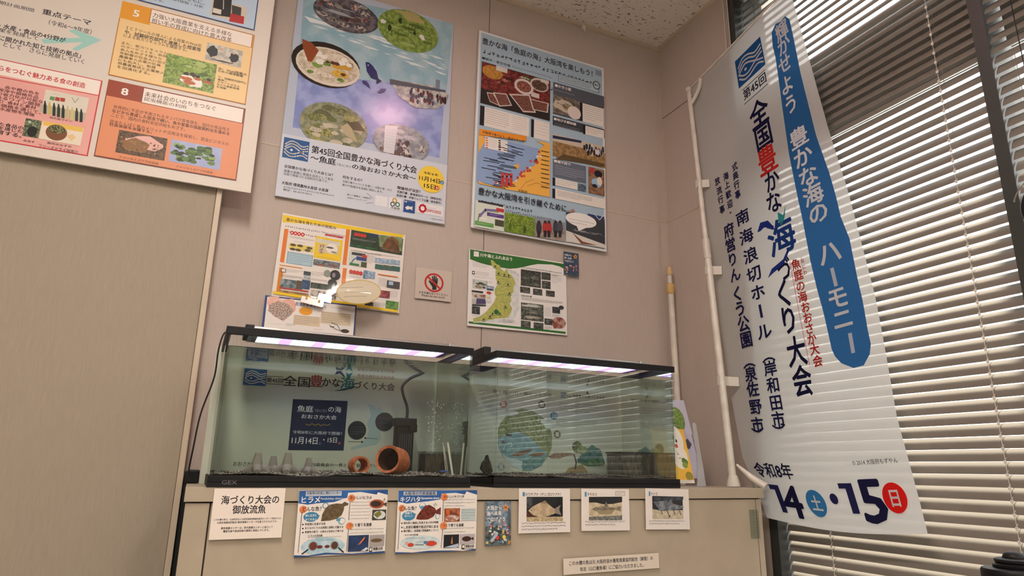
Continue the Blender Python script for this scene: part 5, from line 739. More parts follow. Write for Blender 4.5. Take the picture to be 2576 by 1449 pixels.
  ['T',[333.3,1064.6,34,36.9],'お','#d03a30',2,1],['T',[333.2,1098.6,34,36.9],'お','#d03a30',2,1],['T',[332.8,1133.2,34,36.9],'さ','#d03a30',2,1],['T',[334.9,1166,34,36.9],'か','#d03a30',2,1],
  ['T',[338.5,1198.7,34,36.9],'大','#d03a30',2,1],['T',[342.3,1234.6,34,36.9],'会','#d03a30',2,1],['T',[368.6,930,13,16],'な','#d03a30',2,1],['T',[368.8,950.6,13,16],'に','#d03a30',2,1],
  ['T',[369.3,969.8,13,16],'わ','#d03a30',2,1],['L',[[330.8,924.5],[325.5,1097.1],[330.1,1267.2]],1.53,'#d03a30'],['T',[156.5,952.5,62,58],'ホ','#2a2a5c',2,1],
  ['R',[180.4,1025.6,10.5,46.4],'#2a2a5c'],['T',[153.5,1090.8,62,58],'ル','#2a2a5c',2,1],['T',[157.8,1172.1,52,53.1],'︵','#2a2a5c',2,1],['T',[158.5,1218.4,52,53.1],'岸','#2a2a5c',2,1],
  ['T',[159.3,1273.1,52,53.1],'和','#2a2a5c',2,1],['T',[158.4,1329.3,52,53.1],'田','#2a2a5c',2,1],['T',[155.6,1382.9,52,53.1],'市','#2a2a5c',2,1],['T',[152.5,1422.5,52,53.1],'︶','#2a2a5c',2,1],
  ['T',[74.8,928,54,60.4],'く','#2a2a5c',2,1],['T',[75.6,984.2,54,60.4],'う','#2a2a5c',2,1],['T',[79.3,1041.8,54,60.4],'公','#2a2a5c',2,1],['T',[80.3,1098.8,54,60.4],'園','#2a2a5c',2,1],
  ['T',[76.5,1177,52,53.5],'︵','#2a2a5c',2,1],['T',[77.1,1223.9,52,53.5],'泉','#2a2a5c',2,1],['T',[75.9,1275.3,52,53.5],'佐','#2a2a5c',2,1],['T',[74.6,1334.2,52,53.5],'野','#2a2a5c',2,1],
  ['T',[68.7,1394.4,52,53.5],'市','#2a2a5c',2,1],['T',[65.2,1428.7,52,53.5],'︶','#2a2a5c',2,1],['T',[35.7,1543.3,150,54],'令和8年','#26264e',1],['T',[107.2,1610.6,72,78],'4','#26264e',2,0],
  ['P',[[68.1,1610.4],[108.1,1610.4],[108.1,1690.4],[87.3,1690.4],[87.3,1624.8],[68.1,1624.8]],'#2a2a56'],['P',[[337.8,1596.4],[383.8,1596.4],[383.8,1672.4],[359.8,1672.4],[359.8,1610],[337.8,1610]],'#2a2a56'],
  ['T',[400.8,1590.6,72,76],'5','#2c2c58',2],['E',[237.9,1651.6,36,36],'#3b80b8'],['T',[216.9,1629.6,42,44],'土','#eef0f2',2,1],['E',[308.7,1636.9,14,14],'#2c2c58'],
  ['E',[505.2,1635,35,37],'#e02420'],['T',[486.2,1612,38,46],'日','#eef0f2',2,1],['T',[407.7,1538.1,135,15],'© 2014 大阪府もずやん','#33303a',0],]),
}

# ------------------------------------------------------------------ printed sheets
PICTURES = {   # ground inks, mottle scale, blobs: (count, inks, rx, ry, y from, y to) in fractions of the picture
 'suits': ('#cfcac0', '#a8a498', 60, [(1, ['#1c1c20'], .16, .34, .42, .44), (1, ['#22222a'], .13, .3, .5, .52), (2, ['#c9a48c'], .05, .07, .2, .3), (2, ['#d8d2c8'], .1, .08, .78, .85), (1, ['#5a4a34'], .35, .05, .86, .88)]),
 'grape': ('#5f7a30', '#98ae54', 120, [(14, ['#4a6428', '#7d9a3c', '#a8bc68'], .1, .08, .1, .5), (4, ['#3a2822', '#2a2020'], .06, .07, .5, .62), (3, ['#efe9e0', '#ddd6cc'], .13, .12, .7, .85), (5, ['#c46a3a', '#b0562c'], .1, .05, .6, .92)]),
 'larva': ('#6e4f34', '#40301f', 200, [(1, ['#e4b0a8'], .40, .34, .38, .40), (1, ['#8a6238'], .30, .32, .55, .56), (50, ['#b08a58', '#5c4426', '#8a6a40'], .022, .03, .3, .82)]),
 'leaves': ('#9fa9d0', '#aab4d6', 20, [(34, ['#3c5a26', '#5a7e34', '#2c421f', '#86a45a', '#4a6a2a'], .09, .10, .08, .85), (8, ['#22301a', '#1e2818'], .06, .06, .2, .9)]),
 'leaves2': ('#6a7a4a', '#4a5a38', 200, [(14, ['#4a5c34', '#3a4a2c', '#8a9a6a'], .15, .15, .1, .9)]),
 'forest': ('#3c4a2a', '#7a8468', 150, [(8, ['#22301a', '#56683c', '#c0c4b0'], .12, .1, .1, .6)]),
 'fishmarket': ('#48424a', '#6e6a70', 50, [(16, ['#2c262a', '#8a8480', '#5a4440', '#b8b4b0'], .09, .07, .1, .85), (5, ['#c9c4be', '#8a3a34'], .04, .05, .2, .5), (4, ['#a4a8ac'], .2, .02, .3, .6)]),
 'grassfield': ('#6a8438', '#8ea452', 60, [(20, ['#56702c', '#9aae60', '#4a6226'], .12, .04, .25, .95), (3, ['#e6e4dc'], .05, .05, .3, .6), (3, ['#2c3a22'], .03, .08, .3, .55), (5, ['#b0a46a'], .14, .06, .08, .2)]),
 'dish': ('#b9ab92', '#d8cdb8', 60, [(10, ['#e4dccc', '#cfc2ac', '#8a7a5a'], .14, .10, .2, .8), (6, ['#7f9a4a', '#5a7a34'], .08, .07, .4, .85), (4, ['#d8b44a', '#c89a3a'], .10, .08, .4, .75), (8, ['#efeae2'], .06, .08, .15, .45), (4, ['#5a3a2c'], .05, .05, .3, .8)]),
 'rocks': ('#7c8068', '#9a9c80', 60, [(16, ['#8a8c5a', '#6a7048', '#a8a468', '#5c604c'], .12, .08, .1, .9), (10, ['#c8c0ac', '#b0a890'], .08, .05, .45, .95)]),
 'crowd': ('#a7aab0', '#8a8c94', 50, [(26, ['#3a3438', '#5a4a48', '#d8d0c8', '#6a5a58', '#8a6a60'], .05, .08, .45, .92), (6, ['#c8c4c8', '#b8b4bc'], .12, .05, .15, .4)]),
 'market': ('#5a201e', '#8a3a34', 70, [(40, ['#7a2a26', '#4a1c1a', '#a85a4a', '#3a2420', '#c89080'], .05, .05, .25, .65), (8, ['#3a4a2a', '#c8c4b4', '#5a6a3a'], .06, .04, .05, .2)]),
 'oyster': ('#8a7f72', '#5a5048', 40, [(1, ['#c9bca8'], .36, .34, .5, .52), (1, ['#a08c68'], .24, .22, .52, .54), (3, ['#d8cfc0', '#7a6a50'], .12, .1, .4, .6)]),
 'seaweed': ('#5f7a1e', '#7f9a30', 90, [(18, ['#4a6418', '#8aa43a', '#9cb04a', '#3c5214'], .05, .2, .2, .8)]),
 'crab': ('#5a5f62', '#7c8488', 60, [(5, ['#a8583a', '#7a3a28'], .14, .12, .5, .85), (5, ['#2c3034', '#8a9498'], .14, .14, .2, .6)]),
 'town': ('#c8ccc6', '#aab0ac', 40, [(6, ['#4a4a3c', '#6a7058'], .2, .12, .3, .5), (8, ['#8a8478', '#5a5448', '#a08a6a'], .12, .12, .6, .9)]),
 'sea': ('#6a8296', '#94a8b8', 50, [(3, ['#2c3a4a'], .4, .12, .75, .88), (2, ['#dde2e4'], .2, .1, .3, .4)]),
 'dark': ('#26282a', '#46484a', 120, [(3, ['#6a6a66', '#14161a'], .2, .2, .3, .7)]),
 'stream': ('#56584f', '#2c2e2a', 170, [(8, ['#8a8c84', '#6a6c62', '#1f211e'], .2, .05, .15, .9)]),
 'river': ('#6a6e62', '#383c36', 140, [(8, ['#c0c2ba'], .3, .04, .08, .2), (12, ['#4a5044', '#8a8e80'], .2, .04, .3, .9), (3, ['#b0a69a'], .25, .05, .7, .85)]),
}
_fc = bpy.data.curves.new('lettering', 'FONT'); _fc.resolution_u = 2; _fc.size = 1.0
_fo = bpy.data.objects.new('lettering', _fc); COL.objects.link(_fo)
_text_cache = {}
def lettering(text):
    key = text
    if key not in _text_cache:
        _fc.body = text
        dg = bpy.context.evaluated_depsgraph_get(); ev = _fo.evaluated_get(dg); me = ev.to_mesh()
        _text_cache[key] = ([(v.co.x, v.co.y) for v in me.vertices], [tuple(p.vertices) for p in me.polygons])
        ev.to_mesh_clear()
    return _text_cache[key]

class Print:
    """collects printed shapes (millimetres from the sheet's top left corner, down positive)"""
    def __init__(self, seed=1):
        self.v, self.f, self.ink, self.ink2, self.lay, self.k = [], [], [], [], [], 0
        self.rnd = random.Random(seed)
    def poly(self, pts, c, c2=None, scale=0):
        i = len(self.v); self.v += [(x, y, self.k) for x, y in pts]
        a = sum(pts[j-1][0]*pts[j][1]-pts[j][0]*pts[j-1][1] for j in range(len(pts)))
        idx = list(range(i, i+len(pts)))
        self.f.append(idx[::-1] if a > 0 else idx); self._ink(c, c2, scale)
    def _ink(self, c, c2, scale):
        self.ink.append((*srgb(c), 1)); self.ink2.append((*srgb(c2 or c), scale/1000.0))
    def ellipse(self, cx, cy, rx, ry, c, c2=None, scale=0, n=26):
        self.poly([(cx+rx*math.cos(t*2*math.pi/n), cy+ry*math.sin(t*2*math.pi/n)) for t in range(n)], c, c2, scale)
    def rect(self, x, y, w, h, c, c2=None, scale=0): self.poly([(x, y), (x+w, y), (x+w, y+h), (x, y+h)], c, c2, scale)
    def line(self, pts, w, c):
        for (x0, y0), (x1, y1) in zip(pts, pts[1:]):
            d = math.hypot(x1-x0, y1-y0) or 1; nx, ny = -(y1-y0)/d*w/2, (x1-x0)/d*w/2; ex, ey = (x1-x0)/d*w*.3, (y1-y0)/d*w*.3
            self.poly([(x0+nx-ex, y0+ny-ey), (x1+nx+ex, y1+ny+ey), (x1-nx+ex, y1-ny+ey), (x0-nx-ex, y0-ny-ey)], c)
    def text(self, b, t, c, bold, em=0):
        vs, fs = lettering(t)
        if not vs: return
        x, y, w, h = b
        if em: fx = lambda p: (x+p[0]*w, y+(0.88-p[1])*h); ex, ey = w, h
        else:
            x0, x1 = min(p[0] for p in vs), max(p[0] for p in vs); y0, y1 = min(p[1] for p in vs), max(p[1] for p in vs)
            ex = w/(x1-x0); h = min(max(h, .80*ex*(y1-y0)), 1.12*ex*(y1-y0)); ey = h/(y1-y0)
            fx = lambda p: (x+(p[0]-x0)*ex, y+(y1-p[1])*ey)
        if bold >= 2: d = .022; sh = [(0, 0), (d, 0), (-d, 0), (0, d), (0, -d), (d*.7, d*.7), (-d*.7, d*.7), (d*.7, -d*.7), (-d*.7, -d*.7)]
        elif bold: d = .017; sh = [(d, d*.8), (-d, d*.8), (d, -d*.8), (-d, -d*.8)]
        else: d = .005; sh = [(d, 0), (-d, 0)]
        for dx, dy in sh:                     # struck several times, a hair apart, for the weight of the type
            self.k += .08; i = len(self.v); self.v += [(px+dx*ex, py+dy*ey, self.k) for px, py in map(fx, vs)]
            for f in fs: self.f.append([i+j for j in f]); self._ink(c, None, 0)
    def smallprint(self, b, n, c):
        """lines too small to read: rows of tiny strokes"""
        x, y, w, h = b; lh = h/n; g = min(lh*.72, max(w/30, 2.2)); r = self.rnd
        for i in range(n):
            end = x+w*(1 if i < n-1 else r.uniform(.6, 1)); px = x; py = y+i*lh+lh*.12
            if g < .2: continue
            while px < end-g*.6:
                cw = g*r.uniform(.7, .95)
                for _ in range(2): yy = py+r.uniform(0, g*.75); self.rect(px+r.uniform(0, cw*.15), yy, cw*r.uniform(.6, .85), g*.16, c)
                xx = px+r.uniform(.1, .7)*cw; self.rect(xx, py+r.uniform(0, g*.2), g*.15, g*r.uniform(.6, .8), c)
                px += g*1.03
    def picture(self, b, kind, round_):
        x, y, w, h = b; g1, g2, sc, blobs = PICTURES[kind]; r = self.rnd
        if round_: self.ellipse(x+w/2, y+h/2, w/2, h/2, g1, g2, sc, 36)
        else: self.rect(x, y, w, h, g1, g2, sc)
        for cnt, inks, rx, ry, ya, yb in blobs:
            for _ in range(cnt):
                self.k += .15
                q = r.uniform(.7, 1.3) if cnt > 1 else 1; ax, ay = rx*w*q, ry*h*q
                cy = y+h*r.uniform(ya, yb)
                if round_:
                    half = math.sqrt(max(0, 1-((cy-y-h/2)/(h/2))**2))*w/2-ax
                    cx = x+w/2+r.uniform(-1, 1)*max(0, half)
                    ay = max(.4, min(ay, math.sqrt(max(0.01, 1-((abs(cx-x-w/2)+ax*.7)/(w/2))**2))*h/2-abs(cy-y-h/2))) if half > 0 else .4
                else:
                    ax = min(ax, w*.48); cx = r.uniform(x+ax, x+w-ax); cy = min(max(cy, y+ay), y+h-ay) if ay < h/2 else y+h/2
                n = 9 if cnt > 5 else 16; ph = r.uniform(0, 1)
                j = [1+r.uniform(-.22, .12) for _ in range(n)]
                self.poly([(cx+ax*j[t]*math.cos((t+ph)*2*math.pi/n), cy+ay*j[t]*math.sin((t+ph)*2*math.pi/n)) for t in range(n)], r.choice(inks), r.choice(inks), sc*2)
    def emblem(self, b):
        x, y, w, h = b; self.rect(x, y, w, h, '#2a5c98'); self.k += 1
        for pts in ([(.08, .33), (.28, .14), (.5, .17), (.72, .31), (.95, .23)], [(.08, .46), (.28, .27), (.5, .30), (.72, .44), (.95, .36)],
                    [(.07, .58), (.28, .40), (.45, .42), (.75, .62), (.95, .72)], [(.07, .58), (.25, .73), (.45, .73), (.75, .56), (.95, .49)],
                    [(.07, .72), (.25, .87), (.45, .87), (.75, .75), (.95, .86)]):
            p = [tuple(v) for v in spline([(a*w+x, c*h+y, 0) for a, c in pts], 3)]
            self.line([(q[0], q[1]) for q in p], h*.055, 'w')
        self.ellipse(x+.33*w, y+.57*h, w*.05, h*.05, 'w')
    def run(self, items):
        for it in items:
            self.k += 1; k, a = it[0], it[1:]
            if k == 'R': self.rect(*a[0], *a[1:])
            elif k == 'E': self.ellipse(*a[0], *a[1:])
            elif k == 'P': self.poly([tuple(p) for p in a[0]], *a[1:])
            elif k == 'L': self.line([tuple(p) for p in a[0]], a[1], a[2])
            elif k == 'T': self.text(*a)
            elif k == 'S': self.smallprint(*a)
            elif k == 'H': self.picture(*a)
            elif k == 'G': self.emblem(a[0])
        return self
    def mesh(self, name, place, mats, extra=None, step=2.2e-5):
        """place(x mm, y mm, lift in m) gives the point on the sheet; extra(bm) adds the sheet's own body"""
        bm = bmesh.new(); la = bm.loops.layers.float_color.new('ink'); lb = bm.loops.layers.float_color.new('ink_two')
        vs = [bm.verts.new(place(x, y, (k+1)*step)) for x, y, k in self.v]
        for f, c, d in zip(self.f, self.ink, self.ink2):
            try: face = bm.faces.new([vs[i] for i in f])
            except ValueError: continue
            for lp in face.loops: lp[la] = c; lp[lb] = d
        if extra:
            new = extra(bm)
            for face, c in new:
                cc = (*srgb(c), 1)
                for lp in face.loops: lp[la] = cc; lp[lb] = (*cc[:3], 0)
        return obj(name, bm, mats)

def film_part(parent, w, h, margin, seed):
    """clear laminate, a little wavy, standing just off the print"""
    r = random.Random(seed); bm = bmesh.new(); nx, nz = 12, 9; g = []
    p1, p2 = r.uniform(0, 6), r.uniform(0, 6)
    for j in range(nz+1):
        for i in range(nx+1):
            u, v = i/nx, j/nz
            wv = .00035*(math.sin(u*7+p1+v*2)+math.sin(v*6+p2-u*3)+2)
            g.append(bm.verts.new((-margin+u*(w+2*margin), -.0042-wv, margin-v*(h+2*margin))))
    for j in range(nz):
        for i in range(nx): bm.faces.new((g[j*(nx+1)+i], g[(j+1)*(nx+1)+i], g[(j+1)*(nx+1)+i+1], g[j*(nx+1)+i+1]))
    return obj('laminate_film', bm, M['film'], parent, True)

def sheet(key, name, label, category, group=None, thick=.0005, mat='print', film=None, lean=0.0):
    s = SHEETS[key]; w, h = s['size']; rnd_seed = sum(map(ord, key))
    pr = Print(rnd_seed).run(s['prints'])
    def body(bm):
        return [(f, '#ddd6cd') for f in box(bm, 0, w, 0, thick, -h, 0)]
    o = pr.mesh(name, lambda x, y, d: Vector((x/1000, -d, -y/1000)), M[mat], body)
    x, y, z = s['origin']; o.location = (x, y, z); o.rotation_euler = (lean, -s['tilt'], 0)
    tag(o, label, category, group)
    if film is not None: film_part(o, w, h, film, rnd_seed)
    return o

sheet('plan', 'poster_panel', 'large white poster panel with yellow, orange and pink boxes on the left pillar', 'poster', thick=.007)
sheet('event', 'poster_panel', 'tall blue poster panel with oval photos, a navy fish and a yellow date circle', 'poster', thick=.006, mat='gloss_print')
sheet('bay', 'poster_panel', 'tall pale blue poster panel with food photos and an orange coastal map', 'poster', thick=.008)
sheet('grow', 'laminated_poster', 'small landscape poster with yellow bands and orange bars above the left tank', 'poster', film=.004)
sheet('river', 'laminated_poster', 'small landscape poster with green header and olive map above the right tank', 'poster')
sheet('starcard', 'star_card', 'tiny dark card with orange star at the top right of the green map poster', 'card')
sheet('hand', 'hand_sign', 'small do-not-touch sign with a black hand in a red ring', 'sign', film=.001)
sheet('insect', 'insect_card', 'blue bordered insect card standing behind the left tank', 'card', lean=.0)
CARDS = 'papers taped along the cabinet front'
sheet('notice', 'notice_paper', 'plain white notice with two bold black heading lines at the cabinet left end', 'notice', CARDS)
sheet('flounder', 'fish_poster', 'blue and white fish poster with a flat brown flounder, on the cabinet front', 'poster', CARDS, film=.008)
sheet('grouper', 'fish_poster', 'blue and white fish poster with a dark red grouper, on the cabinet front', 'poster', CARDS, film=.006)
sheet('stars', 'star_card', 'narrow grey star card between the grouper poster and the carp card', 'card', CARDS, film=.006)
sheet('crucian', 'fish_card', 'white fish card with a tan deep-bodied carp on black', 'card', CARDS, film=.0)
sheet('gudgeon', 'fish_card', 'white fish card with a slim fish lying on pale sand', 'card', CARDS, film=.0)
sheet('minnow', 'fish_card', 'white fish card with dark grey fish, nearest the cabinet right end', 'card', CARDS, film=.0)
sheet('thanks', 'notice_strip', 'narrow strip of two printed lines low on the cabinet front', 'notice', CARDS, film=.0)
BACKS = 'printed boards behind the tanks'
sheet('backone', 'backdrop_board', 'pale green printed board with a navy date square behind the left tank', 'backdrop board', BACKS, .004, 'tank_print')
sheet('backtwo', 'backdrop_board', 'pale green printed board with a round sea-and-hills picture behind the right tank', 'backdrop board', BACKS, .004, 'tank_print')

# ------------------------------------------------------------------ hanging banner
def table(tab, z):
    if z >= tab[0][0]:
        (z1, y1), (z0, y0) = tab[0], tab[1]; return y1
    for (z1, y1), (z0, y0) in zip(tab, tab[1:]):
        if z >= z0: return y0+(y1-y0)*(z-z0)/(z1-z0)
    return tab[-1][1]
BAN_L = [(1.563, 1.95), (1.177, 1.943), (.811, 1.907), (.257, 1.846), (.051, 1.81), (-.10, 1.735), (-.14, 1.72)]
BAN_R = [(1.672, 1.40), (1.607, 1.41), (1.06, 1.331), (.832, 1.29), (.49, 1.247), (.365, 1.24), (.151, 1.231), (-.063, 1.2), (-.145, 1.19)]
def banner_at(x, y, lift):
    u, t = x/570, y/1720
    zl, zr = 1.563-1.703*t, 1.672-1.817*t
    yl, yr = table(BAN_L, zl), table(BAN_R, zr)
    yy = yl+(yr-yl)*u; z = zl+(zr-zl)*u-.018*math.sin(math.pi*u)*max(t, 0)**6
    xx = 1.718+.006*math.sin(9*t+2*u)*u*(1-u)*2-.012*(1-u)*t
    return Vector((xx-lift, yy, z+EYE))
pr = Print(7); pr.rect(0, 0, 570, 1720, '#dfe0de'); pr.run(SHEETS['banner']['prints'])
bm = bmesh.new(); la = bm.loops.layers.float_color.new('ink'); lb = bm.loops.layers.float_color.new('ink_two')
vs = [bm.verts.new((x, y, (k+1)*2.5e-5*1000)) for x, y, k in pr.v]
for f, c, d in zip(pr.f, pr.ink, pr.ink2):
    try: face = bm.faces.new([vs[i] for i in f])
    except ValueError: continue
    for lp in face.loops: lp[la] = c; lp[lb] = d
big = [f for f in bm.faces if f.calc_area() > 900]
for axis, end in ((0, 570), (1, 1720)):
    for q in range(30, end, 30):
        big = [f for f in bm.faces if f.calc_area() > 500]
        geom = big + list({e for f in big for e in f.edges}) + list({v for f in big for v in f.verts})
        co = Vector((q, 0, 0)) if axis == 0 else Vector((0, q, 0)); no = Vector((1, 0, 0)) if axis == 0 else Vector((0, 1, 0))
        bmesh.ops.bisect_plane(bm, geom=geom, plane_co=co, plane_no=no)
for v in bm.verts: v.co = banner_at(v.co.x, v.co.y, v.co.z/1000)
banner = obj('hanging_banner', bm, M['cloth_print'])
tag(banner, 'tall translucent white banner with blue band hanging before the window blind', 'banner')

# pole that carries the banner, leaning in the corner of the cabinet top
def lerp(a, b, t): return Vector(a)+(Vector(b)-Vector(a))*t
p0, p1 = Vector((1.628, 1.776, TOP+.002)), Vector((1.699, 1.953, 1.545+EYE))
pole = thing('banner_pole', 'white pipe pole with bent top arm and tape, carrying the banner', 'pole', p0)
bm = bmesh.new(); tube(bm, [Vector(), (p1-p0)*.56], .0125, 16); obj('lower_pipe', bm, M['pvc'], pole, True)
bm = bmesh.new(); tube(bm, [(p1-p0)*.52, (p1-p0)], .0095, 16); obj('upper_pipe', bm, M['pvc'], pole, True)
bm = bmesh.new(); tube(bm, [(p1-p0)*.515, (p1-p0)*.565], .0142, 16); obj('collar', bm, M['pvc'], pole, True)
bm = bmesh.new(); tube(bm, [(p1-p0)*.995, (p1-p0)*1.006], .012, 14); obj('top_cap', bm, M['pvc'], pole, True)
arm = spline([(p1-p0)*.955, (p1-p0)*.965+Vector((.004, -.025, .004)), (p1-p0)*.985+Vector((.012, -.05, .012)), (p1-p0)+Vector((.016, -.056, .025))], 6)
bm = bmesh.new(); tube(bm, arm, .0085, 12); obj('hook', bm, M['pvc'], pole, True)
bm = bmesh.new(); tube(bm, [banner_at(-6, -6, .0)-p0, banner_at(285, -6, .0)-p0, banner_at(566, -6, .0)-p0], .004, 10); obj('top_rod', bm, M['pvc'], pole, True)
bm = bmesh.new(); lathe(bm, [(0, 0), (.022, 0), (.021, .010), (.0155, .030), (.0135, .036), (0, .036)], 20); obj('foot', bm, M['cord'], pole, True)
bm = bmesh.new(); tube(bm, [(.01, -.01, .07), (.035, -.045, .03), (.055, -.085, .0)], [.004, .011, .014], 10); obj('strut', bm, M['pvc'], pole, True)
for k, t in enumerate((.716, .485, .222)):
    c = lerp(p0, p1, t); q = banner_at(40, 1720*(1.563-(c.z-EYE))/1.703, .003)
    bm = bmesh.new(); d = (q-c); w = Vector((.0, .0, .016))
    pts = [c+Vector((-.002, .022, .002)), c+Vector((-.0145, .006, 0)), c+Vector((-.0145, -.006, 0)), lerp(c, q, .55)+Vector((-.008, 0, 0)), q+Vector((-.003, -.012, -.002))]
    rows = [[bm.verts.new(p+w), bm.verts.new(p-w)] for p in pts]
    for a_, b_ in zip(rows, rows[1:]): bm.faces.new((a_[0], a_[1], b_[1], b_[0]))
    o = obj('cloth_tape', bm, M['cord'])
    tag(o, ['upper', 'middle', 'lower'][k]+' white tape strip binding the banner to its pole', 'tape', 'tapes on the banner pole')

# second, shorter pipe leaning behind the right tank
a0, a1 = Vector((1.7315, 2.15, 0.0)), Vector((1.706, 2.150, .823+EYE))
t = thing('spare_pipe', 'white pipe with a beige cap leaning in the corner behind the right tank', 'pipe', a0); d = a1-a0
bm = bmesh.new(); tube(bm, [Vector(), d*.935], .0125, 16); obj('thick_pipe', bm, M['pvc'], t, True)
bm = bmesh.new(); tube(bm, [d*.93, d*.985], .0095, 16); obj('thin_pipe', bm, M['pvc'], t, True)
bm = bmesh.new(); tube(bm, [d*.934, d*.940, d*.956, d*.960], [.0135, .0165, .0165, .013], 16); obj('tape_band', bm, M['old_tape'], t, True)
bm = bmesh.new(); tube(bm, [d*.980, d*.997, d], [.0125, .0125, .011], 16); obj('end_cap', bm, M['old_cap'], t, True)

# ------------------------------------------------------------------ cabinet
cab = thing('low_cabinet', 'long cream cabinet under the two fish tanks, covered in papers', 'cabinet', (0.826, 1.9, 0))
def part(name, x0, x1, y0, y1, z0, z1, mat, bevel=.0015, parent=cab):
    L = parent.location
    return boxobj(name, (x0-L.x, x1-L.x, y0-L.y, y1-L.y, z0-L.z, z1-L.z), mat, parent, bevel)
part('carcass', -.003, 1.650, 1.692, 2.13, 0.0, .872, M['cabinet_in'])
part('left_stile', -.004, .0455, 1.684, 1.70, .05, .869, M['cabinet'])
part('right_stile', 1.6305, 1.6515, 1.684, 1.70, .05, .869, M['cabinet'])
part('front_panel', .0485, 1.6275, 1.684, 1.70, .05, .869, M['cabinet'])
part('side_panel', 1.645, 1.6525, 1.70, 2.13, .0, .872, M['cabinet'])
part('plinth', .0, 1.648, 1.71, 2.13, .0, .05, M['cabinet_in'])
part('top_board', -.0075, 1.661, 1.6785, 2.14, .872, TOP, M['cabinet'])
for k, (x0, x1, dz) in enumerate([(1.597, 1.615, 0), (1.614, 1.634, .0)]):
    bm = bmesh.new(); box(bm, x0, x1, 1.6815-.0004*k, 1.6822-.0004*k, .752+dz, .838+dz)
    for j in range(9 if k else 3): z = .757+j*.009 if k else .77+j*.03; box(bm, x0, x1, 1.6812-.0004*k, 1.6815-.0004*k, z, z+.0006)
    o = obj('clear_tape', bm, clear_sheet('clear_tape_%d' % k, (.86, .90, .88), .25, 1.5)); tag(o, ['left', 'right'][k]+' of two clear tape strips over the cabinet\'s right joint', 'tape', 'tape strips on the cabinet')

# ------------------------------------------------------------------ fish tanks
def make_tank(x0, x1, label, marked):
    t = thing('fish_tank', label, 'fish tank', ((x0+x1)/2, 1.83, TOP), 'fish tanks on the cabinet')
    hw, y0, y1 = (x1-x0)/2, -.15, .14; H = .364
    bm = bmesh.new()
    box(bm, -hw-.003, hw+.003, y0-.003, y1+.003, 0, .012); 
    for b in ((-hw-.003, hw+.003, y0-.003, y0+.008), (-hw-.003, hw+.003, y1-.008, y1+.003), (-hw-.003, -hw+.008, y0, y1), (hw-.008, hw+.003, y0, y1)): box(bm, *b, .010, .025, bevel=.001)
    base = obj('base_frame', bm, M['black'], t)
    if marked:
        vs, fs = lettering('GEX'); xs = [p[0] for p in vs]; ys = [p[1] for p in vs]; bm = bmesh.new()
        nv = [bm.verts.new((-hw+.027+(p[0]-min(xs))/(max(xs)-min(xs))*.032, y0-.0034, .006+(p[1]-min(ys))/(max(ys)-min(ys))*.0085)) for p in vs]
        for f in fs: bm.faces.new([nv[i] for i in f])
        mk = obj('maker_mark', bm, material('grey_print', '#6e6a6c', .5), base); mk['label'] = 'grey lettering on the black base'
    bm = bmesh.new()
    for b in ((-hw-.003, hw+.003, y0-.003, y0+.009), (-hw-.003, hw+.003, y1-.009, y1+.003), (-hw-.003, -hw+.009, y0+.008, y1-.008), (hw-.009, hw+.003, y0+.008, y1-.008)): box(bm, *b, H-.0185, H, bevel=.0012)
    obj('top_frame', bm, M['black'], t)
    gt = .005
    for nm, b in (('front_glass', (-hw, hw, y0, y0+gt)), ('back_glass', (-hw, hw, y1-gt, y1)), ('side_glass', (-hw, -hw+gt, y0+gt, y1-gt)), ('side_glass', (hw-gt, hw, y0+gt, y1-gt))):
        bm = bmesh.new(); fs = box(bm, *b, .012, H-.006)
        if nm == 'side_glass':
            inner = fs[5] if b[0] < 0 else fs[4]; bm.normal_update(); inner.material_index = 1
        obj(nm, bm, [M['glass'], M['wet_glass']], t)
    for sx in (-1, 1):                                            # seals down the front corners
        bm = bmesh.new(); tube(bm, [(sx*(hw-.0065), y0+.0065, .02), (sx*(hw-.0065), y0+.0065, H-.02)], .0016, 8); obj('corner_seal', bm, M['acrylic'], t, True)
    # water surface, gravel
    bm = bmesh.new(); n = 30; zz = .318
    g = [[bm.verts.new((-hw+gt+.0005+(2*hw-2*gt-.001)*i/n, y0+gt+.0005+(y1-y0-2*gt-.001)*j/14, zz)) for i in range(n+1)] for j in range(15)]
    for j in range(14):
        for i in range(n): bm.faces.new((g[j][i], g[j][i+1], g[j+1][i+1], g[j+1][i]))
    w = obj('water_surface', bm, M['water']); w.location = t.location
    tag(w, 'rippled water surface just under the rim of the %s tank' % ('left' if marked else 'right'), 'water', kind='stuff')
    return t
make_tank(.037, .655, 'left fish tank with black rims, clay pots and grey tetrapods inside', True)
make_tank(.7265, 1.329, 'right fish tank with black rims and a dark filter box at its right', False)

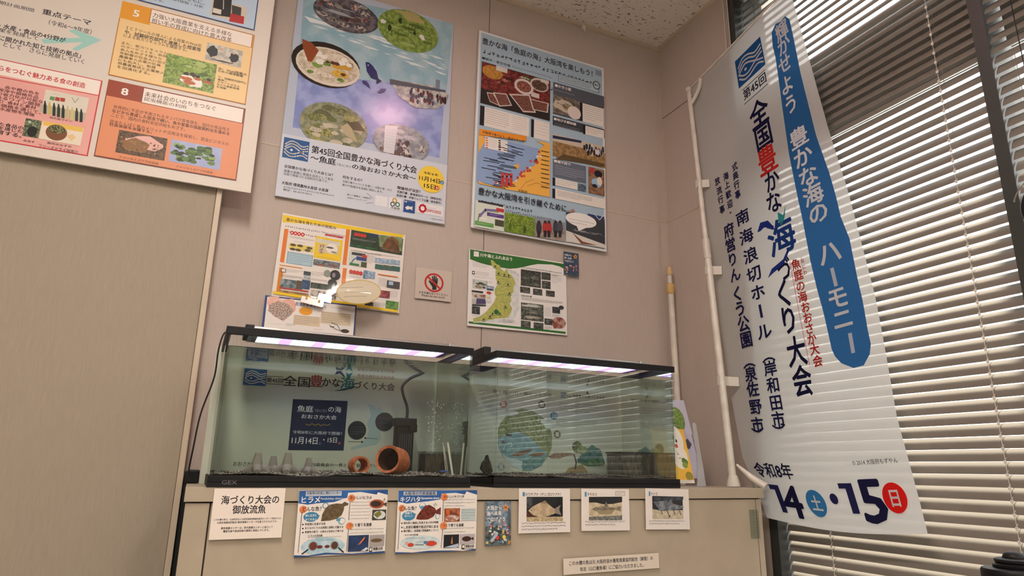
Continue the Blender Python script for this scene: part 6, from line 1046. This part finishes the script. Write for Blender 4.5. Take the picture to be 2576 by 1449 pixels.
def gravel(x0, x1, seed, inks, label, depth):
    r = random.Random(seed); bm = bmesh.new(); mats = [noise_colour(material('gravel_stone', c, .7), c, d, 120) for c, d in inks]
    y0, y1 = 1.687, 1.963; nx, ny = 40, 10; h = lambda x, y: TOP+depth+.0025*math.sin(x*31+seed)+.002*math.sin(y*60+x*17)+(y-1.68)*.02
    g = [[bm.verts.new((x0+(x1-x0)*i/nx, y0+(y1-y0)*j/ny, h(x0+(x1-x0)*i/nx, y0+(y1-y0)*j/ny))) for i in range(nx+1)] for j in range(ny+1)]
    for j in range(ny):
        for i in range(nx): bm.faces.new((g[j][i], g[j][i+1], g[j+1][i+1], g[j+1][i]))
    for _ in range(2100):
        x, y = r.uniform(x0+.004, x1-.004), y0+.003+(y1-y0-.006)*r.random()**1.6
        s = r.uniform(.0018, .0042); c = Vector((x, y, h(x, y)+s*.3)); ph = r.uniform(0, 6); ax = [s*r.uniform(.8, 1.5), s*r.uniform(.8, 1.4), s*r.uniform(.6, 1)]
        top = bm.verts.new(c+Vector((0, 0, ax[2]))); ring = [bm.verts.new(c+Vector((math.cos(ph+k*1.257)*ax[0], math.sin(ph+k*1.257)*ax[1], r.uniform(-.2, .25)*s))) for k in range(5)]; bot = bm.verts.new(c-Vector((0, 0, ax[2]*.7)))
        mi = r.randrange(len(mats))
        for k in range(5):
            bm.faces.new((top, ring[k], ring[(k+1) % 5])).material_index = mi; bm.faces.new((bot, ring[(k+1) % 5], ring[k])).material_index = mi
    tag(obj('gravel', bm, mats, None, True), label, 'gravel', kind='stuff')
gravel(.043, .649, 3, [('#6a645a', '#8a8478'), ('#3a362f', '#4e483e'), ('#a8a294', '#8c8678'), ('#57504a', '#6c645c')], 'mixed grey and white gravel on the bottom of the left tank', .0275)
gravel(.733, 1.323, 5, [('#3c372e', '#4e473a'), ('#262219', '#363026'), ('#565042', '#6a6250')], 'dark brown gravel on the bottom of the right tank', .0275)

# LED bars lying across the rims
def led_bar(x0, x1, label):
    t = thing('aquarium_light', label, 'aquarium light', ((x0+x1)/2, 1.852, TOP+.366), 'light bars on the tanks'); hw = (x1-x0)/2
    bm = bmesh.new(); box(bm, -hw, hw, -.052, .052, .0015, .027, bevel=.005); obj('housing', bm, M['alu'], t)
    bm = bmesh.new(); box(bm, -hw+.01, hw-.01, -.044, .044, -.0005, .0015); obj('diffuser', bm, clear_sheet('lamp_cover', (.97, .97, 1), .1), t)
    x = -hw+.022; k = 0
    while x < hw-.03:
        w = .058 if k % 2 == 0 else .030; w = min(w, hw-.022-x)
        bm = bmesh.new(); box(bm, x+.0004, x+w-.0004, -.040, .040, .0006, .0012)
        obj('white_led' if k % 2 == 0 else 'violet_led', bm, M['white_led' if k % 2 == 0 else 'violet_led'], t); x += w; k += 1
    for sx in (-1, 1):
        bm = bmesh.new(); box(bm, sx*hw-.012 if sx > 0 else -hw-.010, sx*hw+.010 if sx > 0 else -hw+.012, -.053, .053, .004, .030, bevel=.003); obj('end_cap', bm, M['rubber'] if sx < 0 else M['alu'], t)
        for yy in (-.035, .035):
            bm = bmesh.new(); x = sx*(hw-.004); box(bm, x-.006, x+.006, yy-.004, yy+.004, -.0015, .004); obj('leg', bm, M['acrylic'], t)
    return t
led_bar(.090, .640, 'silver light bar glowing white and violet on top of the left tank')
led_bar(.748, 1.303, 'silver light bar glowing white and violet on top of the right tank')

# ------------------------------------------------------------------ inside the tanks
def gz(x, y): return TOP+.0155
def tetrapod(loc, s, rz, label):
    bm = bmesh.new()
    dirs = [Vector((0, 0, 1))]+[Vector((math.cos(a)*.943, math.sin(a)*.943, -.333)) for a in (0, 2.094, 4.189)]
    for d in dirs:
        tube(bm, [Vector(), d*.35, d*.9, d], [.36, .36, .235, .215], 18)
    bmesh.ops.create_uvsphere(bm, u_segments=16, v_segments=10, radius=.375)
    o = obj('tetrapod', bm, M['concrete'], None, True); o.scale = (s, s, s); o.rotation_euler = (0, 0, rz); o.location = Vector(loc)+Vector((0, 0, s*.545))
    return tag(o, label, 'tetrapod', 'grey tetrapods in the left tank')
tetrapod((.141, 1.765, TOP+.0245), .0338, .5, 'grey model tetrapod in front, at the left of the group')
tetrapod((.2105, 1.765, TOP+.0245), .035, .4, 'grey model tetrapod in front, second of the front pair, tallest')
tetrapod((.186, 1.85, TOP+.025), .030, .9, 'grey model tetrapod behind, between the two front ones')
tetrapod((.274, 1.85, TOP+.025), .0285, .2, 'grey model tetrapod behind, at the right end of the group')

def pot(cx, cy, cz, prof, inner, yaw, pitch, label, closed):
    prof, inner = ([(a*.84, b*.84) for a, b in k] for k in (prof, inner))
    bm = bmesh.new(); MX = Matrix.Rotation(yaw, 4, 'Z') @ Matrix.Rotation(R(90)+pitch, 4, 'X')
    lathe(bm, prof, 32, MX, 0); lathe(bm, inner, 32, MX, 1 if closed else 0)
    o = obj('octopus_pot', bm, [M['clay'], M['clay_in']], None, True); o.location = (cx, cy, cz)
    return tag(o, label, 'clay pot', 'terracotta octopus pots in the left tank')
pot(.388, 1.765, TOP+.0515, [(.020, .018), (.0255, .020), (.0275, .012), (.026, 0), (.028, -.02), (.024, -.045), (.018, -.05)], [(.018, -.05), (.019, -.03), (.019, 0), (.020, .018)], R(4), 0, 'small open terracotta pot lying on the gravel, smaller of the two', False)
pot(.474, 1.775, TOP+.0655, [(.034, .028), (.0415, .031), (.043, .024), (.039, .010), (.0435, -.015), (.043, -.04), (.034, -.065), (.0, -.068)], [(.034, .028), (.031, .015), (.033, -.01), (.033, -.035), (.0, -.055)], R(-40), R(-6), 'large terracotta pot with a dark mouth, larger of the two', True)

# pump filter with its hose
t = thing('pump_filter', 'black internal pump filter with a curved hose at the back of the left tank', 'filter', (.541, 1.915, TOP+.026))
bm = bmesh.new(); box(bm, -.026, .026, -.018, .018, 0, .136, bevel=.004); obj('body', bm, M['black'], t)
bm = bmesh.new()
for i in range(6): box(bm, -.016+i*.0065, -.0135+i*.0065, -.0188, -.0178, .055, .115)
obj('intake_grille', bm, material('grille_grey', '#33343a', .5), t)
bm = bmesh.new(); box(bm, -.031, .032, -.022, .020, .136, .159, bevel=.003); box(bm, .010, .034, -.022, .016, .120, .142, bevel=.003); obj('pump_head', bm, M['black'], t)
bm = bmesh.new(); tube(bm, spline([(.006, -.004, .155), (.005, -.004, .19), (-.010, -.01, .225), (-.014, -.012, .25), (.008, -.012, .274), (.036, -.012, .288), (.058, -.01, .300)], 6), .0042, 12); obj('hose', bm, M['rubber'], t, True)
bm = bmesh.new(); r = random.Random(9)
for _ in range(150):
    z = r.random(); s = r.uniform(.0006, .0016); MX = Matrix.Translation((.612+r.gauss(0, .004+.010*z), 1.86+r.gauss(0, .006+.008*z), TOP+.07+z*.17)) @ Matrix.Diagonal((s, s, s, 1))
    bmesh.ops.create_icosphere(bm, subdivisions=1, radius=1, matrix=MX)
tag(obj('air_bubbles', bm, material('bubble', '#e8f0ee', .1, spec=.8)), 'column of tiny air bubbles rising over the sponge filter in the left tank', 'bubbles', kind='stuff')

mesh_mat = noise_colour(material('brown_filter_mesh', '#4a4234', .8), '#2e281f', '#6a604c', 260, (1, 1, .15), 2)
def filter_box(x0, x1, y0, y1, h, label):
    t = thing('filter_box', label, 'filter', ((x0+x1)/2, (y0+y1)/2, TOP+.0245), 'filter boxes in the tanks'); hw, hd = (x1-x0)/2, (y1-y0)/2
    bm = bmesh.new(); box(bm, -hw+.003, hw-.003, -hd+.003, hd-.003, 0, h-.004); obj('filter_wool', bm, mesh_mat, t)
    bm = bmesh.new()
    for b in ((-hw, hw, -hd, -hd+.002), (-hw, hw, hd-.002, hd), (-hw, -hw+.002, -hd+.002, hd-.002), (hw-.002, hw, -hd+.002, hd-.002)): box(bm, *b, 0, h)
    obj('clear_case', bm, M['acrylic'], t)
    bm = bmesh.new()
    for b in ((-hw-.001, hw+.001, -hd-.001, -hd+.004), (-hw-.001, hw+.001, hd-.004, hd+.001), (-hw-.001, -hw+.004, -hd, hd), (hw-.004, hw+.001, -hd, hd)): box(bm, *b, h-.002, h+.002)
    obj('rim', bm, M['rubber'] if h > .07 else M['acrylic'], t)
    return t
filter_box(.578, .640, 1.82, 1.885, .0655, 'brown sponge filter box near the right end of the left tank')
filter_box(1.205, 1.318, 1.80, 1.885, .078, 'wide dark filter box at the right end of the right tank')
t = thing('air_stone', 'blue and clear round air stone on the gravel of the left tank', 'air stone', (.607, 1.742, TOP+.029))
bm = bmesh.new(); lathe(bm, [(0, 0), (.0145, 0), (.0155, .003), (.0155, .010), (.013, .012), (.013, .008), (0, .008)]); obj('ring', bm, M['acrylic'], t, True)
bm = bmesh.new(); lathe(bm, [(0, .009), (.011, .009), (.011, .0125), (0, .0130)]); obj('disc', bm, material('blue_disc', '#3f5fb0', .4), t, True)
for k, (x, dx, h, rad) in enumerate([(.621, -.008, .095, .0009), (.6265, -.010, .085, .0009), (.639, -.012, .095, .003)]):
    bm = bmesh.new(); tube(bm, [(x, 1.76, TOP+.028), (x+dx, 1.775, TOP+.020+h)], rad, 8)
    tag(obj('thin_rod', bm, M['cord'], None, True), ['thin pale rod leaning in the left tank, leftmost of three', 'thin pale rod leaning in the left tank, middle of three', 'thicker pale rod leaning against the right glass of the left tank'][k], 'rod', 'pale rods in the left tank')
bm = bmesh.new()   # clay shard standing at the left end of the right tank
out = [(-.017, -.002), (-.012, .016), (-.003, .024), (.0, .036), (.004, .025), (.012, .012), (.019, -.008), (.012, -.020), (-.004, -.016)]
fr = [bm.verts.new((x, -.006-.008*(1-abs(x)/.02), z)) for x, z in out]; bk = [bm.verts.new((x*.96, .006, z*.96)) for x, z in out]
bm.faces.new(fr[::-1]); bm.faces.new(bk)
for i in range(len(out)): bm.faces.new((fr[i], fr[(i+1) % len(out)], bk[(i+1) % len(out)], bk[i]))
bmesh.ops.recalc_face_normals(bm, faces=bm.faces)
o = obj('broken_shard', bm, noise_colour(material('brown_shard', '#4c443a', .8), '#3c352c', '#5e554a', 90)); o.location = (.752, 1.80, TOP+.0495)
tag(o, 'dark brown pointed shard on the gravel at the left end of the right tank', 'shard')

# ------------------------------------------------------------------ small things around the tanks
bm = bmesh.new(); tube(bm, spline([(.052, 1.90, TOP+.392), (.034, 1.905, TOP+.385), (.0255, 1.90, TOP+.34), (.0235, 1.9, TOP+.266), (.0035, 1.9, TOP+.174), (-.0035, 1.9, TOP+.085), (-.0065, 1.93, TOP+.03), (.0, 1.99, TOP+.008)], 8), .0021, 8)
tag(obj('light_cable', bm, M['rubber'], None, True), 'thin black cable running down from the left tank light', 'cable')
t = thing('power_adapter', 'black power adapter on the cabinet top left of the left tank', 'adapter', (.004, 2.03, TOP+.0006))
bm = bmesh.new(); box(bm, -.014, .016, -.03, .03, 0, .034, bevel=.004); obj('body', bm, M['black'], t)
bm = bmesh.new(); tube(bm, spline([(-.004, .02, .02), (-.008, .05, .026), (-.011, .085, .012), (-.0125, .11, .006)], 6), .004, 8); obj('lead', bm, M['rubber'], t, True)
bm = bmesh.new(); box(bm, -.0165, .02, 2.145, 2.185, 0, TOP+.03, bevel=.003)  # black strip added to stand for the dark gap beside the cabinet
tag(obj('gap_strip', bm, M['rubber']), 'black upright strip added for the dark gap between pillar and cabinet', 'dark strip')

# clip on the insect card
t = thing('card_clip', 'white plastic clip gripping the top edge of the insect card', 'clip', (.2858, 2.166, 1.4605)); t.rotation_euler = (0, R(8.5), 0)
bm = bmesh.new(); box(bm, -.036, .036, -.005, -.002, -.010, .012, bevel=.001); box(bm, -.010, .010, -.006, -.002, .012, .019, bevel=.001); obj('jaw', bm, material('glossy_white_plastic', '#f4f0ea', .15), t)
for sx in (-.020, .020):
    bm = bmesh.new(); box(bm, sx-.003, sx+.003, -.0075, -.005, .003, .012, bevel=.0008); obj('hinge', bm, M['old_tape'], t)
bm = bmesh.new(); box(bm, .012, .058, -.004, -.002, .010, .036, bevel=.001); obj('clear_arm', bm, M['acrylic'], t)
# oval label held on the clear arm
t = thing('oval_label', 'cream laminated oval label with yellow edge in front of the yellow-banded poster', 'label', (.424, 2.12, .551+EYE)); t.rotation_euler = (0, R(-9), 0)
pr = Print(21); W_, H_ = 150, 84
pr.ellipse(0, 0, 73, 41, '#c9a83c', n=48); pr.k += 1; pr.ellipse(0, 0, 70.5, 38.5, '#dccfb4', n=48); pr.k += 1
for i, (a, b_) in enumerate(((-58, 52), (-48, 46), (-50, 50))): pr.smallprint([a, -18+i*15, b_-a, 9], 1, '#4a4232')
o = pr.mesh('printed_oval', lambda x, y, d: Vector((x/1000, -d, -y/1000)), M['print']); o.parent = t
bm = bmesh.new(); n = 48
fr = [bm.verts.new((.073*math.cos(k*2*math.pi/n), .0, .041*math.sin(k*2*math.pi/n))) for k in range(n)]; bk = [bm.verts.new((v.co.x, .0012, v.co.z)) for v in fr]
bm.faces.new(bk)
for k in range(n): bm.faces.new((fr[k], bk[k], bk[(k+1) % n], fr[(k+1) % n]))
obj('card_edge', bm, M['paper_back'], t)
bm = bmesh.new(); ring = []
for rr, s in ((0, 0), (.5, .0004), (.8, .0010), (1.06, .0022)):
    ring.append([bm.verts.new((.073*rr*math.cos(k*2*math.pi/n)+1e-5*math.cos(k), -.0022-s*(1.6 if math.sin(k*2*math.pi/n) < 0 else .4), .041*rr*math.sin(k*2*math.pi/n)+1e-5*math.sin(k))) for k in range(n)])
for i in range(3):
    for k in range(n): bm.faces.new((ring[i][k], ring[i][(k+1) % n], ring[i+1][(k+1) % n], ring[i+1][k]))
obj('laminate_film', bm, M['film'], t, True)
bm = bmesh.new(); tube(bm, [(-.066, .003, -.01), (-.088, .012, -.020)], .002, 8); obj('stem', bm, M['acrylic'], t, True)

# leaflet stand right of the right tank
def leaf(name, label, x0, x1, zb, zt, y, lean, items, group, base, category='leaflet'):
    pr = Print(len(label)); w, h = (x1-x0)*1000, (zt-zb)*1000; pr.rect(0, 0, w, h, base); pr.run([tuple(i) for i in items])
    o = pr.mesh(name, lambda a, c, d: Vector((a/1000, -d, -c/1000)), M['print'], lambda bm: [(f, '#ddd6cd') for f in box(bm, 0, (x1-x0), 0, .0008, -(zt-zb), 0)])
    o.location = (x0, y, zt); o.rotation_euler = (lean, 0, 0); return tag(o, label, category, group)
LF = 'leaflets beside the right tank'
leaf('leaflet', 'tall pale lavender leaflet with a green disc, rear one beside the right tank', 1.432, 1.546, TOP+.014, TOP+.290, 1.905, R(-17), [
    ['E', [66, 72, 30, 44], '#5f7a3c', '#7c9450', 120], ['P', [[72, 150], [88, 140], [100, 160], [86, 178], [70, 172]], '#4a4a5a'], ['R', [110, 125, 3, 110], '#6a5058']], LF, '#b7b4c6')
leaf('leaflet', 'yellow leaflet with white patch and green berries, front one beside the right tank', 1.352, 1.489, TOP+.006, TOP+.186, 1.845, R(-14), [
    ['E', [92, 40, 34, 50], '#f2ece2'], ['E', [100, 95, 30, 40], '#f2ece2'], ['E', [86, 28, 4, 6], '#2c2420'], ['E', [97, 42, 4, 6], '#2c2420'], ['P', [[86, 54], [98, 52], [100, 64], [88, 66]], '#cc4a3c'],
    ['E', [112, 108, 9, 10], '#5a7a34'], ['E', [118, 112, 9, 10], '#5a7a34'], ['E', [113, 122, 11, 10], '#8a9a4a'], ['E', [121, 158, 15, 15], '#9c8c34'], ['R', [0, 170, 137, 10], '#ece4da'], ['S', [70, 171, 60, 7], 2, '#6a6258'], ['L', [[92, 80], [92, 88], [98, 86]], 1.6, '#3a3430'], ['L', [[92, 100], [100, 98], [104, 102]], 1.6, '#3a3430']], LF, '#eebc4a')
t = thing('acrylic_stand', 'clear acrylic leaflet stand on the cabinet beside the right tank', 'leaflet stand', (1.46, 1.86, TOP))
bm = bmesh.new(); box(bm, -.075, .060, -.062, -.040, 0, .003); obj('base_plate', bm, M['frosted'], t)
bm = bmesh.new()
rows = []
for z, xl, xr, y in ((.003, .037, .074, -.060), (.02, .048, .078, -.052), (.06, .068, .090, -.033), (.12, .084, .104, -.005), (.205, .098, .113, .018), (.211, .101, .110, .020)):
    rows.append([bm.verts.new((xl, y, z)), bm.verts.new((xr, y, z)), bm.verts.new((xr, y+.003, z)), bm.verts.new((xl, y+.003, z))])
for a_, b_ in zip(rows, rows[1:]):
    for k in range(4): bm.faces.new((a_[k], a_[(k+1) % 4], b_[(k+1) % 4], b_[k]))
bm.faces.new(rows[0][::-1]); bm.faces.new(rows[-1]); obj('side_wing', bm, M['frosted'], t)

# picture hook under the ceiling
t = thing('picture_hook', 'small white picture hook under the ceiling edge above the pale blue poster', 'hook', (1.335, 2.192, CEILING-.02))
bm = bmesh.new(); box(bm, -.008, .008, -.010, .002, -.012, .006, bevel=.002); obj('slider', bm, M['pvc'], t)
bm = bmesh.new(); tube(bm, spline([(0, -.006, -.010), (0, -.006, -.022), (0, -.012, -.028), (0, -.016, -.020)], 5), .0022, 8); obj('hook_tip', bm, M['pvc'], t, True)

# black post top at the lower right corner
t = thing('barrier_post', 'black post with stepped round cap at the lower right corner before the blinds', 'post', (1.385, .80, 0))
bm = bmesh.new(); lathe(bm, [(0, .0), (.16, 0), (.16, .012), (.05, .03), (.032, .05)], 40); obj('foot_plate', bm, M['black'], t, True)
bm = bmesh.new(); lathe(bm, [(.030, .04), (.030, .70)], 32); obj('tube', bm, M['black'], t, True)
bm = bmesh.new(); lathe(bm, [(0, .66), (.038, .66), (.042, .70), (.045, .745), (.052, .765), (.0555, .772), (.0555, .783), (.053, .787), (.030, .789)], 40); obj('head', bm, M['black'], t, True)
bm = bmesh.new(); lathe(bm, [(.030, .786), (.034, .787), (.0355, .790), (.0355, .794), (.032, .796), (.030, .797), (.032, .799), (.032, .803), (.029, .805), (.02, .805)], 40); obj('cap_ring', bm, M['black'], t, True)
bm = bmesh.new(); lathe(bm, [(.0185, .804), (.0185, .807), (.016, .813), (.010, .8165), (.0, .8175)], 32); obj('knob', bm, M['black'], t, True)

# dark thing with a silver rim at the right edge
t = thing('hanging_disc', 'dark round object with thin silver rim at the right photo edge by the window post', 'disc', (1.724, .776, EYE+.605))
MX = Matrix.Rotation(R(-90), 4, 'Y')
bm = bmesh.new(); lathe(bm, [(0, .0), (.062, .0), (.064, .004), (.064, .016), (.060, .02), (0, .022)], 40, MX); obj('disc_body', bm, M['black'], t, True)
bm = bmesh.new(); tube(bm, [(-.006, 0, .062), (-.004, 0, .6), (.0, 0, W_TOP-EYE-.605-.02)], .0012, 6); obj('hanging_string', bm, M['rubber'], t, True)
bm = bmesh.new(); tube(bm, [(-.024, .074*math.cos(a), .074*math.sin(a)) for a in [R(k) for k in range(20, 165, 6)]], .0018, 8); obj('silver_rim', bm, M['silver'], t, True)

bpy.data.objects.remove(_fo); bpy.data.curves.remove(_fc)
